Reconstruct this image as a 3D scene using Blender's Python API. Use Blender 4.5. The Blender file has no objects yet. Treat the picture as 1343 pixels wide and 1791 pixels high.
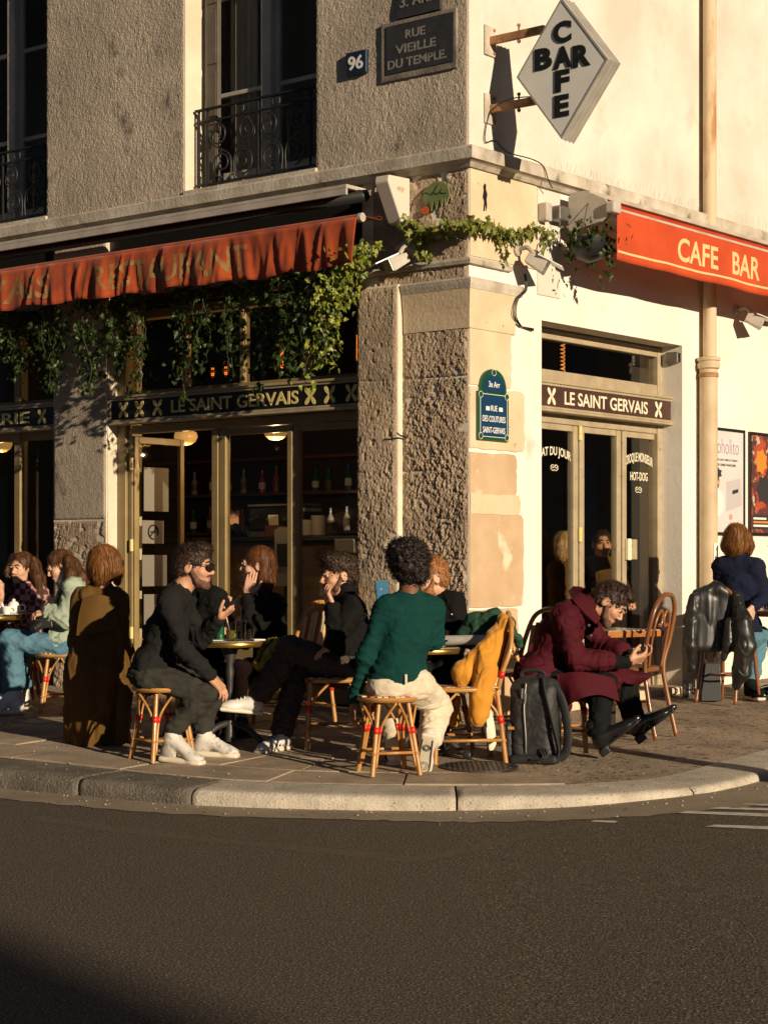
import bpy, bmesh, math, random
import numpy as np
from mathutils import Vector, Matrix
R = math.radians
rng = random.Random(7)
npr = np.random.RandomState(11)
scene = bpy.context.scene
COL = scene.collection

# ---------------------------------------------------------------- camera, sky, sun, exposure
F, CX, HY, CH = 3237.0, 671.5, 985.0, 1.25      # focal length and horizon of a 1343 px wide frame, eye height
cam_d = bpy.data.cameras.new('camera')
cam_d.sensor_fit = 'HORIZONTAL'; cam_d.sensor_width = 36.0
cam_d.lens = 36.0 * F / 1343.0
cam_d.shift_y = (HY - 895.5) / 1343.0
cam_d.clip_end = 600; cam_d.clip_start = 0.1
cam = bpy.data.objects.new('camera', cam_d); COL.objects.link(cam)
cam.location = (0, 0, CH); cam.rotation_euler = (R(90), 0, 0)
scene.camera = cam

SUN_EL = R(13.5)
SUN_H = Vector((0.588, -0.809, 0)).normalized()
SUN = Vector((SUN_H.x * math.cos(SUN_EL), SUN_H.y * math.cos(SUN_EL), math.sin(SUN_EL)))
world = bpy.data.worlds.new('World'); scene.world = world; world.use_nodes = True
wn = world.node_tree; wn.nodes.clear()
sky = wn.nodes.new('ShaderNodeTexSky'); sky.sky_type = 'NISHITA'; sky.sun_disc = False; sky.air_density = 0.3; sky.dust_density = 0.05; sky.ozone_density = 0.5
sky.sun_elevation = SUN_EL; sky.sun_rotation = math.atan2(SUN_H.x, SUN_H.y)
bg = wn.nodes.new('ShaderNodeBackground'); bg.inputs['Strength'].default_value = 0.05
wo = wn.nodes.new('ShaderNodeOutputWorld')
wn.links.new(sky.outputs[0], bg.inputs[0]); wn.links.new(bg.outputs[0], wo.inputs[0])
sun_d = bpy.data.lights.new('sun', 'SUN'); sun_d.energy = 5.0; sun_d.angle = R(0.55)
sun_d.color = (1.0, 0.83, 0.60)
sun = bpy.data.objects.new('sun', sun_d); COL.objects.link(sun)
sun.rotation_euler = SUN.to_track_quat('Z', 'Y').to_euler(); sun.location = (20, -30, 20)
scene.view_settings.view_transform = 'Standard'; scene.view_settings.look = 'None'
scene.view_settings.exposure = 0.22; scene.view_settings.gamma = 1.0
scene.view_settings.use_curve_mapping = False
scene.cycles.use_denoising = True
scene.cycles.max_bounces = 8; scene.cycles.transparent_max_bounces = 12
scene.cycles.caustics_reflective = False; scene.cycles.caustics_refractive = False
scene.cycles.sample_clamp_indirect = 4.0

# ---------------------------------------------------------------- places
def gz(Y): return 0.03 * (Y - 10.5)                       # the pavement rises gently towards the walls
def W(px, py, Y): return Vector(((px - CX) / F * Y, Y, CH + (HY - py) / F * Y))
def G(px, py):                                            # a point of the pavement
    Y = 1.565 / ((py - HY) / F + 0.03)
    return W(px, py, Y)
C0 = Vector((0.616, 13.43, 0))                            # the corner of the house
UL = Vector((-0.777, 0.629, 0)); NL = Vector((-0.629, -0.777, 0))
UR = Vector((0.629, 0.777, 0)); NR = Vector((0.777, -0.629, 0))
ZUP = Vector((0, 0, 1))
class Frame:
    def __init__(s, o, u, n): s.o, s.u, s.n = o, u, n
    def __call__(s, a, d, z): return s.o + s.u * a + s.n * d + ZUP * z
    def at(s, px, py, d=0.0):                             # where a sight line meets the plane d in front of the wall
        k = (px - CX) / F
        a = (k * (s.o.y + d * s.n.y) - s.o.x - d * s.n.x) / (s.u.x - k * s.u.y)
        Y = s.o.y + a * s.u.y + d * s.n.y
        return a, CH + (HY - py) / F * Y
FL, FR = Frame(C0, UL, NL), Frame(C0, UR, NR)

# ---------------------------------------------------------------- noise
def _hash(ix, iy, iz, seed):
    h = (ix * 374761393 + iy * 668265263 + iz * 2147483647 + seed * 974634777) & 0xFFFFFFFF
    h = ((h ^ (h >> 13)) * 1274126177) & 0xFFFFFFFF
    h = (h ^ (h >> 16)) & 0xFFFFFF
    return h.astype(np.float64) / float(0xFFFFFF)
def vnoise(P, scale, seed=0):
    P = np.asarray(P, dtype=np.float64) * scale
    i = np.floor(P).astype(np.int64); f = P - i; f = f * f * (3 - 2 * f)
    out = 0
    for dx in (0, 1):
        wx = f[:, 0] if dx else 1 - f[:, 0]
        for dy in (0, 1):
            wy = f[:, 1] if dy else 1 - f[:, 1]
            for dz in (0, 1):
                wz = f[:, 2] if dz else 1 - f[:, 2]
                out = out + wx * wy * wz * _hash(i[:, 0] + dx, i[:, 1] + dy, i[:, 2] + dz, seed)
    return out * 2 - 1
def fbm(P, scale, octaves=4, seed=0, gain=0.5):
    P = np.asarray(P, dtype=np.float64); t = np.zeros(len(P)); a = 1.0; n = 0
    for o in range(octaves):
        t += a * vnoise(P, scale * 2 ** o, seed + o * 17); n += a; a *= gain
    return t / n

# ---------------------------------------------------------------- materials
MATS = {}
def mat(name, col, rough=0.6, metal=0.0, col2=None, vs=3.0, vlo=0.35, vhi=0.65, bump=0.0, bs=40.0, bd=0.02, spec=0.5,
        stretch=None, coat=0.0, detail=5.0, col3=None, vs3=20.0, lo3=0.55, hi3=0.62, voro=0.0, vors=60.0, coords='Object',
        sheen=0.0, emit=None, estr=0.0, transl=0.0, rough2=None):
    if name in MATS: return MATS[name]
    m = bpy.data.materials.new(name); m.use_nodes = True; t = m.node_tree; N = t.nodes; L = t.links
    b = N['Principled BSDF']
    b.inputs['Base Color'].default_value = (*col, 1); b.inputs['Roughness'].default_value = rough
    b.inputs['Metallic'].default_value = metal; b.inputs['Specular IOR Level'].default_value = spec
    b.inputs['Coat Weight'].default_value = coat
    if sheen: b.inputs['Sheen Weight'].default_value = sheen
    if emit: b.inputs['Emission Color'].default_value = (*emit, 1); b.inputs['Emission Strength'].default_value = estr
    tc = N.new('ShaderNodeTexCoord'); vec = tc.outputs[coords]
    if coords == 'World':
        pass
    if stretch:
        mp = N.new('ShaderNodeMapping'); mp.inputs['Scale'].default_value = stretch
        L.new(vec, mp.inputs[0]); vec = mp.outputs[0]
    out = None
    def noise(scale, det=detail, rr=0.55):
        n = N.new('ShaderNodeTexNoise'); n.inputs['Scale'].default_value = scale; n.inputs['Detail'].default_value = det
        n.inputs['Roughness'].default_value = rr; L.new(vec, n.inputs['Vector']); return n.outputs['Fac']
    def mixc(a, bcol, fac, lo, hi):
        r = N.new('ShaderNodeMapRange'); r.inputs[1].default_value = lo; r.inputs[2].default_value = hi; L.new(fac, r.inputs[0])
        x = N.new('ShaderNodeMix'); x.data_type = 'RGBA'; L.new(r.outputs[0], x.inputs[0])
        if isinstance(a, tuple): x.inputs[6].default_value = (*a, 1)
        else: L.new(a, x.inputs[6])
        x.inputs[7].default_value = (*bcol, 1); return x.outputs[2]
    cur = col
    if col2: cur = mixc(cur, col2, noise(vs), vlo, vhi)
    if col3: cur = mixc(cur, col3, noise(vs3, 3), lo3, hi3)
    if not isinstance(cur, tuple): L.new(cur, b.inputs['Base Color'])
    if rough2 is not None:
        r = N.new('ShaderNodeMapRange'); r.inputs[1].default_value = .35; r.inputs[2].default_value = .65
        r.inputs[3].default_value = rough; r.inputs[4].default_value = rough2; L.new(noise(vs * 2), r.inputs[0]); L.new(r.outputs[0], b.inputs['Roughness'])
    if bump:
        h = noise(bs, 6, 0.6)
        if voro:
            v = N.new('ShaderNodeTexVoronoi'); v.inputs['Scale'].default_value = vors; L.new(vec, v.inputs['Vector'])
            ma = N.new('ShaderNodeMath'); ma.operation = 'MULTIPLY_ADD'; ma.inputs[1].default_value = voro
            L.new(v.outputs['Distance'], ma.inputs[0]); L.new(h, ma.inputs[2]); h = ma.outputs[0]
        bp = N.new('ShaderNodeBump'); bp.inputs['Strength'].default_value = bump; bp.inputs['Distance'].default_value = bd
        L.new(h, bp.inputs['Height']); L.new(bp.outputs[0], b.inputs['Normal'])
    if transl:
        tr = N.new('ShaderNodeBsdfTranslucent'); mx = N.new('ShaderNodeMixShader'); mx.inputs[0].default_value = transl
        if isinstance(cur, tuple): tr.inputs[0].default_value = (*cur, 1)
        else: L.new(cur, tr.inputs[0])
        L.new(b.outputs[0], mx.inputs[1]); L.new(tr.outputs[0], mx.inputs[2]); L.new(mx.outputs[0], N['Material Output'].inputs[0])
    MATS[name] = m; return m
def glass(name, tint=(0.75, 0.78, 0.76), rough=0.02, ior=1.5, boost=1.0):
    if name in MATS: return MATS[name]
    m = bpy.data.materials.new(name); m.use_nodes = True; t = m.node_tree; N = t.nodes; L = t.links; N.remove(N['Principled BSDF'])
    tr = N.new('ShaderNodeBsdfTransparent'); tr.inputs[0].default_value = (*tint, 1)
    gl = N.new('ShaderNodeBsdfGlossy'); gl.inputs['Roughness'].default_value = rough; gl.inputs[0].default_value = (boost, boost, boost, 1)
    lw = N.new('ShaderNodeLayerWeight'); pw = N.new('ShaderNodeMath'); pw.operation = 'POWER'; pw.inputs[1].default_value = 5.0; L.new(lw.outputs['Facing'], pw.inputs[0])
    fr = N.new('ShaderNodeMath'); fr.operation = 'MULTIPLY_ADD'; f0 = ((ior - 1) / (ior + 1)) ** 2; fr.inputs[1].default_value = 1 - f0; fr.inputs[2].default_value = f0; L.new(pw.outputs[0], fr.inputs[0])
    mx = N.new('ShaderNodeMixShader'); L.new(fr.outputs[0], mx.inputs[0]); L.new(tr.outputs[0], mx.inputs[1]); L.new(gl.outputs[0], mx.inputs[2])
    L.new(mx.outputs[0], N['Material Output'].inputs[0]); MATS[name] = m; return m

# ---------------------------------------------------------------- objects
def tag(o, label=None, cat=None, group=None, kind=None):
    if label: o['label'] = label
    if cat: o['category'] = cat
    if group: o['group'] = group
    if kind: o['kind'] = kind
    return o
def thing(name, loc, label=None, cat=None, group=None, kind=None, rz=0.0):
    o = bpy.data.objects.new(name, None); COL.objects.link(o); o.empty_display_size = 0.1
    o.location = loc; o.rotation_euler = (0, 0, rz)
    return tag(o, label, cat, group, kind)
def absloc(o):
    p = Vector(o.location)
    while o.parent is not None:
        o = o.parent; p = p + Vector(o.location)
    return p
def mesh_obj(name, verts, faces, m, parent=None, smooth=False, world=True, bevel=0.0, seg=2, label=None, kind=None, mats=None, midx=None, sharp=None):
    """World-space vertices -> one object; its origin sits at its base (or at its parent's)."""
    me = bpy.data.meshes.new(name)
    verts = np.asarray(verts, dtype=np.float64).reshape(-1, 3)
    if parent is None:
        lo, hi = verts.min(0), verts.max(0); off = np.array([(lo[0] + hi[0]) / 2, (lo[1] + hi[1]) / 2, lo[2]])
        vv = verts - off
    else:
        off = np.zeros(3); vv = verts - np.array(absloc(parent)) if world else verts
    me.from_pydata(vv.tolist() if len(vv) < 60000 else vv, [], faces if isinstance(faces, list) else faces.tolist())
    me.materials.append(m)
    for x in (mats or []): me.materials.append(x)
    if midx is not None: me.polygons.foreach_set('material_index', np.asarray(midx, dtype=np.int32))
    if smooth: me.polygons.foreach_set('use_smooth', np.ones(len(me.polygons), dtype=bool))
    me.update()
    o = bpy.data.objects.new(name, me); COL.objects.link(o)
    if sharp is not None: me.set_sharp_from_angle(angle=R(sharp))
    if parent is None: o.location = off
    else: o.parent = parent
    if bevel:
        md = o.modifiers.new('bevel', 'BEVEL'); md.width = bevel; md.segments = seg; md.limit_method = 'ANGLE'; md.angle_limit = R(40)
    if label: o['label'] = label
    if kind: o['kind'] = kind
    return o

class MB:
    """Collects boxes, prisms, tubes and lathes in world space; build() links them as ONE mesh object."""
    def __init__(s): s.v, s.f = [], []
    def add(s, vs, fs):
        n = len(s.v); s.v += [tuple(x) for x in vs]; s.f += [tuple(i + n for i in f) for f in fs]; return s
    def box(s, fr, a0, a1, d0, d1, z0, z1):
        p = [fr(a, d, z) for z in (z0, z1) for d in (d0, d1) for a in (a0, a1)]
        q = [(0, 2, 3, 1), (4, 5, 7, 6), (0, 1, 5, 4), (2, 6, 7, 3), (0, 4, 6, 2), (1, 3, 7, 5)]
        return s.add(p, q if fr.u.cross(fr.n).z * (a1 - a0) * (d1 - d0) > 0 else [x[::-1] for x in q])
    def obox(s, c, ax, ay, az):                        # centre and three half-axes
        c, ax, ay, az = map(Vector, (c, ax, ay, az))
        p = [c + ax * i + ay * j + az * k for k in (-1, 1) for j in (-1, 1) for i in (-1, 1)]
        return s.add(p, [(0, 2, 3, 1), (4, 5, 7, 6), (0, 1, 5, 4), (2, 6, 7, 3), (0, 4, 6, 2), (1, 3, 7, 5)])
    def prism(s, pts, ext):                            # planar outline extruded along a vector
        pts = [Vector(p) for p in pts]; ext = Vector(ext); n = len(pts)
        nrm = Vector((0, 0, 0))
        for i in range(n): nrm += (pts[i] - pts[0]).cross(pts[(i + 1) % n] - pts[0])
        if nrm.dot(ext) < 0: pts = pts[::-1]
        vs = pts + [p + ext for p in pts]
        fs = [tuple(range(n))[::-1], tuple(range(n, 2 * n))] + [(i, (i + 1) % n, n + (i + 1) % n, n + i) for i in range(n)]
        return s.add(vs, fs)
    def tube(s, path, r, n=8, closed=False, flat=None):
        P = [Vector(p) for p in path]; m = len(P); rr = r if isinstance(r, (list, tuple)) else [r] * m
        vs, fs = [], []; ref = None
        for i in range(m):
            if closed: d = P[(i + 1) % m] - P[i - 1]
            else: d = P[min(i + 1, m - 1)] - P[max(i - 1, 0)]
            d.normalize()
            if ref is None: ref = Vector((0, 0, 1)) if abs(d.z) < 0.9 else Vector((1, 0, 0))
            x = ref - d * ref.dot(d)
            if x.length < 1e-5: x = d.orthogonal()
            x.normalize(); ref = x; y = d.cross(x)
            for k in range(n):
                a = 2 * math.pi * k / n
                vs.append(P[i] + (x * math.cos(a) + y * math.sin(a) * (flat or 1.0)) * rr[i])
        for i in range(m if closed else m - 1):
            j = (i + 1) % m
            fs += [(i * n + k, i * n + (k + 1) % n, j * n + (k + 1) % n, j * n + k) for k in range(n)]
        if not closed: fs += [tuple(range(n))[::-1], tuple((m - 1) * n + k for k in range(n))]
        return s.add(vs, fs)
    def lathe(s, c, prof, n=24, axis=None, xdir=None):           # prof: (radius, height) from bottom to top
        c = Vector(c); az = Vector(axis or (0, 0, 1)).normalized(); ax = Vector(xdir).normalized() if xdir is not None else az.orthogonal().normalized(); ay = az.cross(ax)
        vs, fs = [], []
        for (r, h) in prof:
            for k in range(n):
                a = 2 * math.pi * k / n; vs.append(c + az * h + (ax * math.cos(a) + ay * math.sin(a)) * r)
        for i in range(len(prof) - 1):
            fs += [(i * n + k, i * n + (k + 1) % n, (i + 1) * n + (k + 1) % n, (i + 1) * n + k) for k in range(n)]
        if prof[0][0] > 1e-6: fs.append(tuple(range(n))[::-1])
        if prof[-1][0] > 1e-6: fs.append(tuple((len(prof) - 1) * n + k for k in range(n)))
        return s.add(vs, fs)
    def build(s, name, m, parent=None, **k): return mesh_obj(name, s.v, s.f, m, parent, **k)

def bez(pts, n=8):
    """Catmull-Rom through the points."""
    P = [Vector(p) for p in pts]; out = []
    for i in range(len(P) - 1):
        p0, p1, p2, p3 = P[max(i - 1, 0)], P[i], P[i + 1], P[min(i + 2, len(P) - 1)]
        for k in range(n):
            t = k / n
            out.append(0.5 * ((2 * p1) + (p2 - p0) * t + (2 * p0 - 5 * p1 + 4 * p2 - p3) * t * t + (3 * p1 - p0 - 3 * p2 + p3) * t ** 3))
    out.append(P[-1]); return out

def sheet(ctrl, nu=24, nv=24, thick=0.006, wr=0.0, wscale=18.0, seed=0, aniso=(1, 1, 1)):
    """A draped cloth through a grid of control points (rows of world points), with thickness and creases."""
    g = np.array([[tuple(p) for p in row] for row in ctrl], dtype=np.float64)
    def cr(a, n):                                     # resample along axis 0
        m = a.shape[0]; t = np.linspace(0, m - 1, n); i = np.minimum(t.astype(int), m - 2); f = (t - i)[:, None, None]
        p0, p1, p2, p3 = a[np.maximum(i - 1, 0)], a[i], a[i + 1], a[np.minimum(i + 2, m - 1)]
        return 0.5 * (2 * p1 + (p2 - p0) * f + (2 * p0 - 5 * p1 + 4 * p2 - p3) * f ** 2 + (3 * p1 - p0 - 3 * p2 + p3) * f ** 3)
    a = cr(g, nu); a = cr(a.transpose(1, 0, 2), nv).transpose(1, 0, 2)
    du = np.gradient(a, axis=0); dv = np.gradient(a, axis=1); n = np.cross(du, dv); n /= np.linalg.norm(n, axis=2, keepdims=True) + 1e-9
    if wr:
        q = a.reshape(-1, 3) * np.array(aniso)
        w = (fbm(q, wscale, 3, seed)).reshape(nu, nv); w = w + 0.7 * (1 - np.abs(fbm(q, wscale * 0.6, 2, seed + 5).reshape(nu, nv)) * 3)
        a = a + n * (w * wr)[:, :, None]
    A = (a + n * thick / 2).reshape(-1, 3); B = (a - n * thick / 2).reshape(-1, 3); N = nu * nv
    fs = []
    for i in range(nu - 1):
        for j in range(nv - 1):
            q = (i * nv + j, i * nv + j + 1, (i + 1) * nv + j + 1, (i + 1) * nv + j); fs.append(q[::-1]); fs.append(tuple(x + N for x in q))
    rim = [i * nv for i in range(nu)] + [(nu - 1) * nv + j for j in range(1, nv)] + [i * nv + nv - 1 for i in range(nu - 2, -1, -1)] + [j for j in range(nv - 2, 0, -1)]
    for k in range(len(rim)):
        x, y = rim[k], rim[(k + 1) % len(rim)]; fs.append((x, y, y + N, x + N))
    return np.vstack([A, B]), fs

# ---------------------------------------------------------------- lettering
def text_mesh(body, bold=0.0, space=1.0):
    cu = bpy.data.curves.new('lettering', 'FONT'); cu.body = body; cu.size = 1.0; cu.extrude = 0.0; cu.offset = bold; cu.space_character = space
    cu.resolution_u = 4
    ob = bpy.data.objects.new('lettering', cu); COL.objects.link(ob)
    dg = bpy.context.evaluated_depsgraph_get(); me = bpy.data.meshes.new_from_object(ob.evaluated_get(dg))
    bpy.data.objects.remove(ob); bpy.data.curves.remove(cu)
    v = np.array([x.co[:] for x in me.vertices]); f = [tuple(p.vertices) for p in me.polygons]
    bpy.data.meshes.remove(me); return v, f
def lettering(body, origin, xdir, up, w, h, m, parent, name='lettering', bold=0.02, ext=0.003, slices=0, warp=None, space=1.0, arc=0.0):
    """Letters fitted into a w x h box whose lower left corner is origin; they stand ext proud of the surface behind."""
    v, f = text_mesh(body, bold, space)
    lo, hi = v.min(0), v.max(0)
    me = bmesh.new(); bv = [me.verts.new(((p[0] - lo[0]) / (hi[0] - lo[0]), (p[1] - lo[1]) / (hi[1] - lo[1]), 0)) for p in v]
    for q in f:
        try: me.faces.new([bv[i] for i in q])
        except ValueError: pass
    for k in range(1, slices):
        bmesh.ops.bisect_plane(me, geom=me.verts[:] + me.edges[:] + me.faces[:], plane_co=(k / slices, 0, 0), plane_no=(1, 0, 0))
    if slices:
        for k in range(1, 6): bmesh.ops.bisect_plane(me, geom=me.verts[:] + me.edges[:] + me.faces[:], plane_co=(0, k / 6, 0), plane_no=(0, 1, 0))
    if ext > 0.0015:
        r = bmesh.ops.extrude_face_region(me, geom=me.faces[:])
        for e in r['geom']:
            if isinstance(e, bmesh.types.BMVert): e.co.z = ext
    me.verts.index_update()
    xdir = Vector(xdir).normalized(); up = Vector(up).normalized(); nn = xdir.cross(up); origin = Vector(origin)
    vs = []
    for q in me.verts:
        x, y = q.co.x, q.co.y
        yo = arc * h * (1 - (2 * x - 1) ** 2)
        p = origin + xdir * (x * w) + up * (y * h + yo) + nn * q.co.z
        if warp: p = warp(p, x, y, q.co.z)
        vs.append(p)
    fs = [tuple(x.index for x in q.verts) for q in me.faces]; me.free()
    return mesh_obj(name, [tuple(p) for p in vs], fs, m, parent, kind='stuff' if slices else None)
def on_wall(fr, px0, px1, y0t, y0b, y1t, y1b, d):
    """Corner data of a box seen on a wall: left/right px with their top and bottom py -> origin, xdir, w, h (mean)."""
    a0, zt0 = fr.at(px0, y0t, d); _, zb0 = fr.at(px0, y0b, d); a1, zt1 = fr.at(px1, y1t, d); _, zb1 = fr.at(px1, y1b, d)
    zb = (zb0 + zb1) / 2; zt = (zt0 + zt1) / 2
    o = fr(a0, d, zb); x = fr(a1, d, zb) - o
    return o, x, x.length, zt - zb

# ---------------------------------------------------------------- solid shapes from distance fields
class SDF:
    def __init__(s): s.p = []
    def cone(s, a, b, ra, rb, k=0.03, flat=None, f=1.0, sub=False):
        s.p.append(('c', np.array(a, float), np.array(b, float), ra, rb, k, None if flat is None else np.array(flat, float), f, sub)); return s
    def chain(s, pts, rs, k=0.02):
        for i in range(len(pts) - 1): s.cone(pts[i], pts[i + 1], rs[i], rs[i + 1], k)
        return s
    def ell(s, c, X, Y, Z, r, k=0.03, sub=False):
        s.p.append(('e', np.array(c, float), np.array([X, Y, Z], float), np.array(r, float), k, sub)); return s
    def box(s, c, X, Y, Z, hx, rnd=0.02, k=0.02, sub=False):
        s.p.append(('b', np.array(c, float), np.array([X, Y, Z], float), np.array(hx, float), rnd, k, sub)); return s
    def mesh(s, h=0.008, clip=None):
        lo = np.full(3, 1e9); hi = -lo; bb = []
        for q in s.p:
            if q[0] == 'c': r = max(q[3], q[4]); l = np.minimum(q[1], q[2]) - r; u = np.maximum(q[1], q[2]) + r; k = q[5]; sub = q[8]
            elif q[0] == 'e': e = np.abs(q[2] * q[3][:, None]).sum(0); e = np.sqrt(((q[2] * q[3][:, None]) ** 2).sum(0)); l = q[1] - e; u = q[1] + e; k = q[4]; sub = q[5]
            else: e = np.abs(q[2] * (q[3])[:, None]).sum(0); l = q[1] - e; u = q[1] + e; k = q[5]; sub = q[6]
            bb.append((l - k - 2 * h, u + k + 2 * h))
            if not sub: lo = np.minimum(lo, l); hi = np.maximum(hi, u)
        lo -= 3 * h; hi += 3 * h; n = np.ceil((hi - lo) / h).astype(int) + 1
        f = np.full(n, 1.0, np.float32)
        ax = [lo[i] + h * np.arange(n[i]) for i in range(3)]
        for q, (l, u) in zip(s.p, bb):
            i0 = np.maximum(np.floor((l - lo) / h).astype(int), 0); i1 = np.minimum(np.ceil((u - lo) / h).astype(int) + 1, n)
            if (i1 <= i0).any(): continue
            X = ax[0][i0[0]:i1[0], None, None]; Y = ax[1][None, i0[1]:i1[1], None]; Z = ax[2][None, None, i0[2]:i1[2]]
            if q[0] == 'c':
                a, b, ra, rb, k, fl, ff, sub = q[1:]
                px, py, pz = X - a[0], Y - a[1], Z - a[2]; ab = b - a; L2 = float(ab @ ab) + 1e-9
                t = np.clip((px * ab[0] + py * ab[1] + pz * ab[2]) / L2, 0, 1)
                dx, dy, dz = px - t * ab[0], py - t * ab[1], pz - t * ab[2]
                if fl is not None:
                    w = (dx * fl[0] + dy * fl[1] + dz * fl[2]) * (1 / ff - 1); dx, dy, dz = dx + w * fl[0], dy + w * fl[1], dz + w * fl[2]
                d = np.sqrt(dx * dx + dy * dy + dz * dz) - (ra + (rb - ra) * t)
            elif q[0] == 'e':
                c, A, r, k, sub = q[1:]
                px, py, pz = X - c[0], Y - c[1], Z - c[2]
                u_ = [(px * A[i][0] + py * A[i][1] + pz * A[i][2]) for i in range(3)]
                k0 = np.sqrt(sum((u_[i] / r[i]) ** 2 for i in range(3))); k1 = np.sqrt(sum((u_[i] / r[i] ** 2) ** 2 for i in range(3))) + 1e-9
                d = k0 * (k0 - 1) / k1
            else:
                c, A, hx, rnd, k, sub = q[1:]
                px, py, pz = X - c[0], Y - c[1], Z - c[2]
                u_ = [np.abs(px * A[i][0] + py * A[i][1] + pz * A[i][2]) - (hx[i] - rnd) for i in range(3)]
                m = [np.maximum(x, 0) for x in u_]
                d = np.sqrt(m[0] ** 2 + m[1] ** 2 + m[2] ** 2) + np.minimum(np.maximum(np.maximum(u_[0], u_[1]), u_[2]), 0) - rnd
            sl = (slice(i0[0], i1[0]), slice(i0[1], i1[1]), slice(i0[2], i1[2])); o = f[sl]
            if sub:
                hh = np.clip(0.5 - 0.5 * (o + d) / k, 0, 1); f[sl] = o + (-d - o) * hh + k * hh * (1 - hh)
            else:
                hh = np.clip(0.5 + 0.5 * (d - o) / k, 0, 1); f[sl] = d + (o - d) * hh - k * hh * (1 - hh)
        return nets(f, lo, h)
def nets(f, lo, h):
    n = f.shape; ins = f < 0
    cnt = np.zeros((n[0] - 1, n[1] - 1, n[2] - 1), np.uint8)
    for a in (0, 1):
        for b in (0, 1):
            for c in (0, 1): cnt += ins[a:n[0] - 1 + a, b:n[1] - 1 + b, c:n[2] - 1 + c]
    act = (cnt > 0) & (cnt < 8); I = np.argwhere(act); idx = np.full(act.shape, -1, np.int64); idx[act] = np.arange(len(I))
    val = {}
    for a in (0, 1):
        for b in (0, 1):
            for c in (0, 1): val[a, b, c] = f[I[:, 0] + a, I[:, 1] + b, I[:, 2] + c].astype(np.float64)
    acc = np.zeros((len(I), 3)); m = np.zeros(len(I))
    corners = list(val)
    for p in corners:
        for ax in range(3):
            if p[ax] == 0:
                q = list(p); q[ax] = 1; q = tuple(q); va, vb = val[p], val[q]; e = (va < 0) != (vb < 0)
                t = np.where(e, va / np.where(e, va - vb, 1), 0); pos = np.array(p, float)[None, :].repeat(len(I), 0); pos[:, ax] = t
                acc += pos * e[:, None]; m += e
    V = lo + h * (I + acc / np.maximum(m, 1)[:, None])
    faces = []
    for ax in range(3):
        b, c = (ax + 1) % 3, (ax + 2) % 3
        s0 = [slice(None)] * 3; s1 = [slice(None)] * 3; s0[ax] = slice(0, -1); s1[ax] = slice(1, None)
        A, B = ins[tuple(s0)], ins[tuple(s1)]; E = np.argwhere(A != B); E = E[(E[:, b] > 0) & (E[:, c] > 0) & (E[:, b] < n[b] - 1) & (E[:, c] < n[c] - 1)]
        fl = A[E[:, 0], E[:, 1], E[:, 2]]
        def cell(db, dc):
            q = E.copy(); q[:, b] -= db; q[:, c] -= dc; return idx[q[:, 0], q[:, 1], q[:, 2]]
        Q = np.stack([cell(1, 1), cell(0, 1), cell(0, 0), cell(1, 0)], 1)
        Q[~fl] = Q[~fl][:, ::-1]; faces.append(Q)
    return V, np.vstack(faces)
def vnormals(V, Q):
    n = np.cross(V[Q[:, 2]] - V[Q[:, 0]], V[Q[:, 3]] - V[Q[:, 1]]); out = np.zeros_like(V)
    for k in range(4): np.add.at(out, Q[:, k], n)
    return out / (np.linalg.norm(out, axis=1, keepdims=True) + 1e-12)
def sdf_obj(name, sd, m, parent, h=0.008, wr=0.0, wscale=14.0, seed=0, aniso=(1, 1, 1), ridge=0.6, lump=0.0, lscale=60.0, cut=None, label=None, kind=None, smooth=1, joints=()):
    V, Q = sd.mesh(h)
    for _ in range(smooth):                                  # relax the lattice steps a little
        acc = np.zeros_like(V); c = np.zeros(len(V))
        for a, b in ((0, 1), (1, 2), (2, 3), (3, 0)):
            np.add.at(acc, Q[:, a], V[Q[:, b]]); np.add.at(acc, Q[:, b], V[Q[:, a]]); np.add.at(c, Q[:, a], 1); np.add.at(c, Q[:, b], 1)
        V = V * 0.5 + 0.5 * acc / np.maximum(c, 1)[:, None]
    if wr:
        n = vnormals(V, Q); q = V * np.array(aniso)
        q = q + 0.03 * np.stack([fbm(q, 9, 2, seed + 1), fbm(q, 9, 2, seed + 2), fbm(q, 9, 2, seed + 4)], 1)
        cr = lambda sc, sd: np.clip(1 - 5.5 * np.abs(fbm(q * np.array([1, 1, 1.5]), sc, 1, sd)), 0, 1) ** 1.5
        w = fbm(q, wscale, 3, seed) + ridge * (0.5 - 2.2 * np.abs(fbm(q, wscale * 0.7, 2, seed + 9))) + ridge * (0.55 * cr(wscale * .9, seed + 11) - 0.65 * cr(wscale * 1.3, seed + 13))
        V = V + n * (w * wr)[:, None]
    if joints:
        n = vnormals(V, Q); w = np.zeros(len(V)); jit = fbm(V, 7, 2, seed + 71)
        for (p, ax, amp, rad) in joints:
            d = V - np.array(p); t = d @ np.array(ax); g = np.exp(-((d ** 2).sum(1)) / rad ** 2); ph = np.sin(t * 120 + jit * 7); w += amp * g * (np.clip(ph, -.2, 1) ** 2 * np.sign(ph) - .35 * np.abs(ph))
        V = V + n * w[:, None]
    if lump:
        n = vnormals(V, Q); w = fbm(V, lscale, 2, seed + 3); V = V + n * (w * lump)[:, None]
    if cut is not None:
        keep = cut(V[Q].mean(1)); Q = Q[keep]; used = np.unique(Q); re = np.full(len(V), -1); re[used] = np.arange(len(used)); V = V[used]; Q = re[Q]
    return mesh_obj(name, V, Q, m, parent, smooth=True, label=label, kind=kind)
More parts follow.
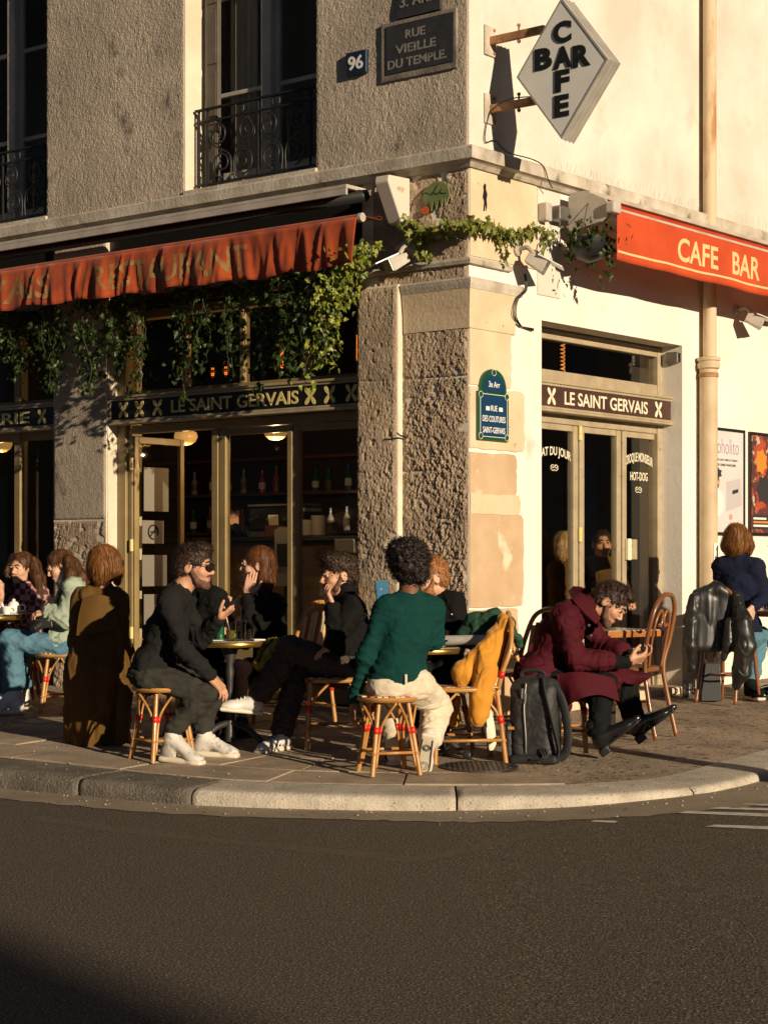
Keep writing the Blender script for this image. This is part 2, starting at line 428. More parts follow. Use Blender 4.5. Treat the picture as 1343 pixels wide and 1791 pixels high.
# ================================================================ materials of the place
m_stucco = mat('grey_stucco', (0.56, 0.465, 0.36), 0.95, col2=(0.38, 0.315, 0.245), vs=1.3, bump=.9, bs=70, bd=0.016, col3=(0.17, 0.14, 0.11), vs3=3.3, lo3=0.60, hi3=0.74, spec=0.15)
m_rough = mat('rough_stone', (0.54, 0.405, 0.28), 0.95, col2=(0.33, 0.25, 0.175), vs=2.2, bump=1.0, bs=95, bd=0.018, col3=(0.36, 0.24, 0.13), vs3=2.6, lo3=0.60, hi3=0.72, spec=0.15)
m_plaster = mat('cream_plaster', (0.70, 0.655, 0.575), 0.85, col2=(0.56, 0.51, 0.43), vs=1.1, vlo=.38, vhi=.68, bump=0.3, bs=14, bd=0.025, col3=(0.54, 0.465, 0.365), vs3=2.6, lo3=0.60, hi3=0.85, spec=0.2)
m_plaster_low = mat('white_plaster', (0.80, 0.76, 0.68), 0.8, col2=(0.74, 0.68, 0.58), vs=1.2, bump=0.22, bs=18, bd=0.015, col3=(0.60, 0.52, 0.42), vs3=3.0, lo3=0.66, hi3=0.8, spec=0.2)
m_reveal = mat('cream_reveal_paint', (0.72, 0.64, 0.50), 0.8, col2=(0.60, 0.51, 0.38), vs=3, bump=0.4, bs=30, bd=0.01, spec=0.2)
m_cornice = mat('weathered_cornice', (0.62, 0.55, 0.45), 0.9, col2=(0.38, 0.32, 0.25), vs=4, bump=0.6, bs=40, bd=0.01, col3=(0.16, 0.13, 0.10), vs3=5, lo3=0.60, hi3=0.75, spec=0.15)
m_cornice_dark = mat('sooty_cornice', (0.30, 0.25, 0.20), 0.9, col2=(0.20, 0.165, 0.13), vs=4, bump=0.6, bs=40, bd=0.01, col3=(0.10, 0.085, 0.07), vs3=5, lo3=0.56, hi3=0.72, spec=0.15)
m_quoin = mat('tan_limestone', (0.56, 0.40, 0.25), 0.9, col2=(0.48, 0.33, 0.20), vs=3.5, bump=0.45, bs=34, bd=0.01, col3=(0.70, 0.58, 0.42), vs3=5, lo3=0.62, hi3=0.72, spec=0.2)
m_quoin_pale = mat('pale_limestone', (0.68, 0.54, 0.37), 0.9, col2=(0.60, 0.46, 0.30), vs=3.5, bump=0.5, bs=34, bd=0.01, col3=(0.32, 0.24, 0.16), vs3=24, lo3=0.68, hi3=0.74, spec=0.2)
m_gold = mat('bronze_gold_paint', (0.28, 0.20, 0.085), 0.42, col2=(0.22, 0.155, 0.065), vs=5, bump=0.12, bs=60, bd=0.004, spec=0.5)
m_taupe = mat('taupe_door_paint', (0.42, 0.34, 0.22), 0.5, col2=(0.34, 0.27, 0.17), vs=6, bump=0.25, bs=50, bd=0.004, col3=(0.22, 0.17, 0.11), vs3=16, lo3=0.62, hi3=0.75)
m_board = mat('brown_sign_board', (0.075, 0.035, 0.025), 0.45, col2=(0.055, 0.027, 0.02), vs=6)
m_boardL = mat('black_board_and_gap_shade', (0.012, 0.011, 0.010), 0.35)  # board black, also used to paint shade onto the lintels
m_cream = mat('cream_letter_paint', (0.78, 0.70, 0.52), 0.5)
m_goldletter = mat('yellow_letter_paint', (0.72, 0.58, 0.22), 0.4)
m_glass = glass('door_glass', (0.88, 0.87, 0.83))
m_glass_up = glass('window_glass', (0.9, 0.9, 0.9))
m_winpaint = mat('grey_window_paint', (0.46, 0.415, 0.35), 0.55, col2=(0.38, 0.34, 0.285), vs=6, bump=0.15, bs=40, bd=0.004)
m_shut = mat('brown_shutter_paint', (0.11, 0.09, 0.07), 0.6, col2=(0.08, 0.065, 0.05), vs=7)
m_iron = mat('black_wrought_iron', (0.014, 0.013, 0.013), 0.5, bump=0.3, bs=90, bd=0.003)
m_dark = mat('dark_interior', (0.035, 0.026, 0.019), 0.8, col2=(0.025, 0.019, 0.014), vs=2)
m_darkwood = mat('dark_wood', (0.05, 0.026, 0.014), 0.4, col2=(0.03, 0.017, 0.010), vs=3, stretch=(1, 1, 9))
m_redwood = mat('red_brown_wood', (0.16, 0.06, 0.022), 0.45, col2=(0.11, 0.04, 0.016), vs=3, stretch=(1, 1, 9))
m_curtain = mat('cream_curtain', (0.62, 0.50, 0.34), 0.9, col2=(0.52, 0.42, 0.28), vs=4)
m_black = mat('black_paint', (0.012, 0.012, 0.012), 0.45)
m_white = mat('white_enamel', (0.78, 0.75, 0.70), 0.35)
m_metal = mat('grey_aluminium', (0.36, 0.34, 0.31), 0.38, metal=0.85, col2=(0.26, 0.245, 0.22), vs=8, bump=0.1, bs=60, bd=0.003)
m_rust = mat('rusty_iron', (0.42, 0.22, 0.09), 0.75, col2=(0.20, 0.085, 0.035), vs=14, bump=0.4, bs=60, bd=0.004)
m_paper = mat('white_paper', (0.74, 0.70, 0.63), 0.7); m_notice = mat('shade_toned_notice_paper', (0.16, 0.14, 0.11), 0.8)  # notice paper darkened in its colour for the shade of the doorway
m_bulb = mat('orange_filament', (0.9, 0.3, 0.05), 0.4, emit=(1.0, 0.23, 0.03), estr=2.2)
m_globe = mat('dim_globe_lamp', (0.75, 0.5, 0.2), 0.3, emit=(1.0, 0.55, 0.16), estr=0.30)

def rough_panel(fr, s0, s1, z0, z1, d, amp, res, seed, m, name, parent, scale=9.0, crag=0.0, smooth=True, cuts=None):
    """The front of a wall as a finely pitted sheet whose rim turns back into the wall."""
    ns, nz = max(4, int((s1 - s0) / res)), max(4, int((z1 - z0) / res))
    S, Z = np.meshgrid(np.linspace(s0, s1, ns), np.linspace(z0, z1, nz)); s, z = S.ravel(), Z.ravel()
    P = np.stack([s, z, np.zeros_like(s) + seed * 3.7], 1)
    h = fbm(P, scale, 5, seed, 0.62)
    h = .5 * h + 0.9 * fbm(P * np.array([1.15, 0.9, 1]), scale * 5.5, 3, seed + 40, .75)
    h = h + .25 * fbm(P, 1.1, 3, seed + 31)
    if crag: h = h - crag * np.clip(fbm(P, scale * 4.5, 3, seed + 80) - 0.14, 0, 1) * 3 + crag * 1.1 * np.clip(fbm(P * np.array([1.3, .7, 1]), scale * 7, 2, seed + 90), -.5, .5) - crag * .5 * np.abs(fbm(P, scale * 3.0, 2, seed + 95))
    if crag:
        h = h * (0.45 + 0.75 * np.clip(0.5 + 1.6 * fbm(P, 2.3, 2, seed + 61), 0, 1)) + .5 * np.clip(fbm(P * np.array([1, .35, 1]), 5, 2, seed + 62), -.4, .4)
        for zj in (0.62, 1.28, 1.93, 2.62): h = h - 0.9 * np.exp(-((z - zj - .02 * fbm(P, 3, 2, 5)) / .011) ** 2) * np.clip(.6 + fbm(P, 4, 2, seed + 63) * 2, 0, 1)
        h = h - 1.0 * np.clip(fbm(P, 13, 2, seed + 64) - .30, 0, 1) * 6
    e = np.minimum(np.minimum(s - s0, s1 - s), np.minimum(z - z0, z1 - z)); e = np.clip(e / 0.03, 0, 1)
    wob = 1.0
    dd = d + h * amp * (0.3 + 0.7 * e) - (1 - e) * amp * 0.9
    rim = (np.minimum(np.minimum(s - s0, s1 - s), np.minimum(z - z0, z1 - z)) < res * 0.5)
    dd = np.where(rim, d - 0.03, dd)
    o, u, n = np.array(fr.o), np.array(fr.u), np.array(fr.n)
    V = o + s[:, None] * u + dd[:, None] * n + z[:, None] * np.array([0, 0, 1.0])
    i = np.arange(nz - 1)[:, None] * ns + np.arange(ns - 1)[None, :]; i = i.ravel()
    Q = np.stack([i, i + 1, i + ns + 1, i + ns], 1)
    if np.dot(np.cross(u, [0, 0, 1.0]), n) < 0: Q = Q[:, ::-1]
    return mesh_obj(name, V, Q, m, parent, smooth=smooth)
def mitred(prof, sL, sR):
    """A moulding that runs round the corner: prof is a closed outline of (depth, height)."""
    b = MB(); n = len(prof)
    for (d, z) in prof:
        b.v += [tuple(FL(sL, d, z)), tuple(C0 + NL * d + NR * d + ZUP * z), tuple(FR(sR, d, z))]
    for i in range(n):
        j = (i + 1) % n
        for k in (0, 1): b.f.append((i * 3 + k, i * 3 + k + 1, j * 3 + k + 1, j * 3 + k))
    b.f.append(tuple(i * 3 for i in range(n))); b.f.append(tuple(i * 3 + 2 for i in range(n))[::-1])
    return b

# ================================================================ the road, the kerb, the pavement
def road_z(x): t = min(max((x - 0.2) / 2.2, 0), 1); return -0.105 + 0.062 * t * t * (3 - 2 * t)
m_asphalt = mat('worn_asphalt', (0.145, 0.116, 0.085), 0.92, col2=(0.052, 0.042, 0.032), vs=100, vlo=.38, vhi=.58, bump=.4, bs=140, bd=0.008, col3=(0.42, 0.32, 0.20), vs3=120, lo3=0.58, hi3=0.66, voro=1.0, vors=90, spec=0.2, coords='Object')
m_gutter = mat('dusty_gutter', (0.33, 0.265, 0.19), 0.95, col2=(0.26, 0.205, 0.145), vs=3, bump=0.4, bs=90, bd=0.006, spec=0.15)
m_granite = mat('granite_kerb', (0.58, 0.51, 0.41), 0.85, col2=(0.42, 0.365, 0.29), vs=5, bump=.8, bs=75, bd=0.01, col3=(0.16, 0.135, 0.11), vs3=80, lo3=0.60, hi3=0.70, spec=0.25)
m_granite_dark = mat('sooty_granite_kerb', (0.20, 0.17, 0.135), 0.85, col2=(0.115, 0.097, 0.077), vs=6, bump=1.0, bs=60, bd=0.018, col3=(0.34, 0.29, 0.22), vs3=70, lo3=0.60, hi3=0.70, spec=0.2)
m_slab = mat('paving_granite', (0.46, 0.355, 0.25), 0.85, col2=(0.28, 0.215, 0.15), vs=2.5, bump=0.5, bs=70, bd=0.006, col3=(0.115, 0.095, 0.075), vs3=60, lo3=0.58, hi3=0.7, spec=0.2)
m_pave = mat('pavement_asphalt', (0.42, 0.325, 0.23), 0.92, col2=(0.27, 0.21, 0.15), vs=2.2, bump=0.9, bs=42, bd=0.014, col3=(0.085, 0.068, 0.05), vs3=16, lo3=0.56, hi3=0.68, spec=0.15)
m_seam = mat('road_dust', (0.15, 0.12, 0.087), 0.95, col2=(0.115, 0.092, 0.067), vs=30, vlo=.4, vhi=.6, bump=.4, bs=120, bd=.006, spec=0.1)
m_line = mat('worn_road_paint', (0.62, 0.56, 0.47), 0.8, col2=(0.36, 0.31, 0.25), vs=14, vlo=0.52, vhi=0.7, bump=0.3, bs=90, bd=0.004)

xs = [-90, -40, -15, -6] + [-4 + 0.25 * i for i in range(36)] + [6, 9, 15, 40, 90]; ys = [-60, -20, 0, 3, 6, 9, 12, 20, 40, 120]
mesh_obj('road', [(x, y, road_z(x)) for y in ys for x in xs], [(j * len(xs) + i, j * len(xs) + i + 1, (j + 1) * len(xs) + i + 1, (j + 1) * len(xs) + i) for j in range(len(ys) - 1) for i in range(len(xs) - 1)], m_asphalt, kind='structure')
bpy.data.objects['road']['kind'] = 'structure'

kpx = [(-2000, 1180), (-1100, 1245), (-500, 1297), (-220, 1323), (0, 1347), (125, 1361), (230, 1372), (333, 1381), (469, 1388), (600, 1391.5), (698, 1393), (799, 1393.5), (900, 1393.5), (1008, 1392), (1110, 1387), (1216, 1378), (1285, 1366), (1343, 1349), (1420, 1326), (1520, 1295), (1700, 1250), (2100, 1195)]
kline = bez([G(*p) for p in kpx], 12)
kacc = [0.0]
for i in range(1, len(kline)): kacc.append(kacc[-1] + (kline[i] - kline[i - 1]).length)
def knorm(i):
    d = kline[min(i + 1, len(kline) - 1)] - kline[max(i - 1, 0)]; d.z = 0; d.normalize(); return Vector((-d.y, d.x, 0))
def kpoint(acc, off):                                       # a point off metres behind the kerb's front edge
    acc = min(max(acc, 0), kacc[-1] - 1e-6); i = next(k for k in range(len(kacc) - 1) if kacc[k + 1] >= acc); t = (acc - kacc[i]) / (kacc[i + 1] - kacc[i])
    p = kline[i].lerp(kline[i + 1], t); n = knorm(i).lerp(knorm(i + 1), t).normalized(); return p + n * off
def kacc_px(px):                                            # arc length where the kerb passes this image column
    return min(range(len(kline)), key=lambda i: abs(CX + kline[i].x / kline[i].y * F - px))
KA = lambda px: kacc[kacc_px(px)]

pav = thing('pavement', (0, 11, 0), kind='structure')
far = [(-30, 22), (-20, 24), (-12, 26), (-6, 28), (0, 30), (6, 28), (12, 26), (20, 24), (30, 22)]
vs, fs = [], []
for i, p in enumerate(kline):
    q = p + knorm(i) * 0.36; t = i / (len(kline) - 1); e = Vector((-22 + 44 * t, 26, 0))
    for w in (0, 0.03, 0.08, 0.2, 0.5, 1.0):
        r = q.lerp(e, w); vs.append((r.x, r.y, gz(r.y) - 0.006))
for i in range(len(kline) - 1):
    for w in range(5): fs.append((i * 6 + w, (i + 1) * 6 + w, (i + 1) * 6 + w + 1, i * 6 + w + 1))
mesh_obj('asphalt_surface', vs, fs, m_pave, pav)
def slab(a0, a1, o0, o1, seed, thick=0.05):
    n = 4; top = []
    for k in range(n + 1): top.append(kpoint(a0 + (a1 - a0) * k / n, o0))
    for k in range(n, -1, -1): top.append(kpoint(a0 + (a1 - a0) * k / n, o1))
    r = random.Random(seed); tilt = r.uniform(-.003, .003); h = r.uniform(0.002, 0.008)
    pts = [Vector((p.x, p.y, gz(p.y) + h + tilt * (i % 2))) for i, p in enumerate(top)]
    MB().prism(pts, (0, 0, -thick)).build('paving_slab', m_slab, pav, bevel=0.006, seg=1)
aL, aR = KA(-260), KA(1030)
sd_ = 0
for row, (o0, o1, ln, ae) in enumerate([(0.405, 0.86, 1.05, aR), (0.868, 1.36, 0.95, KA(905)), (1.368, 1.86, 1.05, KA(800)), (1.868, 2.36, 1.0, KA(560)), (2.368, 2.86, 1.1, KA(400)), (2.868, 3.4, 1.0, KA(300))]):
    a = aL - 0.35 * (row % 2)
    while a < ae - 0.3:
        l = min(ln * rng.uniform(0.8, 1.25), ae - a); sd_ += 1; slab(a, a + l - 0.007, o0, o1, sd_); a += l
kerb = thing('kerb', (0, 10.3, -0.1), kind='structure')
joints = [KA(-1900), KA(-1500), KA(-1100), KA(-800), KA(-560), KA(-330), KA(-110), KA(131), KA(334), KA(799), KA(1216), KA(1420), KA(1600), KA(1900)]
for q in range(len(joints) - 1):
    a0, a1 = joints[q] + 0.006, joints[q + 1] - 0.006
    prof = [(0.004, -0.30), (0.0, -0.06), (0.002, -0.03), (0.010, -0.012), (0.026, -0.002), (0.05, 0.002), (0.2, 0.003), (0.398, 0.0), (0.398, -0.3)]
    n = max(8, int((a1 - a0) / 0.022)); V, Q = [], []
    fine = []
    for k in range(len(prof) - 1):
        m_ = max(1, int(math.dist(prof[k], prof[k + 1]) / (0.02 if k < 5 else 0.06)))
        fine += [(prof[k][0] + (prof[k + 1][0] - prof[k][0]) * j / m_, prof[k][1] + (prof[k + 1][1] - prof[k][1]) * j / m_) for j in range(m_)]
    fine.append(prof[-1]); m_ = len(fine)
    for i in range(n + 1):
        a = a0 + (a1 - a0) * i / n; b = kpoint(a, 0); nn = kpoint(a, 1) - b; nn.z = 0; nn.normalize(); ee = 0.012 if i in (0, n) else 0.0
        for (o, z) in fine: p = b + nn * (o + ee * (o < .1)); V.append((p.x, p.y, gz(p.y) + z - ee * (z > -.03) * (o < .3)))
    V = np.array(V); w = fbm(V, 26, 3, q) * 0.008 + fbm(V, 4, 2, q + 50) * 0.008
    zz = np.array([z for _ in range(n + 1) for (o, z) in fine]); fr_ = np.array([1.0 if o < 0.06 else 0.3 for _ in range(n + 1) for (o, z) in fine])
    V[:, 1] -= w * fr_; V[:, 2] += w * 0.35 * (fr_ < 1)
    Q = [(i * m_ + k, (i + 1) * m_ + k, (i + 1) * m_ + k + 1, i * m_ + k + 1) for i in range(n) for k in range(m_ - 1)]
    Q += [tuple(range(m_))[::-1], tuple(n * m_ + k for k in range(m_))]
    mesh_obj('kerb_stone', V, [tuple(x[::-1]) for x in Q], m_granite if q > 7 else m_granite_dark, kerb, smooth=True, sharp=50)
vs, fs = [], []
for i, p in enumerate(kline):
    px = CX + p.x / p.y * F; wid = 0.30 + 0.25 * min(max((px - 600) / 700, 0), 1.2)
    n = knorm(i); a = p + n * 0.02; b = p - n * (wid + 0.03 * math.sin(i * 0.9) * rng.random())
    vs += [(a.x, a.y, road_z(a.x) + 0.012), (b.x, b.y, road_z(b.x) + 0.004)]
fs = [(2 * i, 2 * i + 1, 2 * i + 3, 2 * i + 2) for i in range(len(kline) - 1)]
mesh_obj('gutter', vs, [f for f in fs], m_gutter, kind='structure'); bpy.data.objects['gutter']['kind'] = 'structure'
def RD(px, py):                                            # a point of the road
    z = -0.1
    for _ in range(4): Y = (CH - z) / ((py - HY) / F); z = road_z((px - CX) / F * Y)
    return Vector(((px - CX) / F * Y, Y, z))
seam = bez([RD(*p) for p in [(60, 1432), (180, 1448), (300, 1462), (480, 1481), (640, 1496), (715, 1504), (800, 1491), (920, 1463), (1010, 1446), (1090, 1436), (1180, 1433)]], 6)
vs = []
for i, p in enumerate(seam):
    w = 0.06 + 0.05 * rng.random(); vs += [(p.x, p.y - w, road_z(p.x) + 0.0012), (p.x, p.y + w, road_z(p.x) + 0.0012)]
o = mesh_obj('road_seam', vs, [(2 * i, 2 * i + 2, 2 * i + 3, 2 * i + 1) for i in range(len(seam) - 1)], m_seam, kind='structure')
zc = thing('zebra_crossing', tuple(RD(1300, 1425)), kind='structure')
for poly in [[(1186, 1424), (1200, 1420.5), (1480, 1429), (1480, 1436)], [(1237, 1416), (1262, 1413.5), (1480, 1419), (1480, 1424)], [(1285, 1409.5), (1305, 1407.5), (1480, 1411), (1480, 1415)], [(1233, 1448), (1250, 1444.5), (1480, 1452), (1480, 1459)], [(1032, 1439), (1040, 1436.5), (1080, 1438), (1076, 1441.5)]]:
    pts = [RD(*p) + ZUP * 0.005 for p in poly]
    mesh_obj('painted_stripe', [tuple(p) for p in pts], [(0, 1, 2, 3)][::-1] if False else [(3, 2, 1, 0)], m_line, zc)

# ================================================================ the corner house
B = thing('corner_building', tuple(C0), 'cream and grey corner building with a cafe on its ground floor', 'building')
SOUTH, ZC0, ZC1, TOP = 9.0, 4.125, 4.27, 7.6
T = 0.42
bare = m_stucco
# upper floor, side of the big street (left of the corner)
W1, W2 = (FL.at(553, 200)[0], FL.at(324, 200)[0]), (FL.at(82, 200)[0], FL.at(82, 200)[0] + 1.46)
for (a, b) in ((0.0, W1[0]), (W1[1], W2[0]), (W2[1], SOUTH)):
    rough_panel(FL, a, b, ZC1 - 0.02, TOP, 0.012, 0.0065, 0.0115, int(a * 10) + 3, m_stucco, 'stucco_front', B, scale=7, smooth=False)
    MB().box(FL, max(a, T + 0.005), b - 0.003, -T, 0.0, ZC1 - 0.02, TOP).build('upper_wall', m_reveal, B)
for (a, b) in (W1, W2): MB().box(FL, a - 0.003, b, -T + .01, -0.01, 6.7, TOP).build('lintel', m_stucco, B)
for (a, b) in (W1, W2): MB().box(FL, a - 0.02, b, -T, 0.03, ZC1 - 0.05, ZC1 + 0.045).build('window_sill', m_cornice, B, bevel=0.006)
# upper floor, side of the small street
MB().box(FR, 0, SOUTH, -T, 0, ZC1 - 0.02, TOP).build('upper_wall', m_plaster, B)
# ground floor, small street
DR0, DR1, DRT = FR.at(947, 600)[0], FR.at(1193, 603)[0], 3.11
b = MB(); b.box(FR, 0, DR0, -T, 0, -0.2, ZC0 + .01); b.build('ground_floor_wall', m_plaster_low, B)
MB().box(FR, DR0 + .001, DR1 - .001, -T, 0, DRT, ZC0 + .01).build('ground_floor_wall', m_plaster_low, B)
MB().box(FR, DR1, SOUTH, -T, 0, -0.2, ZC0 + .01).build('ground_floor_wall', m_plaster_low, B)
# rough pier of the corner, big street side
PM, PE = FL.at(706, 800)[0], FL.at(633, 800)[0]
MB().box(FL, T + .004, PE - .003, -T, 0.0, -0.2, ZC0 + .01).build('pier_core', m_reveal, B)
rough_panel(FL, 0, PM, -0.15, 3.28, 0.014, 0.014, 0.0078, 5, m_rough, 'rough_pier_face', B, scale=8, crag=0.5, smooth=False)
rough_panel(FL, 0, PM + .3, 3.25, ZC0, 0.012, 0.012, 0.010, 9, m_rough, 'rough_pier_face', B, scale=8, crag=0.4, smooth=False)
# the near half of the pier stands proud; its end face catches the sun
MB().box(FL, PM + .003, PE - .002, 0.0, 0.062, -0.2, 3.33).build('proud_pier', m_reveal, B, bevel=0.012)
rough_panel(FL, PM + .012, PE, -0.15, 3.32, 0.074, 0.012, 0.0078, 14, m_rough, 'rough_pier_face', B, scale=8, crag=0.45, smooth=False)
# string courses round the pier
mitred([(-.02, 3.42), (0.035, 3.425), (0.042, 3.45), (0.02, 3.475), (-.02, 3.48)], PM + .32, 0.50).build('string_course', m_cornice, B)
mitred([(-.02, 3.235), (0.04, 3.245), (0.055, 3.285), (0.06, 3.31), (0.045, 3.325), (-.02, 3.33)], PM - .01, 0.62).build('string_course', m_cornice, B)
mitred([(-.02, 2.95), (0.018, 2.96), (0.022, 3.10), (0.04, 3.243), (-.02, 3.243)], PM * .98, 0.56).build('pier_capital', m_quoin_pale, B)
# tan corner stones on the small street side, plaster worn off round them
def stone_outline(a0, a1, z0, z1, seed):
    r = random.Random(seed); P = []
    def edge(p, q, n, w):
        for k in range(n):
            t = k / n; P.append((p[0] + (q[0] - p[0]) * t + (r.uniform(-w, w) if k else 0), p[1] + (q[1] - p[1]) * t + (r.uniform(-w, w) if k else 0)))
    edge((a0, z0), (a1 - .02, z0), 7, .006); edge((a1 - .02, z0 + .005), (a1, z0 + .03), 2, .004); edge((a1, z0 + .03), (a1, z1 - .03), 9, .010); edge((a1, z1 - .03), (a1 - .025, z1), 2, .004); edge((a1 - .025, z1), (a0, z1), 7, .006); edge((a0, z1), (a0, z0), 4, .0)
    return P
zp = lambda y: CH + (HY - y) / F * 13.6
for (px1, yt, yb, mm, sd_) in [(893, 570, 676, m_quoin_pale, 1), (916, 679, 786, m_quoin_pale, 2), (902, 792, 866, m_quoin, 3), (914, 899, 1062, m_quoin, 4), (905, 1066, 1150, m_quoin, 5), (921, 1156, 1262, m_quoin, 6)]:
    a1 = FR.at(px1, yt)[0]; P = stone_outline(0.002, a1, zp(yb), zp(yt), sd_)
    MB().prism([FR(a, 0.0, z) for a, z in P], NR * 0.009).build('quoin_stone', mm, B, bevel=0.003, seg=1)
P = stone_outline(0.004, FR.at(908, 880)[0], zp(900), zp(864), 21)
MB().prism([FR(a, 0.0, z) for a, z in P], NR * 0.014).build('plaster_patch', m_quoin_pale, B, bevel=0.005, seg=1)
# upper block of the pier between string course and cornice on the small street side: two plates with an open joint
MB().box(FR, 0.004, FR.at(937, 340)[0], 0, 0.010, 3.485, ZC0).build('frieze_plate', m_quoin_pale, B, bevel=0.004)
MB().box(FR, FR.at(939, 340)[0], FR.at(978, 340)[0], 0, 0.010, 3.30, ZC0 - .01).build('frieze_plate', m_plaster, B, bevel=0.004)
# cornice round the corner
prof = [(-.02, ZC0), (0.03, ZC0), (0.055, ZC0 + .03), (0.075, ZC0 + .04), (0.10, ZC0 + .045), (0.105, ZC1 - .02), (0.09, ZC1 - .004), (0.0, ZC1 + .02), (-.02, ZC1 + .02)]
c = mitred(prof, SOUTH, SOUTH)
mesh_obj('cornice', c.v, c.f, m_cornice, B)
# ground floor of the big street: pier between the two openings, lintel, next pier
P2 = (FL.at(186, 850)[0], FL.at(94, 850)[0])
MB().box(FL, P2[0] + .003, P2[1], -T, 0.0, -0.1, ZC0 + .01).build('pier_core', m_reveal, B)
rough_panel(FL, P2[0], P2[1], 0.02, 1.62, 0.012, 0.013, 0.010, 22, m_rough, 'rough_pier_face', B, scale=8, crag=0.35, smooth=False)
rough_panel(FL, P2[0], P2[1], 1.62, ZC0, 0.010, 0.006, 0.014, 23, m_stucco, 'stucco_front', B, scale=8)
MB().box(FL, 7.0, SOUTH, -T, 0.0, -0.1, ZC0 + .01).build('ground_floor_wall', m_stucco, B)
MB().box(FL, PE, P2[0], -T, -0.04, 3.42, ZC0 + .01).build('lintel', m_boardL, B)  # black colour stands for the shade in the gap above the awning
MB().box(FL, P2[1], 7.0, -T, -0.04, 3.42, ZC0 + .01).build('lintel', m_boardL, B)  # same painted shade over the second opening
# room shells
FI = FL
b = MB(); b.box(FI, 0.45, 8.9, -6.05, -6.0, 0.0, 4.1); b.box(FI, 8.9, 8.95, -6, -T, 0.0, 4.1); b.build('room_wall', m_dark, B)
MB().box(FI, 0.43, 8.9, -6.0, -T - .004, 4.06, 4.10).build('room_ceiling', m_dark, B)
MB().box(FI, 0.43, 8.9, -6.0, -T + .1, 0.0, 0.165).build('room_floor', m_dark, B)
b = MB(); b.box(FI, 0.45, 8.9, -2.3, -2.25, 4.3, 7.5); b.box(FI, 0.45, .5, -2.25, -.45, 4.3, 7.5); b.box(FI, 8.9, 8.95, -2.25, -.45, 4.3, 7.5); b.box(FI, 3.6, 3.65, -2.25, -.45, 4.31, 7.5); b.build('upper_room_wall', m_reveal, B)
b = MB(); b.box(FI, 0.45, 8.9, -2.3, -.45, 7.5, 7.58); b.box(FI, .45, 8.9, -2.3, -.45, 4.2, 4.28); b.build('upper_room_floor', m_dark, B)
MB().box(FL, -0.02, SOUTH, -9, 0.02, TOP, TOP + .1).build('roof', m_cornice_dark, B)
MB().box(FR, SOUTH, SOUTH + .3, -8.9, 0, -.1, TOP).build('party_wall', m_plaster, B)
MB().box(FL, SOUTH, SOUTH + .3, -8.9, 0, -.1, TOP).build('party_wall', m_plaster, B)

# windows of the upper floor
def upper_window(a0, a1, curtain):
    dw = -0.25; w = thing('window', tuple(FL((a0 + a1) / 2, dw, ZC1 + .04))); w.parent = B; w.location = w.location - B.location
    z0, z1 = ZC1 + 0.05, 6.7; f = MB()
    f.box(FL, a0 + .002, a0 + .07, dw - .06, dw + .03, z0, z1); f.box(FL, a1 - .07, a1 - .002, dw - .06, dw + .03, z0, z1); f.box(FL, a0 + .071, a1 - .071, dw - .06, dw + .03, z0, z0 + .09)
    mid = (a0 + a1) / 2; f.box(FL, mid - .055, mid + .055, dw - .055, dw + .05, z0 + .091, z1)
    f.build('window_frame', m_winpaint, w, bevel=0.008)
    for (x0, x1) in ((a0 + .071, mid - .056), (mid + .056, a1 - .071)):
        c = MB(); st = .045
        c.box(FL, x0, x0 + st, dw - .045, dw, z0 + .092, z1); c.box(FL, x1 - st, x1, dw - .045, dw, z0 + .092, z1); c.box(FL, x0 + st + .001, x1 - st - .001, dw - .045, dw, z0 + .092, z0 + .16)
        for zz in (5.11, 5.92): c.box(FL, x0 + st + .001, x1 - st - .001, dw - .04, dw - .004, zz, zz + .035)
        c.build('casement', m_winpaint, w, bevel=0.005)
        MB().box(FL, x0 + st - .005, x1 - st + .005, dw - .03, dw - .024, z0 + .15, z1).build('pane', m_glass_up, w)
    b = MB(); b.box(FL, a1 - .20, a1 - .072, dw + .032, dw + .075, z0 + .01, z1)
    for k in range(5): b.box(FL, a1 - .19, a1 - .082, dw + .076, dw + .083, z0 + .06 + k * .5, z0 + .5 + k * .5)
    b.build('shutter', m_shut, w, bevel=0.004)
    for (x0, x1) in curtain:
        P = [[FL(x0 + (x1 - x0) * i / 10, dw - .065 + .016 * math.sin(i * 2.3), z) for i in range(11)] for z in (z0 + .02, 5.4, z1)]
        v, f_ = sheet(P, 6, 50, 0.004); mesh_obj('curtain', v, f_, m_curtain, w, smooth=True)
upper_window(W1[0], W1[1], [(W1[1] - .52, W1[1] - .26)])
upper_window(W2[0], W2[1], [])

# ---------------------------------------------------------------- shopfronts
def glaze(name, parent, fr, a0, a1, d, z0, z1, m=None):
    return MB().box(fr, a0, a1, d - .003, d + .003, z0, z1).build(name, m or m_glass, parent)
def petals(fr, a, z, d, w, h, m, parent, sgn=1):
    """The crossed petal ornament at both ends of the sign boards."""
    b = MB()
    for k in range(4):
        dx, dz = (1 if k % 2 else -1), (1 if k // 2 else -1); P = []
        cx_, cz_ = a + dx * w * .27, z + dz * h * .27; L_ = math.hypot(w, h) * .27; ang = math.atan2(dz * h, dx * w * .75)
        for j in range(12):
            t = 2 * math.pi * j / 12; x, y = math.cos(t) * L_, math.sin(t) * L_ * (.40 + .16 * math.cos(t))
            P.append((cx_ + x * math.cos(ang) - y * math.sin(ang), cz_ + x * math.sin(ang) + y * math.cos(ang)))
        b.prism([fr(x, d + (.0003 * k), y) for x, y in P], fr.n * .004)
    return b.build('petal_ornament', m, parent)
SZ0, SZ1 = 2.455, 2.655                                     # height of the sign boards
zg_ = lambda fr, a: gz((fr(a, 0, 0)).y)
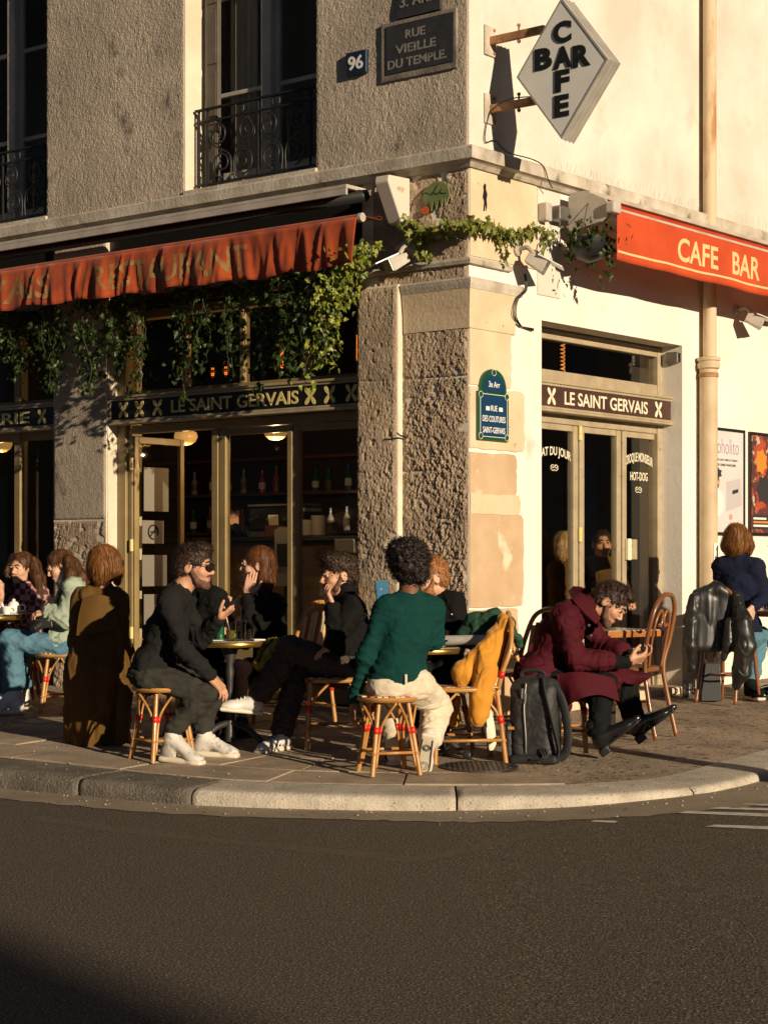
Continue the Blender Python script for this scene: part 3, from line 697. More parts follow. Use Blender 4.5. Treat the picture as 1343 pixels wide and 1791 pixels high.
# big street: wide opening
SF = thing('shopfront', tuple(FL(2.4, -.2, .15)), 'bronze painted shopfront with folding glass doors below the red restaurant awning', 'shopfront')
dF = -0.16
xs_ = lambda px: FL.at(px, 900, dF)[0]
bl = PE + .004; br = P2[0] - .004
f = MB(); f.box(FL, br - .10, br, dF - .10, dF + .035, .12, 3.40); f.build('door_jamb', m_gold, SF, bevel=.008)
MB().box(FL, br - .155, br - .105, dF - .08, dF + .01, .12, 2.40).build('door_jamb', m_gold, SF, bevel=.006)
MB().box(FL, bl, bl + .05, dF - .10, dF + .03, .12, 3.40).build('door_jamb', m_gold, SF, bevel=.006)
MB().box(FL, bl + .051, br - .156, dF - .09, dF + .02, 2.36, 2.43).build('head_rail', m_gold, SF, bevel=.005)
for (p0, p1, mm) in ((371, 394, m_gold), (503, 521, m_gold)):
    g = MB(); a, c_ = xs_(p1), xs_(p0); g.box(FL, a, (a + c_) / 2 - .004, dF - .06, dF, .15, 2.358); g.box(FL, (a + c_) / 2 + .004, c_, dF - .055, dF + .008, .15, 2.357); g.build('door_stile', mm, SF, bevel=.006)
for (p0, p1) in ((394, 503), (521, 622)):
    a, c_ = xs_(p1), xs_(p0); glaze('door_pane', SF, FL, a, c_, dF - .03, .55, 2.36)
    g = MB(); g.box(FL, a + .001, c_ - .001, dF - .055, dF - .004, .15, .56); g.build('door_kick_panel', m_gold, SF, bevel=.006)
    MB().box(FL, a + .001, c_ - .001, dF - .055, dF - .002, 2.30, 2.355).build('door_top_rail', m_gold, SF, bevel=.004)
# the folded-back leaf at the open side, with its notices
hin = FL(xs_(233), dF, 0); fold = (-NL * .93 + UL * .02).normalized(); FD = Frame(hin, fold, -UL)
g = MB(); g.box(FD, 0, .05, -.02, .02, .16, 2.34); g.box(FD, .56, .61, -.02, .02, .16, 2.34); g.box(FD, .051, .559, -.02, .02, .16, .6); g.box(FD, .051, .559, -.02, .02, 2.28, 2.34); g.build('open_door_leaf', m_gold, SF, bevel=.005)
glaze('door_pane', SF, FD, .045, .565, 0, .6, 2.28)
for (z0, z1, x0, x1) in ((1.05, 1.32, .10, .40), (1.42, 1.62, .10, .36), (1.70, 2.08, .12, .42), (.72, .98, .12, .44)):
    MB().box(FD, x0, x1, .006, .010, z0, z1).build('notice_sheet', m_notice, SF)
b = MB(); c_ = FD(.23, .013, 1.52); b.tube([c_ + fold * .06 * math.cos(t * math.pi / 8) + ZUP * .06 * math.sin(t * math.pi / 8) for t in range(16)], .007, 5, closed=True); b.tube([c_ + fold * .04 + ZUP * .04, c_ - fold * .04 - ZUP * .04], .006, 5); b.tube([c_ - fold * .035, c_ + fold * .035], .006, 5)
b.build('no_smoking_mark', m_black, SF)
for z in (.6, 1.35, 2.05): MB().lathe(hin + ZUP * z + NL * .02, [(.012, 0), (.016, .004), (.016, .10), (.012, .104)], 10).build('hinge', m_goldletter, SF)
# transom lights above the board
MB().box(FL, bl + .052, br - .101, dF - .08, dF + .02, 2.66, 2.72).build('transom_rail', m_gold, SF, bevel=.005)
MB().box(FL, bl + .052, br - .101, dF - .08, dF + .02, 3.33, 3.40).build('transom_rail', m_gold, SF, bevel=.005)
for k in range(4):
    a = bl + .05 + (br - bl - .15) * k / 4; e = bl + .05 + (br - bl - .15) * (k + 1) / 4
    if k: MB().box(FL, a - .02, a + .02, dF - .07, dF + .01, 2.721, 3.329).build('transom_bar', m_gold, SF, bevel=.004)
    glaze('transom_pane', SF, FL, a + .02, e - .02, dF - .03, 2.72, 3.33)
def sign_board(fr, a0, a1, d0, d1, text, tpx, petal_px, dt, m_b, m_t, label, rev, m_tr, pet_m):
    t = thing('shop_sign_board', tuple(fr((a0 + a1) / 2, d0, SZ0)), label, 'sign')
    MB().box(fr, a0 + .022, a1 - .022, d0, d1 - .012, SZ0 + .022, SZ1 - .022).build('board', m_b, t)
    g = MB(); g.box(fr, a0, a1, d0, d1, SZ0, SZ0 + .02); g.box(fr, a0, a1, d0, d1, SZ1 - .02, SZ1); g.box(fr, a0, a0 + .02, d0, d1, SZ0 + .021, SZ1 - .021); g.box(fr, a1 - .02, a1, d0, d1, SZ0 + .021, SZ1 - .021)
    g.box(fr, a0 - .012, a1 + .012, d0, d1 + .012, SZ1 + .001, SZ1 + .022); g.box(fr, a0 - .012, a1 + .012, d0, d1 + .012, SZ0 - .022, SZ0 - .001)
    g.build('moulded_trim', m_tr, t, bevel=.005)
    if text:
        xa, xb = fr.at(tpx[0], 700, d1)[0], fr.at(tpx[1], 700, d1)[0]
        lettering(text, fr(xa, d1 - .0115, SZ0 + .047), fr(xb, 0, 0) - fr(xa, 0, 0), ZUP, abs(xb - xa), .105, m_t, t, bold=.015, ext=.004)
    for p in petal_px: petals(fr, fr.at(p, 700, d1)[0], (SZ0 + SZ1) / 2, d1 - .0115, .10, .115, pet_m, t)
    return t
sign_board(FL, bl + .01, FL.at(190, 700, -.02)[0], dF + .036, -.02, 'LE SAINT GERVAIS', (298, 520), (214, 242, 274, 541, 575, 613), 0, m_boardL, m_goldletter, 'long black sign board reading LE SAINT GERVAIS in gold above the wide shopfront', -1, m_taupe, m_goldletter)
# second opening, further along the big street
SF2 = thing('shopfront', tuple(FL(5.6, -.2, .2)), 'dark bronze shopfront beyond the narrow rough pier at the picture edge', 'shopfront')
b2 = P2[1] + .004
for (x0, x1) in ((b2, b2 + .06), (b2 + .62, b2 + .70), (b2 + 1.3, b2 + 1.38), (6.9, 6.99)): MB().box(FL, x0, x1, dF - .08, dF + .02, .15, 3.4).build('door_stile', m_gold, SF2, bevel=.006)
for (z0, z1) in ((.2, .6), (2.36, 2.44), (2.66, 2.72), (3.33, 3.4)): MB().box(FL, b2 + .061, 6.899, dF - .07, dF - .002, z0, z1).build('door_rail', m_gold if z0 > 1 else m_redwood, SF2)
for (x0, x1) in ((b2 + .06, b2 + .62), (b2 + .7, b2 + 1.3), (b2 + 1.38, 6.9)): glaze('door_pane', SF2, FL, x0 - .002, x1 + .002, dF - .09, .6, 3.33)
MB().box(FL, b2 + .10, b2 + .40, dF - .30, dF - .26, .3, 2.3).build('wooden_screen', m_redwood, SF2)
t = sign_board(FL, b2 + .005, 6.9, dF + .022, -.03, None, None, (72,), 0, m_boardL, m_goldletter, 'dark sign board ending in ERIE beyond the narrow rough pier', -1, m_taupe, m_goldletter)
a1_, a0_ = FL.at(50, 725, -.03)[0], FL.at(-115, 725, -.03)[0]
lettering('BRASSERIE', FL(a0_, -.042, SZ0 + .047), -UL, ZUP, a0_ - a1_, .105, m_goldletter, t, bold=.015, ext=.004)

# small street: door recess with three glass leaves
DF = thing('cafe_door', tuple(FR(2.0, -.2, .15)), 'taupe framed three leaf glass door in the cream wall beside the tan corner stones', 'door')
dD = -0.22
xr = lambda px: FR.at(px, 900, dD)[0]
d1_ = DR1 - .004; d0_ = DR0 + .004
MB().box(FR, xr(1147), xr(1166), dD - .08, dD + .02, .17, 3.10).build('door_jamb', m_taupe, DF, bevel=.008)
MB().box(FR, d0_, d0_ + .06, dD - .08, dD + .02, .17, 3.10).build('door_jamb', m_taupe, DF, bevel=.008)
MB().box(FR, xr(1166) + .002, d1_, dD - .10, dD - .02, .17, 3.10).build('door_architrave', m_reveal, DF, bevel=.006)
for (z0, z1, dd) in ((2.36, 2.45, .01), (2.69, 2.78, .015), (3.02, 3.10, .015)): MB().box(FR, d0_ + .061, xr(1147) - .001, dD - .07, dD + dd, z0, z1).build('door_head_rail', m_taupe, DF, bevel=.007)
glaze('transom_pane', DF, FR, d0_ + .05, xr(1147) + .01, dD - .03, 2.77, 3.03)
leaf = [(d0_ + .062, xr(1003)), (xr(1020), xr(1079)), (xr(1094), xr(1146))]
for i, (a, c_) in enumerate(leaf):
    glaze('door_pane', DF, FR, a - .004, c_ + .004, dD - .03, .52, 2.36)
    MB().box(FR, a + .001, c_ - .001, dD - .055, dD - .005, .19, .53).build('door_kick_panel', m_taupe, DF, bevel=.01)
    MB().box(FR, a + .001, c_ - .001, dD - .054, dD - .006, 2.31, 2.359).build('door_top_rail', m_taupe, DF, bevel=.004)
for (p0, p1) in ((1003, 1020), (1079, 1094)):
    a, c_ = xr(p0), xr(p1); m_ = (a + c_) / 2
    MB().box(FR, a, m_ - .003, dD - .06, dD, .18, 2.358).build('door_stile', m_taupe, DF, bevel=.007)
    MB().box(FR, m_ + .003, c_, dD - .055, dD + .012, .18, 2.357).build('door_stile', m_taupe, DF, bevel=.007)
for z in (.75, 1.42, 2.24): MB().lathe(FR(xr(1011.5), dD + .016, z), [(.012, 0), (.017, .005), (.017, .055), (.020, .058), (.017, .061), (.017, .115), (.012, .12)], 12).build('hinge', m_goldletter, DF)
ha = xr(1094)
MB().box(FR, ha + .02, ha + .115, dD - .002, dD + .045, 1.28, 1.45).build('lock_case', m_taupe, DF, bevel=.006)
MB().box(FR, ha - .035, ha + .018, dD + .014, dD + .05, 1.275, 1.455).build('lock_case', m_cream, DF, bevel=.006)
def decal(text, px0, px1, y0, y1, bold=.01, arc=0.0, nm='door_lettering'):
    o_, x_, w_, h_ = on_wall(FR, px0, px1, y0, y1, y0 + (px1 - px0) * .12, y1 + (px1 - px0) * .12, dD - .026)
    return lettering(text, o_, UR, ZUP, w_, h_, m_cream, DF, nm, bold=bold, ext=.0017, slices=20 if arc else 0, arc=arc)
decal('PLAT DU JOUR', 938, 998, 786, 806, .015, .45); decal('CROQUE MONSIEUR', 1093, 1141, 797, 816, .015, .45); decal('HOT-DOG', 1102, 1132, 824, 839, .015)
for (px, y) in ((970, 816), (1117, 855)):
    a, z = FR.at(px, y, dD - .02); b = MB()
    for sg in (-1, 1):
        b.tube([FR(a + sg * (.016 + .030 * t / 12 + .026 * math.cos(t * .75) * (1 - t / 16)), dD - .024, z + .018 * math.sin(t * .75) * (1 - t / 16)) for t in range(13)], .0035, 5)
        b.tube([FR(a + sg * .055 * (1 - t / 6), dD - .024, z - .014 - .018 * math.sin(t / 6 * 2.6)) for t in range(7)], .0035, 5)
    b.build('scroll_ornament', m_cream, DF)
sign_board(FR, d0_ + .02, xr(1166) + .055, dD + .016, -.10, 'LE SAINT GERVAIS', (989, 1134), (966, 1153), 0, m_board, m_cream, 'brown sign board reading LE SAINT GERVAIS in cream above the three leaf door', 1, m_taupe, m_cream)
MB().box(FR, DR0 - .02, DR1 + .05, -.3, .10, -.05, .205).build('doorstep', m_quoin_pale, DF, bevel=.015)
hh = thing('door_closer', tuple(FR(xr(1157), -.12, 2.98)), 'small grey box lamp under the lintel at the upper corner of the three leaf door', 'lamp')
MB().box(FR, xr(1150), xr(1168), -.15, -.03, 2.96, 3.06).build('housing', m_metal, hh, bevel=.012); MB().box(FR, xr(1153), xr(1165), -.029, -.015, 2.97, 3.05).build('lens', m_black, hh, bevel=.004)

# ================================================================ signs on the walls
def wall_rect(fr, px0, px1, yt0, yb0, yt1, yb1, d): return on_wall(fr, px0, px1, yt0, yb0, yt1, yb1, d)
m_navy = mat('navy_enamel', (0.010, 0.022, 0.055), 0.35, col2=(0.016, 0.026, 0.05), vs=9)
m_blue = mat('blue_enamel', (0.010, 0.045, 0.10), 0.28, coat=0.4)
m_green = mat('green_enamel', (0.012, 0.075, 0.030), 0.28, coat=0.4)
m_greylet = mat('weathered_letter_paint', (0.23, 0.215, 0.19), 0.7, col2=(0.10, 0.095, 0.085), vs=30, vlo=.5, vhi=.65)
m_slate = mat('sooty_slate', (0.022, 0.022, 0.025), 0.7, col2=(0.035, 0.034, 0.035), vs=10, bump=.3, bs=60, bd=.004)
# number plate
o_, x_, w_, h_ = wall_rect(FL, 606, 642, 92, 134, 86, 126, .03)
a_, z_ = FL.at(606, 113, .03)[0], o_.z
t = thing('house_number_plate', tuple(FL(a_ - w_ / 2, .02, z_)), 'small dark blue enamel plate with the number 96 on the grey stucco', 'sign')
MB().box(FL, a_ - w_, a_, .005, .045, z_, z_ + h_).build('plate', m_navy, t, bevel=.008)
lettering('96', FL(a_ - w_ * .14, .046, z_ + h_ * .2), -UL, ZUP, w_ * .72, h_ * .6, m_white, t, bold=.02, ext=.003)
# old street name stone, and the enamel sign above it
o_, x_, w_, h_ = wall_rect(FL, 666, 798, 41, 146, 12, 116, .03); a_, z_ = FL.at(666, 90, .03)[0], o_.z
t = thing('stone_street_plaque', tuple(FL(a_ - w_ / 2, .02, z_)), 'weathered dark stone plaque reading RUE VIEILLE DU TEMPLE set in the grey stucco', 'sign')
MB().box(FL, a_ - w_, a_, .004, .03, z_, z_ + h_).build('stone_surround', m_cornice_dark, t, bevel=.006)
MB().box(FL, a_ - w_ + .02, a_ - .055, .0305, .037, z_ + .05, z_ + h_ - .03).build('name_panel', m_slate, t, bevel=.003)
for txt, x0, x1, zz, hh_ in (('RUE', .34, .60, .66, .145), ('VIEILLE', .205, .74, .425, .15), ('DU TEMPLE.', .10, .88, .19, .15)):
    lettering(txt, FL(a_ - w_ * x0, .0372, z_ + h_ * zz), -UL, ZUP, w_ * (x1 - x0), h_ * hh_, m_greylet, t, bold=.02, ext=.002)
o2 = FL.at(695, 28, .03); aa = o2[0]; ab = FL.at(770, 10, .03)[0]; zb = z_ + h_ + .01
t = thing('arrondissement_plaque', tuple(FL((aa + ab) / 2, .02, zb)), 'black arched plaque with 3. ARR on top of the dark stone street plaque', 'sign')
P = [(aa, zb), (ab, zb), (ab, zb + .035)] + [((aa + ab) / 2 + (ab - aa) * .5 * math.cos(math.pi * k / 14), zb + .04 + .30 * math.sin(math.pi * k / 14)) for k in range(15)] + [(aa, zb + .035)]
MB().prism([FL(x, .006, z) for x, z in P], NL * .03).build('plate', m_slate, t)
lettering('3. ARR', FL(aa - .03, .0365, zb + .075), -UL, ZUP, (aa - ab) - .06, .085, m_greylet, t, bold=.015, ext=.003)
# enamel street sign
px0, px1 = 834, 888
a0, _ = FR.at(px0, 770, .02); a1, _ = FR.at(px1, 770, .02); zb = FR.at(860, 771, .02)[1]; zt = FR.at(860, 686, .02)[1]; wv = a1 - a0
t = thing('street_name_sign', tuple(FR((a0 + a1) / 2, .01, zb)), 'green and blue enamel street sign reading RUE DES COUTURES SAINT-GERVAIS on the tan corner stones', 'sign')
arch = lambda x0, x1, z0, hgt: [(x0, z0)] + [(x1, z0)] + [((x0 + x1) / 2 + (x1 - x0) / 2 * math.cos(math.pi * k / 14), z0 + hgt * math.sin(math.pi * k / 14) ** .8) for k in range(1, 14)]
MB().box(FR, a0, a1, .010, .030, zb, zt).build('green_border', m_green, t, bevel=.004)
MB().prism([FR(x, .010, z) for x, z in arch(a0 + .03, a1 - .03, zt + .001, .17)], NR * .02).build('arched_top', m_green, t)
MB().box(FR, a0 + .028, a1 - .028, .0302, .0325, zb + .03, zt - .02).build('blue_field', m_blue, t)
MB().prism([FR(x, .0302, z) for x, z in arch(a0 + .055, a1 - .055, zt + .005, .125)], NR * .0025).build('blue_field', m_blue, t)
b = MB()
for (x0, x1, z0, z1) in ((a0 + .028, a1 - .028, zb + .026, zb + .030), (a0 + .028, a1 - .028, zt - .020, zt - .016), (a0 + .024, a0 + .028, zb + .03, zt - .02), (a1 - .028, a1 - .024, zb + .03, zt - .02)): b.box(FR, x0, x1, .0302, .034, z0, z1)
b.build('white_line', m_white, t)
for (x, z) in ((a0 + .03, zb + .03), (a1 - .03, zb + .03), (a0 + .03, zt - .025), (a1 - .03, zt - .025), ((a0 + a1) / 2, zt + .145)):
    b = MB(); b.tube([FR(x + .017 * math.cos(k * math.pi / 6), .036, z + .017 * math.sin(k * math.pi / 6)) for k in range(12)], .003, 5, closed=True); b.lathe(FR(x, .033, z), [(.012, 0), (.012, .003), (0, .006)], 10, axis=NR); b.build('corner_rosette', m_green, t)
    MB().tube([FR(x + .024 * math.cos(k * math.pi / 6), .034, z + .024 * math.sin(k * math.pi / 6)) for k in range(12)], .0022, 4, closed=True).build('white_line', m_white, t)
fs_ = zt - zb
for txt, x0, x1, z0, hg in (('RUE', .40, .60, .61, .115), ('DES COUTURES', .13, .87, .385, .125), ('SAINT-GERVAIS', .14, .86, .155, .125)):
    lettering(txt, FR(a0 + wv * x0, .0326, zb + fs_ * z0), UR, ZUP, wv * (x1 - x0), fs_ * hg, m_white, t, bold=.01, ext=.0022)
lettering('3e Arr', FR(a0 + wv * .33, .0328, zt + .035), UR, ZUP, wv * .36, .045, m_white, t, bold=.01, ext=.002)
for x in (.24, .66): MB().box(FR, a0 + wv * x, a0 + wv * (x + .12), .0326, .0345, zb + fs_ * .615, zb + fs_ * .70).build('white_sticker', m_white, t)

# diamond CAFE BAR sign on two brackets
FS = Frame(C0 + UR * 0.16, NR, -UR)
pl, pr = FS.at(903, 118, 0), FS.at(1063, 106, 0); ptp = FS.at(985, -6, 0); pb = FS.at(990, 241, 0)
cxm = (pl[0] + pr[0]) / 2; czm = (pl[1] + pr[1]) / 2; hw = (pr[0] - pl[0]) / 2; hz = (ptp[1] - pb[1]) / 2; czm = (ptp[1] + pb[1]) / 2
t = thing('projecting_diamond_sign', tuple(FS(cxm, 0, czm - hz)), 'white diamond sign with CAFE crossing BAR in black letters held by rusty arms', 'sign')
dia = lambda q: [(cxm - hw * q, czm), (cxm, czm - hz * q), (cxm + hw * q, czm), (cxm, czm + hz * q)]
m_signface = mat('white_sign_face', (0.86, 0.82, 0.75), 0.3, col2=(0.78, 0.74, 0.67), vs=3, spec=.6)
DT = .15
MB().prism([FS(x, -.004, z) for x, z in dia(.95)], UR * (DT - .008)).build('sign_face', m_signface, t)
g = MB(); oo, ii = dia(1.0), dia(.955)
for k in range(4):
    j = (k + 1) % 4; P = [oo[k], oo[j], ii[j], ii[k]]
    g.prism([FS(x, 0, z) for x, z in P], UR * DT)
for off in (.05, .10, .15):
    o3, i3 = dia(1.012), dia(.99)
    for k in range(4): j = (k + 1) % 4; g.prism([FS(x, -off, z) for x, z in (o3[k], o3[j], i3[j], i3[k])], UR * .012)
g.build('metal_frame', mat('grey_frame_paint', (.42, .39, .34), .45, col2=(.34, .31, .27), vs=7), t)
def char(c, x, z, w, h): lettering(c, FS(x - w / 2, -.0038, z - h / 2), NR, ZUP, w, h, m_black, t, bold=.045, ext=.006)
q = hz * .285
FSp = lambda px, py: FS.at(px, py, 0)
for c_, px, py in (('C', 983, 55), ('A', 984, 99), ('F', 983, 140), ('E', 982, 184)):
    x, z = FSp(px, py); char(c_, x, z, hw * .40 if c_ in 'CA' else hw * .32, hz * .31)
for c_, px, py in (('B', 950, 102), ('R', 1017, 96)):
    x, z = FSp(px, py); char(c_, x, z, hw * .385, hz * .31)
for py in (66, 186):
    z = FS.at(880, py, -.09)[1]; xe = FS.at(940, py, -.09)[0]
    b = MB(); b.box(FS, .0, xe + .06, -.105, -.075, z - .03, z + .03); b.box(FS, .0, xe + .04, -.125, -.105, z + .022, z + .03); b.build('bracket_arm', m_rust, t, bevel=.004)
    MB().box(FS, .003, .016, -.16, -.02, z - .11, z + .11).build('wall_plate', m_cornice, t, bevel=.004)
    for sg in (-1, 1): MB().lathe(FS(.016, -.13, z + sg * .085), [(.012, 0), (.012, .008), (0, .012)], 8, axis=NR).build('bolt', m_rust, t)
    MB().lathe(FS(xe * .62, -.09, z - .06), [(.008, 0), (.014, .01), (.014, .022), (.007, .024), (.007, .12), (.013, .122), (.013, .14)], 8).build('bolt', m_rust, t)
cable = bez([FS(xe, -.1, z + .03), FS(xe * .5, -.08, z + .045), FS(.06, -.07, z - .0), FS(.02, -.04, z - .1), FS(.016, -.02, z - .25), FR(.30, .018, ZC1 + .10), FR(.42, .05, ZC1 + .03), FR(.72, .06, ZC1 + .028), FR(.80, .11, ZC1 - .02), FR(.85, .12, ZC0 + .03), FR(.92, .11, ZC0 - .02)], 8)
tag(MB().tube(cable, .0045, 6).build('sign_cable', m_black, None, smooth=True), 'thin black cable running from the diamond sign down over the cornice', 'cable')

# posters
def poster(px0, px1, yt, yb, label, bgm):
    a0, z0 = FR.at(px0, yt, .02); a1 = FR.at(px1, yt, .02)[0]; zt = FR.at((px0 + px1) / 2, (yt + 2), .02)[1]; zb = FR.at((px0 + px1) / 2, yb, .02)[1]
    t = thing('framed_poster', tuple(FR((a0 + a1) / 2, .02, zb)), label, 'poster')
    g = MB(); g.box(FR, a0, a1, .004, .03, zb, zb + .025); g.box(FR, a0, a1, .004, .03, zt - .025, zt); g.box(FR, a0, a0 + .022, .004, .03, zb + .026, zt - .026); g.box(FR, a1 - .022, a1, .004, .03, zb + .026, zt - .026)
    g.build('poster_frame', m_black, t, bevel=.003)
    MB().box(FR, a0 + .02, a1 - .02, .006, .018, zb + .02, zt - .02).build('print', bgm, t)
    return t, a0, a1, zb, zt
m_print1 = mat('grey_white_print', (0.66, 0.62, 0.60), 0.5, col2=(0.56, 0.52, 0.52), vs=2)
t, a0, a1, zb, zt = poster(1238, 1302, 747, 936, 'pale framed poster titled Noholito with a drawn face hung beside the drainpipe', m_print1)
m_violet = mat('violet_print', (0.30, 0.20, 0.30), .6); m_inkp = mat('ink_print', (0.03, 0.028, 0.03), .6); m_faceprint = mat('skin_tone_print', (0.55, 0.30, 0.20), .6)
wv, hv = a1 - a0, zt - zb
PX = lambda x, z: (a0 + wv * x, zb + hv * z)
lettering('Noholito', FR(a0 + wv * .10, .0182, zt - hv * .24), UR, ZUP, wv * .74, hv * .14, m_violet, t, 'poster_title', bold=-.015, ext=.0016)
lettering('LE LIVRE QUI CASSE LE TABOU', FR(a0 + wv * .12, .0182, zt - hv * .31), UR, ZUP, wv * .68, hv * .022, m_inkp, t, 'poster_text', ext=.0016)
lettering("SUR LES CRISES D'ANGOISSE", FR(a0 + wv * .14, .0182, zt - hv * .355), UR, ZUP, wv * .62, hv * .022, m_inkp, t, 'poster_text', ext=.0016)
def blob(cx_, cz_, rx, rz_, m, nm, d=.0182, n=14, ph=0.0, jag=0.0):
    MB().prism([FR(a0 + wv * (cx_ + rx * math.cos(2 * math.pi * k / n + ph) * (1 + jag * (k % 2))), d, zb + hv * (cz_ + rz_ * math.sin(2 * math.pi * k / n + ph) * (1 + jag * (k % 2)))) for k in range(n)], NR * .0016).build(nm, m, t)
blob(.24, .30, .20, .13, m_white, 'drawn_shirt', d=.0181); blob(.22, .50, .095, .075, m_faceprint, 'drawn_face', d=.0199); blob(.22, .575, .12, .045, m_inkp, 'drawn_hair', d=.0217, jag=.35)
blob(.22, .455, .06, .025, m_inkp, 'drawn_beard', d=.0217); blob(.18, .515, .018, .008, m_inkp, 'drawn_eye', d=.0217); blob(.27, .515, .018, .008, m_inkp, 'drawn_eye', d=.0217)
m_greyprint = mat('grey_print', (0.48, 0.44, 0.45), .6)
MB().prism([FR(*((lambda q: (q[0], .0182, q[1]))(PX(x, z)))) for x, z in ((.50, .22), (.92, .28), (.88, .54), (.50, .50))], NR * .0016).build('drawn_book', m_greyprint, t)
MB().prism([FR(*((lambda q: (q[0], .02, q[1]))(PX(x, z)))) for x, z in ((.66, .385), (.82, .405), (.82, .44), (.66, .42))], NR * .0016).build('drawn_label', m_inkp, t)
blob(.62, .17, .05, .03, m_faceprint, 'drawn_face')
for k in range(3): MB().prism([FR(*((lambda q: (q[0], .0182, q[1]))(PX(x, z)))) for x, z in ((.55, .11 - k * .02), (.85, .125 - k * .02), (.85, .132 - k * .02), (.55, .117 - k * .02))], NR * .0016).build('poster_text', m_faceprint, t)
m_abs = mat('dark_red_abstract_print', (0.10, 0.035, 0.03), .5, col2=(0.42, 0.07, 0.03), vs=7, vlo=.48, vhi=.56, col3=(0.55, 0.42, 0.30), vs3=11, lo3=.60, hi3=.66)
t, a0, a1, zb, zt = poster(1311, 1368, 756, 937, 'dark red abstract framed poster at the picture edge behind the ginger haired woman', m_abs)
wv, hv = a1 - a0, zt - zb
MB().box(FR, a0 + .05, a1 - .05, .0182, .0198, zb + hv * .06, zb + hv * .20).build('print_band', m_inkp, t)
m_or = mat('orange_print', (0.62, 0.22, 0.03), .6)
for k, (mm, x1) in enumerate(((m_white, .5), (m_or, .8), (m_white, .7))): MB().box(FR, a0 + .07, a0 + wv * x1, .02, .0215, zb + hv * (.155 - k * .035), zb + hv * (.175 - k * .035)).build('poster_text', mm, t)
blob(.45, .45, .20, .12, m_inkp, 'dark_shape', jag=.3); blob(.35, .72, .15, .10, m_or, 'orange_shape', jag=.3); blob(.7, .62, .14, .10, m_inkp, 'dark_shape', jag=.4, d=.02)

# stickers on the frieze: a leafy green street-art shape and a small black stencil figure
m_leafart = mat('green_street_art_paint', (0.13, 0.165, 0.05), 0.8, col2=(0.20, 0.22, 0.085), vs=14, bump=.3, bs=60, bd=.004)
a, z = FL.at(765, 345, .02); t = thing('street_art_leaf_shape', tuple(FL(a, .03, z - .1)), 'flat green leafy street art piece with an orange spot under the cornice at the corner', 'street art')
P = [(-.10, -.05), (-.12, .02), (-.09, .08), (-.02, .115), (.06, .11), (.11, .07), (.125, .0), (.10, -.055), (.075, .0), (.05, -.075), (.03, -.01), (.0, -.09), (-.015, -.015), (-.045, -.095), (-.06, -.03)]
MB().prism([FL(a - x, .028, z + y_) for x, y_ in P], NL * .012).build('green_shape', m_leafart, t)
for k in range(3): MB().tube([FL(a - (-.1 + .07 * k), .0415, z + .05 - .01 * k), FL(a - (-.03 + .05 * k), .042, z + .02), FL(a - (.02 + .04 * k), .0415, z + .09 - .035 * k)], .0035, 5).build('dark_line', m_green, t)
MB().prism([FL(a - (-.10 + .035 * math.cos(k * .6)), .027, z - .085 + .03 * math.sin(k * .6)) for k in range(10)], NL * .012).build('orange_spot', mat('orange_red_paint', (0.55, 0.09, 0.02), .6), t)
a, z = FR.at(848, 345, .012); P = [(-.02, -.10), (-.01, -.03), (-.028, .0), (-.015, .05), (-.02, .08), (-.004, .105), (.014, .095), (.012, .06), (.03, .03), (.02, -.01), (.026, -.06), (.014, -.10), (.004, -.04), (-.004, -.10)]
tag(MB().prism([FR(a + x, .011, z + y_) for x, y_ in P], NR * .002).build('stencil_figure', m_black), 'small black stencilled figure on the cream plate beside the corner edge', 'sticker')

# drainpipe
t = thing('drainpipe', tuple(FR(FR.at(1238, 900, .09)[0], .09, .1)), 'cream rusty drainpipe running down the wall between door and posters', 'drainpipe')
pa, pz = FR.at(1239, 640, .09)
MB().lathe(FR(pa + .03, .085, pz - .02), [(.058, 0), (.058, TOP - pz)], 20).build('upper_pipe', mat('rust_stained_cream_paint', (0.60, 0.46, 0.30), .7, col2=(0.40, 0.20, 0.07), vs=7, vlo=.52, vhi=.66, bump=.2, bs=40, bd=.004, stretch=(1, 1, .25)), t, smooth=True, sharp=40)
MB().lathe(FR(pa, .09, 0.1), [(.078, 0), (.078, pz - .13)], 22).build('lower_pipe', mat('cream_pipe_paint', (0.58, 0.45, 0.29), .65, col2=(0.48, 0.36, 0.22), vs=5, bump=.15, bs=40, bd=.004), t, smooth=True, sharp=40)
MB().lathe(FR(pa, .09, pz - .03), [(.078, 0), (.095, .01), (.098, .05), (.088, .055), (.088, .07), (.10, .075), (.102, .10), (.06, .11)], 22).build('collar', MATS['cream_pipe_paint'], t, smooth=True, sharp=40)
MB().lathe(FR(pa, .09, pz - .10), [(.080, 0), (.086, .005), (.086, .035), (.080, .04)], 22).build('clamp', m_rust, t)
for (py, yh) in ((955, 30), (985, 22)): pass
a = pa - .03
v_, f_ = sheet([[FR(pa + .082 * math.sin(x), .09 + .082 * math.cos(x), z) for x in (-.5, .1, .7)] for z in (1.42, 1.30, 1.20)], 6, 6, .002); mesh_obj('torn_sticker', v_, f_, m_paper, t)
v_, f_ = sheet([[FR(pa + .084 * math.sin(x), .09 + .084 * math.cos(x), z) for x in (-.4, .1, .6)] for z in (1.16, 1.10, 1.02)], 6, 6, .002); mesh_obj('torn_sticker', v_, f_, m_inkp, t)
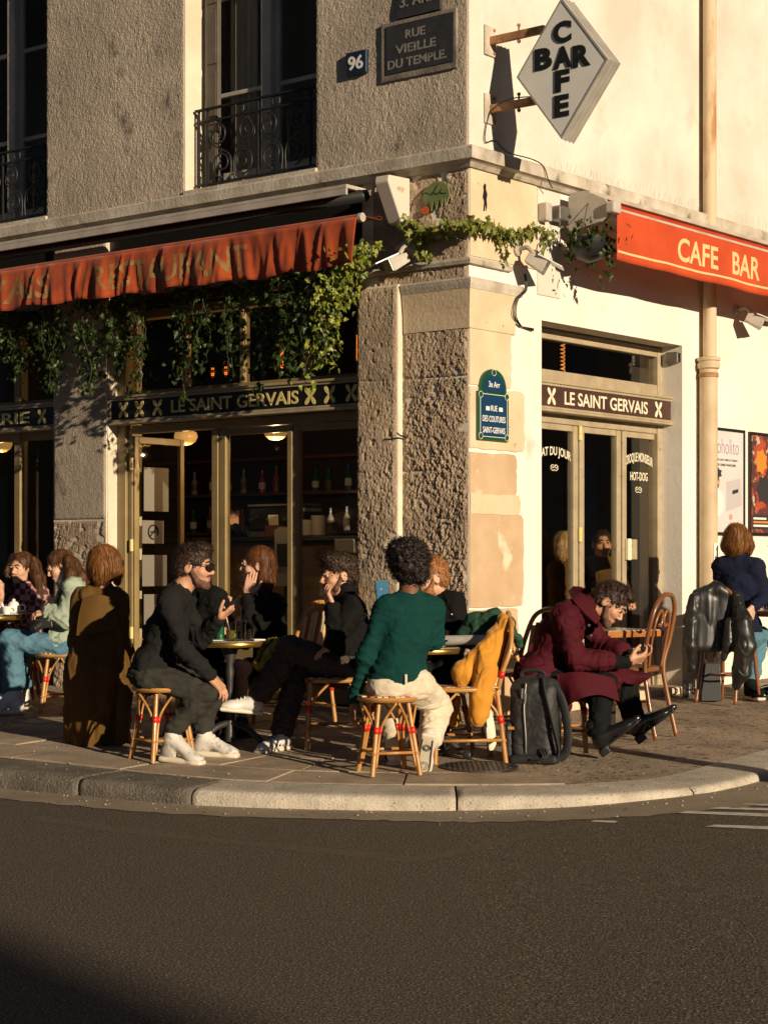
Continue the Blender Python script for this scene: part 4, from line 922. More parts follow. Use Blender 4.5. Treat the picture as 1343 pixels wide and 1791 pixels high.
# bird spikes on the cornice of the small street
b = MB()
for k in range(70):
    a = .9 + 2.55 * k / 70 + rng.uniform(-.01, .01); h = rng.uniform(.07, .12); p = FR(a, .07, ZC1 - .005); b.tube([p, p + ZUP * h + UR * rng.uniform(.01, .04) + NR * rng.uniform(-.03, .03)], .0009, 3)
for k in range(26):
    a = 3.85 + 1.0 * k / 26; h = rng.uniform(.09, .15); p = FR(a, .07, ZC1 - .005); b.tube([p, p + ZUP * h + UR * rng.uniform(.01, .04)], .0009, 3)
o = b.build('bird_spikes', m_metal, None, kind='stuff'); tag(o, 'thin wire bird spikes along the cornice ledge of the small street', 'bird spikes')
# wall cables beside the pier
for k in range(3):
    P = bez([FR(.60 + .012 * k, .07, 3.42), FR(.60 + .014 * k, .075, 3.30), FR(.52 + .016 * k, .05, 3.22), FR(.50 + .02 * k, .04, 3.10), FR(.62 + .012 * k, .02, 3.03)], 6)
    P += [FR(.80, .02, 3.03 - .008 * k)]
    o = MB().tube(P, .004, 6).build('wall_cable', m_black, None, smooth=True); tag(o, ['innermost old cable bending round the pier capital towards the three leaf door', 'middle old cable bending round the pier capital towards the three leaf door', 'outermost old cable bending round the pier capital towards the three leaf door'][k], 'cable', 'cables beside the pier')

# hook in the pier
a, z = FL.at(709, 765, .03); tag(MB().tube([FL(a, .0, z), FL(a, .09, z + .01), FL(a + .01, .12, z + .03)], .007, 6).build('iron_hook', m_iron, None), 'small iron hook sticking out of the rough corner pier', 'hook')

# balcony railings
def railing(a0, a1, label):
    d = -.10; a0 += .006; a1 -= .02; t = thing('balcony_railing', tuple(FL((a0 + a1) / 2, d, ZC1 + .05)), label, 'railing', 'wrought iron window railings')
    zb, zt = ZC1 + .10, ZC1 + .72
    for z, r in ((zb, .011), (zt, .017), (zt - .10, .009)): MB().box(FL, a0 + .004, a1 - .004, d - r, d + r, z - .008, z + .008).build('rail', m_iron, t)
    for a in (a0 + .04, a1 - .04, a0 + .14, a1 - .14, (a0 + a1) / 2): MB().box(FL, a - .008, a + .008, d - .008, d + .008, zb - .03 if a in (a0 + .04, a1 - .04) else zb, zt).build('baluster', m_iron, t)
    w = (a1 - a0 - .28) / 4
    def spiral(cx_, cz_, r0, turns, ph, sg): return [FL(cx_ + sg * r0 * (1 - .8 * k / 26) * math.cos(ph + turns * 2 * math.pi * k / 26), d, cz_ + r0 * (1 - .8 * k / 26) * math.sin(ph + turns * 2 * math.pi * k / 26)) for k in range(27)]
    for k in range(4):
        cx_ = a0 + .14 + w * (k + .5); sg = 1 if k % 2 else -1; zm = (zb + zt - .1) / 2
        S1 = spiral(cx_ - sg * w * .08, zb + .15, .115, 1.4, -math.pi / 2, sg); S2 = spiral(cx_ + sg * w * .10, zt - .23, .10, 1.4, math.pi / 2, sg)
        MB().tube(S1, .008, 6).build('scroll', m_iron, t, smooth=True); MB().tube(S2, .008, 6).build('scroll', m_iron, t, smooth=True)
        MB().tube(bez([FL(cx_ - sg * w * .42, d, zb + .01), FL(cx_ - sg * w * .38, d, zm - .05), FL(cx_ + sg * w * .36, d, zm + .08), FL(cx_ + sg * w * .1, d, zt - .12)], 8), .008, 6).build('scroll', m_iron, t, smooth=True)
    for x in (.36, .64): MB().tube([FL(a0 + (a1 - a0) * x + .04 * math.cos(k * math.pi / 7), d, zt - .05 + .04 * math.sin(k * math.pi / 7)) for k in range(14)], .007, 6, closed=True).build('ring', m_iron, t)
railing(W1[0], W1[1], 'black scrolled iron railing across the window nearer the number plate')
railing(W2[0], W2[1], 'black scrolled iron railing across the window cut off at the picture edge')

# ================================================================ awnings
m_redA = mat('faded_red_canvas', (0.48, 0.075, 0.011), 0.9, col2=(0.25, 0.034, 0.008), vs=4, bump=.25, bs=120, bd=.003, transl=.12, sheen=.1)
m_redB = mat('orange_red_canvas', (0.64, 0.080, 0.016), 0.85, col2=(0.52, 0.06, 0.012), vs=3, bump=.2, bs=120, bd=.003, transl=.10)
m_tan = mat('faded_tan_print', (0.27, 0.16, 0.055), 0.9, col2=(0.36, 0.075, 0.015), vs=20, vlo=.50, vhi=.62)
m_goldp = mat('gold_print', (0.72, 0.50, 0.24), 0.8)
m_rail = mat('weathered_white_paint', (0.50, 0.45, 0.38), .7, col2=(0.38, 0.33, 0.27), vs=5, bump=.2, bs=40, bd=.004)
def awning(fr, a0, a1, dbar, zbar, ztop, zval, mc, label, wavy, name='awning'):
    t = thing(name, tuple(fr((a0 + a1) / 2, .1, ztop)), label, 'awning')
    v_, f_ = sheet([[fr(a, d, z) for a in np.linspace(a0, a1, 6)] for d, z in ((.28, ztop), (dbar * .55, (ztop + zbar) / 2), (dbar, zbar + .02))], 14, 60, .004, wr=.004, wscale=3)
    mesh_obj('canopy', v_, f_, mc, t, smooth=True)
    MB().lathe(fr(a0 - .01, dbar, zbar), [(.028, 0), (.028, a1 - a0 + .02)], 14, axis=fr.u).build('front_bar', m_rail if not wavy else mc, t, smooth=True, sharp=40)
    MB().lathe(fr(a0 - .03, dbar, zbar), [(.033, 0), (.033, .03)], 14, axis=fr.u).build('end_cap', m_rail, t)
    tb = np.arange(0, 11, .004); T1 = fbm(np.stack([tb, tb * 0, tb * 0], 1), 3.2, 2, 5); T2 = fbm(np.stack([tb, tb * 0 + 3, tb * 0], 1), 9.0, 2, 6); T3 = 1 - 2.6 * np.abs(fbm(np.stack([tb, tb * 0 + 7, tb * 0], 1), 6.0, 2, 8)); T3 = np.clip(T3, 0, 1) ** 2
    ix = lambda a: min(max(int(a / .004), 0), len(tb) - 1)
    def wave(a, q):
        if wavy: return (.050 * T1[ix(a)] + .040 * T2[ix(a + .05 * q)] + .030 * T3[ix(a - .07 * q)] * (1.2 - .5 * q)) * q ** .55 + .03 * q * T1[ix(a * .5 + 2)]
        if wavy: return (.020 * math.sin(a * 9.0 + 1.2 * math.sin(a * 3.1)) + .013 * math.sin(a * 27 + 3.5 * math.sin(a * 4.3)) + .018 * max(0, math.sin(a * 57 + 3 * math.sin(a * 7))) * (.4 + .6 * math.sin(a * 3.7) ** 2)) * q ** .6 + .02 * q * math.sin(a * 2.2)
        return .008 * math.sin(a * 5.0) * q + .004 * math.sin(a * 17) * q
    nu, nv = 12, int((a1 - a0) / .012)
    V = []; Fc = []
    for i in range(nu):
        q = i / (nu - 1)
        for j in range(nv + 1):
            a = a0 + (a1 - a0) * j / nv; V.append(fr(a, dbar + .031 - .005 * q + wave(a, q), zbar - .0 - (zbar - zval) * q + (.012 * math.sin(a * 11) * q if wavy else .004 * math.sin(a * 7) * q)))
    for i in range(nu - 1):
        for j in range(nv): k = i * (nv + 1) + j; Fc.append((k, k + 1, k + nv + 2, k + nv + 1))
    o = mesh_obj('valance', [tuple(p) for p in V], Fc, mc, t, smooth=True)
    md = o.modifiers.new('thick', 'SOLIDIFY'); md.thickness = .003; md.offset = 0
    return t, wave
ab_ = FL.at(629, 380, .52)
tA, wA = awning(FL, ab_[0], SOUTH, .52, ab_[1], ab_[1] + .045, FL.at(612, 465, .52)[1], m_redA, 'faded red awning with tan RESTAURANT lettering above the wide shopfront', True)
dv = .52 + .031; zbar = ab_[1]; zval = FL.at(612, 465, .52)[1]
def letA(text, px0, px1):
    x0, x1 = FL.at(px0, 470, dv)[0], FL.at(px1, 470, dv)[0]; h = (zbar - zval) * .62; zb = zval + (zbar - zval) * .16
    def warp(p, x, y, e):
        a = x0 + (x1 - x0) * x; q = 1 - (zb + h * y - zval) / (zbar - zval); return FL(a, dv - .005 * q + wA(a, q) + .0035 + e, zb + h * y + .012 * math.sin(a * 11) * q)
    lettering(text, FL(x0, dv, zb), -UL, ZUP, x0 - x1, h, m_tan, tA, 'valance_lettering', bold=.02, ext=.0, slices=int((x0 - x1) / .02), warp=warp)
letA('RESTAURANT', 168, 432); letA('LE SAINT GERVAIS', -330, 94)
MB().box(FL, FL.at(606, 330, .34)[0], SOUTH, .107, .34, 4.035, 4.065).build('rain_cover', m_rail, tA, bevel=.006)
MB().box(FL, FL.at(606, 330, .34)[0], SOUTH, .325, .345, 3.985, 4.034).build('rain_cover', m_rail, tA, bevel=.004)
MB().lathe(FL(FL.at(640, 330, .2)[0], .2, 3.99), [(.045, 0), (.045, SOUTH - FL.at(640, 330, .2)[0])], 14, axis=UL).build('roller_tube', m_black, tA, smooth=True)  # painted black as part of the gap's shade
# bracket plate at the awning's end
a_r = FL.at(700, 340, .10)[0]; P = [(.02, 4.11), (.27, 4.10), (.28, 4.05), (.12, 3.77), (.02, 3.76)]
t2 = MB().prism([FL(a_r - .03, d, z) for d, z in P], UL * .13).build('bracket_plate', mat('rust_edged_white_paint', (0.62, 0.55, 0.45), .6, col2=(0.36, 0.17, 0.06), vs=6, vlo=.60, vhi=.68), tA, bevel=.01)
for a in (1.6, 4.2, 6.4): MB().tube([FL(a, .02, 3.78), FL(a + .25, .28, 3.80), FL(a, .5, zbar - .02)], .016, 8).build('folding_arm', m_rail, tA)
# small street awning
br_ = FR.at(1073, 368, .48)
zvR = FR.at(1073, 455, .48)[1]
tB, wB = awning(FR, br_[0], SOUTH, .48, br_[1], 4.06, zvR, m_redB, 'bright red awning with gold CAFE BAR lettering above the drainpipe', False)
dv2 = .48 + .031
def letB(text, px0, px1):
    x0, x1 = FR.at(px0, 450, dv2)[0], FR.at(px1, 450, dv2)[0]; zb_, zv_ = br_[1], zvR; h = (zb_ - zv_) * .50; z0 = zv_ + (zb_ - zv_) * .30
    def warp(p, x, y, e):
        a = x0 + (x1 - x0) * x; q = 1 - (z0 + h * y - zv_) / (zb_ - zv_); return FR(a, dv2 - .005 * q + wB(a, q) + .0035, z0 + h * y)
    lettering(text, FR(x0, dv2, z0), UR, ZUP, x1 - x0, h, m_goldp, tB, 'valance_lettering', bold=.02, ext=.0, slices=20, warp=warp)
letB('CAFE', 1186, 1255); letB('BAR', 1280, 1329)
V = []; n = 120
for j in range(n + 1):
    a = br_[0] + .01 + (SOUTH - br_[0] - .02) * j / n
    for q in (.80, .845): V.append(tuple(FR(a, dv2 - .005 * q + wB(a, q) + .0035, br_[1] - (br_[1] - zvR) * q + .004 * math.sin(a * 7) * q)))
mesh_obj('gold_line', V, [(2 * j, 2 * j + 1, 2 * j + 3, 2 * j + 2) for j in range(n)], m_goldp, tB)
a_c = FR.at(1000, 340, .12)[0]
MB().box(FR, a_c - .02, SOUTH, .108, .30, 4.07, 4.105).build('rain_cover', m_rail, tB, bevel=.006)
MB().lathe(FR(a_c, .2, 4.03), [(.05, 0), (.05, SOUTH - a_c)], 14, axis=UR).build('roller_tube', m_rail, tB, smooth=True)
# white end plate, D shaped, facing the corner
P = [(.0, 4.075), (.22, 4.08), (.34, 4.02), (.38, 3.95), (.36, 3.89), (.30, 3.85), (.0, 3.80)]
MB().prism([FR(a_c - .005, .10 + d, z) for d, z in P], -UR * .02).build('end_plate', m_rail, tB, bevel=.006)
MB().box(FR, a_c - .17, a_c - .03, .02, .12, 3.88, 3.99).build('motor_box', m_metal, tB, bevel=.008)
MB().box(FR, br_[0] - .09, br_[0] + .02, .46, .54, br_[1] - .03, br_[1] + .06).build('end_fitting', m_rail, tB, bevel=.015)
MB().tube([FR(a_c + .02, .15, 3.86), FR(a_c + .14, .34, 3.90), FR(br_[0], .46, br_[1])], .016, 8).build('folding_arm', m_rail, tB)
MB().tube(bez([FR(a_c - .02, .18, 3.82), FR(a_c - .10, .2, 3.70), FR(a_c + .04, .24, 3.68), FR(a_c + .08, .24, 3.76), FR(a_c, .26, 3.83)], 8), .008, 6).build('loose_cable', m_rail, tB, smooth=True)

# flood lights
def flood(loc, out, aim, label):
    loc, out, aim = Vector(loc), Vector(out).normalized(), Vector(aim).normalized()
    t = thing('floodlight', tuple(loc), label, 'floodlight'); side = aim.cross(ZUP).normalized(); up = side.cross(aim).normalized()
    MB().lathe(loc, [(.045, 0), (.045, .02), (.02, .03)], 12, axis=out).build('wall_base', m_rail, t)
    c = loc + out * .16 - ZUP * .10
    MB().tube(bez([loc + out * .02, loc + out * .10 + ZUP * .01, c + ZUP * .05], 5), .018, 8).build('arm', m_rail, t)
    b = MB(); hw_, hl = .085, .11
    front = [c + aim * .10 + side * x * hw_ + up * y * .055 for x, y in ((-1, -1), (1, -1), (1, 1), (-1, 1))]; back = [c - aim * .06 + side * x * hw_ * .6 + up * y * .035 for x, y in ((-1, -1), (1, -1), (1, 1), (-1, 1))]
    b.add(front + back, [(0, 1, 2, 3), (7, 6, 5, 4), (0, 4, 5, 1), (1, 5, 6, 2), (2, 6, 7, 3), (3, 7, 4, 0)]); b.build('housing', m_rail, t, bevel=.006)
    MB().obox(c + aim * .115 + up * .052, side * hw_ * 1.1, aim * .10, up * .004).build('visor', m_white, t)
    MB().obox(c + aim * .102, side * hw_ * .9, aim * .002, up * .045).build('lens', m_metal, t)
p = FL(FL.at(722, 437, .02)[0], .02, FL.at(722, 437, .02)[1]); flood(p, NL, (NL * .8 + UL * .5 - ZUP * .45), 'white floodlight on the dark pier face under the corner garland')
p = FR(FR.at(905, 437, .02)[0], .01, FR.at(905, 437, .02)[1]); flood(p, NR, (NR * .8 + UR * .45 - ZUP * .5), 'white floodlight on the sunny pier face under the corner garland')
a, z = FR.at(1303, 540, .1); flood(FR(a, .01, z), NR, (NR * .8 + UR * .5 - ZUP * .4), 'white floodlight on the sunny wall above the posters')
a, z = FR.at(952, 375, .05); tag(MB().box(FR, a - .03, a + .05, .012, .09, z - .05, z + .09).build('junction_box', m_rail, None, bevel=.01), 'small white junction box among the garland leaves', 'junction box')

# ================================================================ inside the cafe
bar = thing('bar_counter', tuple(FL(4.5, -2.6, .16)), 'dark bar counter inside the cafe behind the glass', 'bar counter')
ZB = 1.505
MB().box(FL, 2.8, 6.2, -2.9, -2.35, .166, ZB - .045).build('counter_front', m_darkwood, bar, bevel=.01)
MB().box(FL, 2.78, 6.22, -2.92, -2.28, ZB - .044, ZB).build('counter_top', m_black, bar, bevel=.008)
bs = thing('back_shelf', tuple(FL(5.7, -4.0, .16)), 'dark back shelf with bottles behind the bar', 'shelf')
MB().box(FL, 4.0, 7.4, -4.2, -3.8, .166, 1.25).build('cabinet', m_darkwood, bs)
for z in (1.56, 1.98, 2.36): MB().box(FL, 4.0, 7.4, -4.15, -3.85, z, z + .03).build('shelf_board', m_redwood, bs)
MB().box(FL, 4.0, 7.4, -4.19, -4.16, 1.25, 2.8).build('mirror_back', m_darkwood, bs)
m_bottle = [mat('amber_glass', (0.30, 0.09, 0.015), .12), mat('green_glass', (0.02, 0.12, 0.03), .12), mat('clear_glass_dark', (0.30, 0.29, 0.27), .12), mat('red_label_glass', (0.35, 0.03, 0.03), .2)]
for k, z in enumerate((1.591, 2.011)):
    for i in range(11):
        a = 4.25 + i * .25 + rng.uniform(-.04, .04); h = rng.uniform(.24, .31); ci = rng.randrange(4); o = thing('bottle', tuple(FL(a, -4.0, z)), ['amber', 'green', 'clear', 'red'][ci] + ' liquor bottle on the ' + ['middle', 'upper'][k] + ' board of the dark back shelf', 'bottle', 'bottles on the back shelf')
        MB().lathe(FL(a, -4.0, z), [(.036, 0), (.038, .01), (.038, h * .55), (.015, h * .72), (.014, h * .95), (.016, h)], 10).build('glass_body', m_bottle[ci], o, smooth=True, sharp=40)
        MB().lathe(FL(a, -4.0, z + h * .18), [(.0388, 0), (.0388, h * .28)], 10).build('label', m_paper if rng.random() < .6 else m_redwood, o)
BA = lambda px, d=-2.45: FL.at(px, 900, d)[0]
a0, a1 = BA(515), BA(418)
cmch = thing('coffee_machine', tuple(FL((a0 + a1) / 2, -2.6, ZB)), 'metal coffee machine on the bar counter seen through the glass', 'coffee machine')
MB().box(FL, a0, a1, -2.86, -2.58, ZB + .06, ZB + .30).build('body', m_black, cmch, bevel=.02); MB().box(FL, a0 + .02, a1 - .02, -2.84, -2.55, ZB + .001, ZB + .058).build('drip_tray', m_metal, cmch, bevel=.006); MB().box(FL, a0 + .01, a1 - .01, -2.86, -2.56, ZB + .302, ZB + .325).build('cup_rail', m_metal, cmch, bevel=.004)
for q in (.2, .5, .8): MB().tube([FL(a0 + (a1 - a0) * q, -2.57, ZB + .20), FL(a0 + (a1 - a0) * q, -2.46, ZB + .17)], .018, 8).build('group_handle', m_metal, cmch)
for i, (px, n_) in enumerate(((541, 12), (560, 15), (500, 7))):
    a = BA(px); t = thing('saucer_stack', tuple(FL(a, -2.42, ZB)), ['lower stack of saucers on the bar beside the door stile', 'tallest stack of saucers on the bar counter', 'low stack of saucers in front of the coffee machine'][i], 'saucers', 'saucer stacks on the bar')
    for k in range(n_): MB().lathe(FL(a, -2.42, ZB + .001 + k * .013), [(.04, 0), (.05, .002), (.074, .011), (.072, .0125)], 16).build('saucer', m_white, t)
for i, px in enumerate((427, 443, 585, 596)):
    a = BA(px); o = MB().lathe(FL(a, -2.36, ZB), [(.028, 0), (.030, .004), (.036, .13), (.034, .13), (.028, .008), (0, .006)], 14).build('bar_glass', glass('clear_glass', (.85, .87, .86)), None, smooth=True); tag(o, ['drinking glass at the open door end of the bar counter', 'drinking glass second from the open door end of the bar', 'drinking glass beside the tallest saucer stack on the bar', 'drinking glass nearest the rough pier on the bar'][i], 'glass', 'glasses on the bar')
a = BA(486); t = thing('straw_box', tuple(FL(a, -2.40, ZB)), 'orange box of wrapped straws beside the coffee machine', 'box')
MB().box(FL, a - .07, a + .07, -2.46, -2.34, ZB + .001, ZB + .11).build('box', m_redwood, t)
for k in range(7): MB().tube([FL(a - .055 + k * .018, -2.39, ZB + .11), FL(a - .057 + k * .019, -2.38, ZB + .21)], .006, 6).build('straw', m_cream, t)
a = BA(606, -2.3); tag(MB().box(FL, a - .12, a + .12, -2.30, -2.265, ZB - .16, ZB - .03).build('steel_tray', m_metal, None, bevel=.006), 'steel tray leaning at the end of the bar counter', 'tray')
o = bpy.data.objects['steel_tray']
mb_ = thing('menu_stand', tuple(FL(2.9, -1.2, .166)), 'white menu sheet on a stand inside the open doorway', 'menu')
MB().box(FL, 2.80, 3.00, -1.22, -1.20, 1.05, 1.55).build('menu_sheet', mat('grey_card', (.35, .33, .29), .7), mb_); MB().tube([FL(2.9, -1.23, .17), FL(2.9, -1.23, 1.4)], .012, 8).build('pole', m_black, mb_); MB().lathe(FL(2.9, -1.23, .166), [(.14, 0), (.14, .01), (.02, .02)], 16).build('foot', m_black, mb_)
MB().box(FL, 2.83, 2.97, -1.198, -1.195, 1.22, 1.42).build('menu_print', m_black, mb_)
for (px, py, d) in ((325, 762, -1.3), (482, 752, -1.1), (2, 775, -.7)):
    a, z = FL.at(px, py, d); t = thing('globe_lamp', tuple(FL(a, d, z)), {325: 'dim globe lamp inside above the open doorway', 482: 'glowing amber globe lamp inside behind the middle pane', 2: 'dim globe lamp inside the far shopfront'}[px], 'lamp')
    MB().lathe(FL(a, d, z - .09), [(0, 0), (.05, .008), (.09, .035), (.11, .08), (.10, .12), (.04, .15), (.03, .16)], 18).build('globe', m_globe, t, smooth=True); MB().tube([FL(a, d, z + .06), FL(a, d, 4.05)], .008, 6).build('stem', m_black, t)
    ld = bpy.data.lights.new('globe_light', 'POINT'); ld.energy = 28.0 if px > 400 else 2.5; ld.color = (1, .62, .28); ld.shadow_soft_size = 0.0; lo_ = bpy.data.objects.new('globe_light', ld); COL.objects.link(lo_); lo_.parent = t; lo_.location = (0, 0, -.16)
for (px, py, d, nm) in ((493, 622, -.5, 'behind the ivy'), (626, 608, -.35, 'next to the rough pier'), (395, 648, -.7, 'low behind the ivy'), (372, 650, -.9, 'lowest behind the ivy')):
    a, z = FL.at(px, py, d); t = thing('filament_lamp', tuple(FL(a, d, z)), 'orange glowing filament lamp in the transom window ' + nm, 'lamp'); h = .10 if px in (493, 626) else .035
    b = MB()
    for k in range(4): b.tube([FL(a + .012 * math.cos(k * 1.57) * (1 if j % 2 else .4), d + .012 * math.sin(k * 1.57), z - h + 2 * h * j / 7) for j in range(8)], .0035, 4)
    b.build('filament', m_bulb, t); MB().lathe(FL(a, d, z + h), [(.02, 0), (.025, .02), (.012, .06), (.006, .07), (.006, 4.05 - z - h)], 10).build('lamp_holder', m_black, t); MB().lathe(FL(a, d, z - h - .03), [(.0, 0), (.03, .02), (.036, .08), (.03, 2 * h - .02), (.018, 2 * h + .04)], 12).build('bulb', glass('bulb_glass', (.9, .8, .6)), t, smooth=True)
a, z = FR.at(985, 622, -.6); t = thing('filament_lamp', tuple(FR(a, -.6, z)), 'orange filament lamp in the window above the three leaf door', 'lamp')
b = MB(); b.tube([FR(a + .02 * math.cos(k * 2.1), -.6 + .02 * math.sin(k * 2.1), z - .13 + .26 * k / 24) for k in range(25)], .006, 5); b.build('filament', mat('dull_filament', (.6, .25, .05), .3, emit=(1, .35, .06), estr=.7), t); MB().tube([FR(a, -.6, z + .13), FR(a, -.6, 4.05)], .01, 6).build('stem', m_black, t)
MB().box(FR, xr(1095), xr(1110), -1.9, -1.85, .2, 3.1).build('inner_post', m_reveal, DF) if False else None

# ================================================================ the other side of the streets (shade on the road, reflections), raised to cut the sky light
def block(name, o, ax, ay, lx, ly, h, m, label, dirs):
    t = thing(name, tuple(o), label, 'building'); fr = Frame(Vector(o), Vector(ax), Vector(ay))
    MB().box(fr, 0, lx, 0, ly, -.2, h).build('wall', m, t)
    for (face, dd) in dirs:
        L_ = lx if face == 'a' else ly
        for fl in range(3):
            for k in range(int(L_ / 2.6)):
                x = 1.0 + k * 2.6
                if face == 'a': MB().box(fr, x, x + 1.1, dd - .03, dd + .03, 1.0 + fl * 3.3, 3.1 + fl * 3.3).build('window', m_glass_dark, t)
                else: MB().box(fr, dd - .03, dd + .03, x, x + 1.1, 1.0 + fl * 3.3, 3.1 + fl * 3.3).build('window', m_glass_dark, t)
m_glass_dark = mat('dark_window', (0.02, 0.022, 0.025), .08)
m_wall2 = mat('warm_limestone_wall', (0.34, 0.285, 0.21), .9, col2=(0.28, 0.23, 0.165), vs=.6)
block('facing_building', C0 + NL * 14.0 + UL * 3.5, UL, NL, 26, 8, 20, m_wall2, 'pale stone house across the big street, behind the photographer', [('a', 0.0)])
block('crossing_building', Vector((25.93, -30.82, 0)), UL, -UR, 5, 18, 17, m_wall2, 'pale stone house across the crossing, behind the photographer', [('a', 0.0)])
block('facing_building', C0 + NR * 10.5 + UR * 6.5, UR, NR, 34, 8, 18, m_wall2, 'pale stone house across the small street, outside the picture', [('a', 0.0)])
block('added_sky_blocker', Vector((22.5, -2.5, 0)), Vector((.809, .588, 0)), Vector((.588, -.809, 0)), 22, 8, 16, m_wall2, 'pale stone block outside the picture, added to cut the sky light', [('a', 0.0)])  # added block that holds back sky light, its sides along the sun's path
t = thing('shadow_post', (3.45, 9.3, road_z(3.45)), 'unseen dark post added outside the picture to cast the long pavement shadow', 'shadow_post')  # added only for its shadow; the real caster is unseen
MB().lathe((3.45, 9.3, road_z(3.45)), [(.10, 0), (.10, .12), (.085, .16), (.085, .90), (.11, .94), (.11, .98), (.07, 1.02), (.11, 1.10), (.08, 1.17), (0, 1.20)], 18).build('post', m_iron, t, smooth=True, sharp=40)
# ================================================================ cafe furniture
m_rattan = mat('honey_rattan', (0.50, 0.25, 0.065), 0.35, col2=(0.36, 0.16, 0.04), vs=9, bump=.15, bs=60, bd=.003, coat=.25)
m_redbind = mat('red_binding', (0.55, 0.025, 0.012), 0.4)
m_weave = mat('cream_weave', (0.55, 0.42, 0.24), 0.5, bump=.3, bs=120, bd=.003)
m_weave_red = mat('dark_red_weave', (0.28, 0.03, 0.018), 0.5)
m_brass = mat('brass_rim', (0.62, 0.40, 0.10), 0.28, metal=0.9, col2=(0.5, 0.3, 0.07), vs=6)
m_top = mat('pale_table_top', (0.45, 0.42, 0.38), 0.18, col2=(0.36, 0.33, 0.30), vs=5)
m_castiron = mat('grey_cast_iron', (0.05, 0.048, 0.045), 0.45, metal=.4, bump=.2, bs=60, bd=.003)
m_bent = mat('bentwood', (0.26, 0.095, 0.030), 0.32, col2=(0.16, 0.055, 0.018), vs=6, coat=.3, stretch=(1, 1, .3))
m_bent2 = mat('light_bentwood', (0.38, 0.19, 0.075), 0.4, col2=(0.26, 0.12, 0.045), vs=6, coat=.2)
m_orange_wood = mat('orange_wood', (0.42, 0.155, 0.035), 0.35, col2=(0.30, 0.10, 0.022), vs=7, coat=.3)

def copy_tree(o, parent=None):
    c = o.copy(); COL.objects.link(c); c.parent = parent
    for ch in [x for x in bpy.data.objects if x.parent is o]: copy_tree(ch, c)
    return c
def ground_at(px, Y): X = (px - CX) / F * Y; return Vector((X, Y, gz(Y)))

def make_stool():
    t = thing('rattan_stool', (0, 0, 0)); H, r = .455, .185
    MB().lathe((0, 0, H - .03), [(r - .02, 0), (r, .006), (r + .006, .018), (r, .030), (r - .025, .032)], 28).build('seat_rim', m_rattan, t, smooth=True, sharp=50)
    for i in range(11):
        x = -.165 + .033 * i; l = math.sqrt(max(.0, (r - .012) ** 2 - x * x))
        MB().obox((x, 0, H + .0035), (.0135, 0, 0), (0, l, 0), (0, 0, .0035)).build('seat_strip', m_weave_red if i % 3 == 1 else m_weave, t)
    MB().lathe((0, 0, H - .026), [(0.01, 0), (r - .01, .002), (r - .01, .025), (.01, .025)], 24).build('seat_base', m_weave, t)
    for k in range(4):
        a = math.pi / 4 + k * math.pi / 2; d = Vector((math.cos(a), math.sin(a), 0)); s = Vector((-d.y, d.x, 0))
        top, bot = d * .125 + ZUP * (H - .03), d * .205
        l = MB(); l.tube([bot, bot.lerp(top, .5), top], [.0155, .0145, .0135], 9); l.build('leg', m_rattan, t, smooth=True, sharp=50)
        for sg in (-1, 1):
            P = bez([bot.lerp(top, .12) + s * sg * .014 - d * .012, bot.lerp(top, .58) + s * sg * .020 - d * .012, bot.lerp(top, .78) + s * sg * .05 - d * .004, top + s * sg * .115 - d * .0], 5)
            MB().tube(P, .008, 7).build('brace', m_rattan, t, smooth=True)
        c = bot.lerp(top, .60)
        b = MB(); b.tube([bot.lerp(top, .57), bot.lerp(top, .66)], .0185, 9); b.tube([bot.lerp(top, .57) + s * .018 - d * .012, bot.lerp(top, .66) + s * .024 - d * .012], .0105, 8); b.tube([bot.lerp(top, .57) - s * .018 - d * .012, bot.lerp(top, .66) - s * .024 - d * .012], .0105, 8); b.build('red_binding', m_redbind, t, smooth=True)
        MB().tube([bot.lerp(top, .285), bot.lerp(top, .315)], .020, 9).build('knot', m_rattan, t, smooth=True)
    for k in range(4):
        a = math.pi / 4 + k * math.pi / 2; e = a + math.pi / 2; p = Vector((math.cos(a), math.sin(a), 0)) * .182 + ZUP * .132; q = Vector((math.cos(e), math.sin(e), 0)) * .182 + ZUP * .132
        MB().tube([p, q], .0095, 7).build('stretcher', m_rattan, t, smooth=True)
    return t
stool0 = make_stool(); used = {}
def place(proto, px, Y, rz, label, cat, group, s=1.0):
    o = proto if not used.get(proto.name) else copy_tree(proto); used[proto.name] = True
    o.location = ground_at(px, Y) + ZUP * .004; o.rotation_euler = (0, 0, rz); o.scale = (s, s, s); tag(o, label, cat, group); return o
GS = 'rattan stools on the pavement'
for px, Y, rz, lab in [(680, 10.86, .30, 'rattan stool with red bindings under the man in the green sweater'), (284, 11.44, .62, 'rattan stool with red bindings under the man in sunglasses and black sweatshirt'),
                       (104, 14.08, .2, 'rattan stool under the woman in pale green jacket and jeans'), (178, 12.36, .5, 'rattan stool under the long olive coat'), (34, 14.95, .4, 'rattan stool under the long haired woman in a plaid shirt'),
                       (346, 12.75, .4, 'rattan stool under the person in black and white behind the man with sunglasses'), (772, 11.98, .7, 'rattan stool under the red bearded man')]:
    place(stool0, px, Y, rz, lab, 'stool', GS)

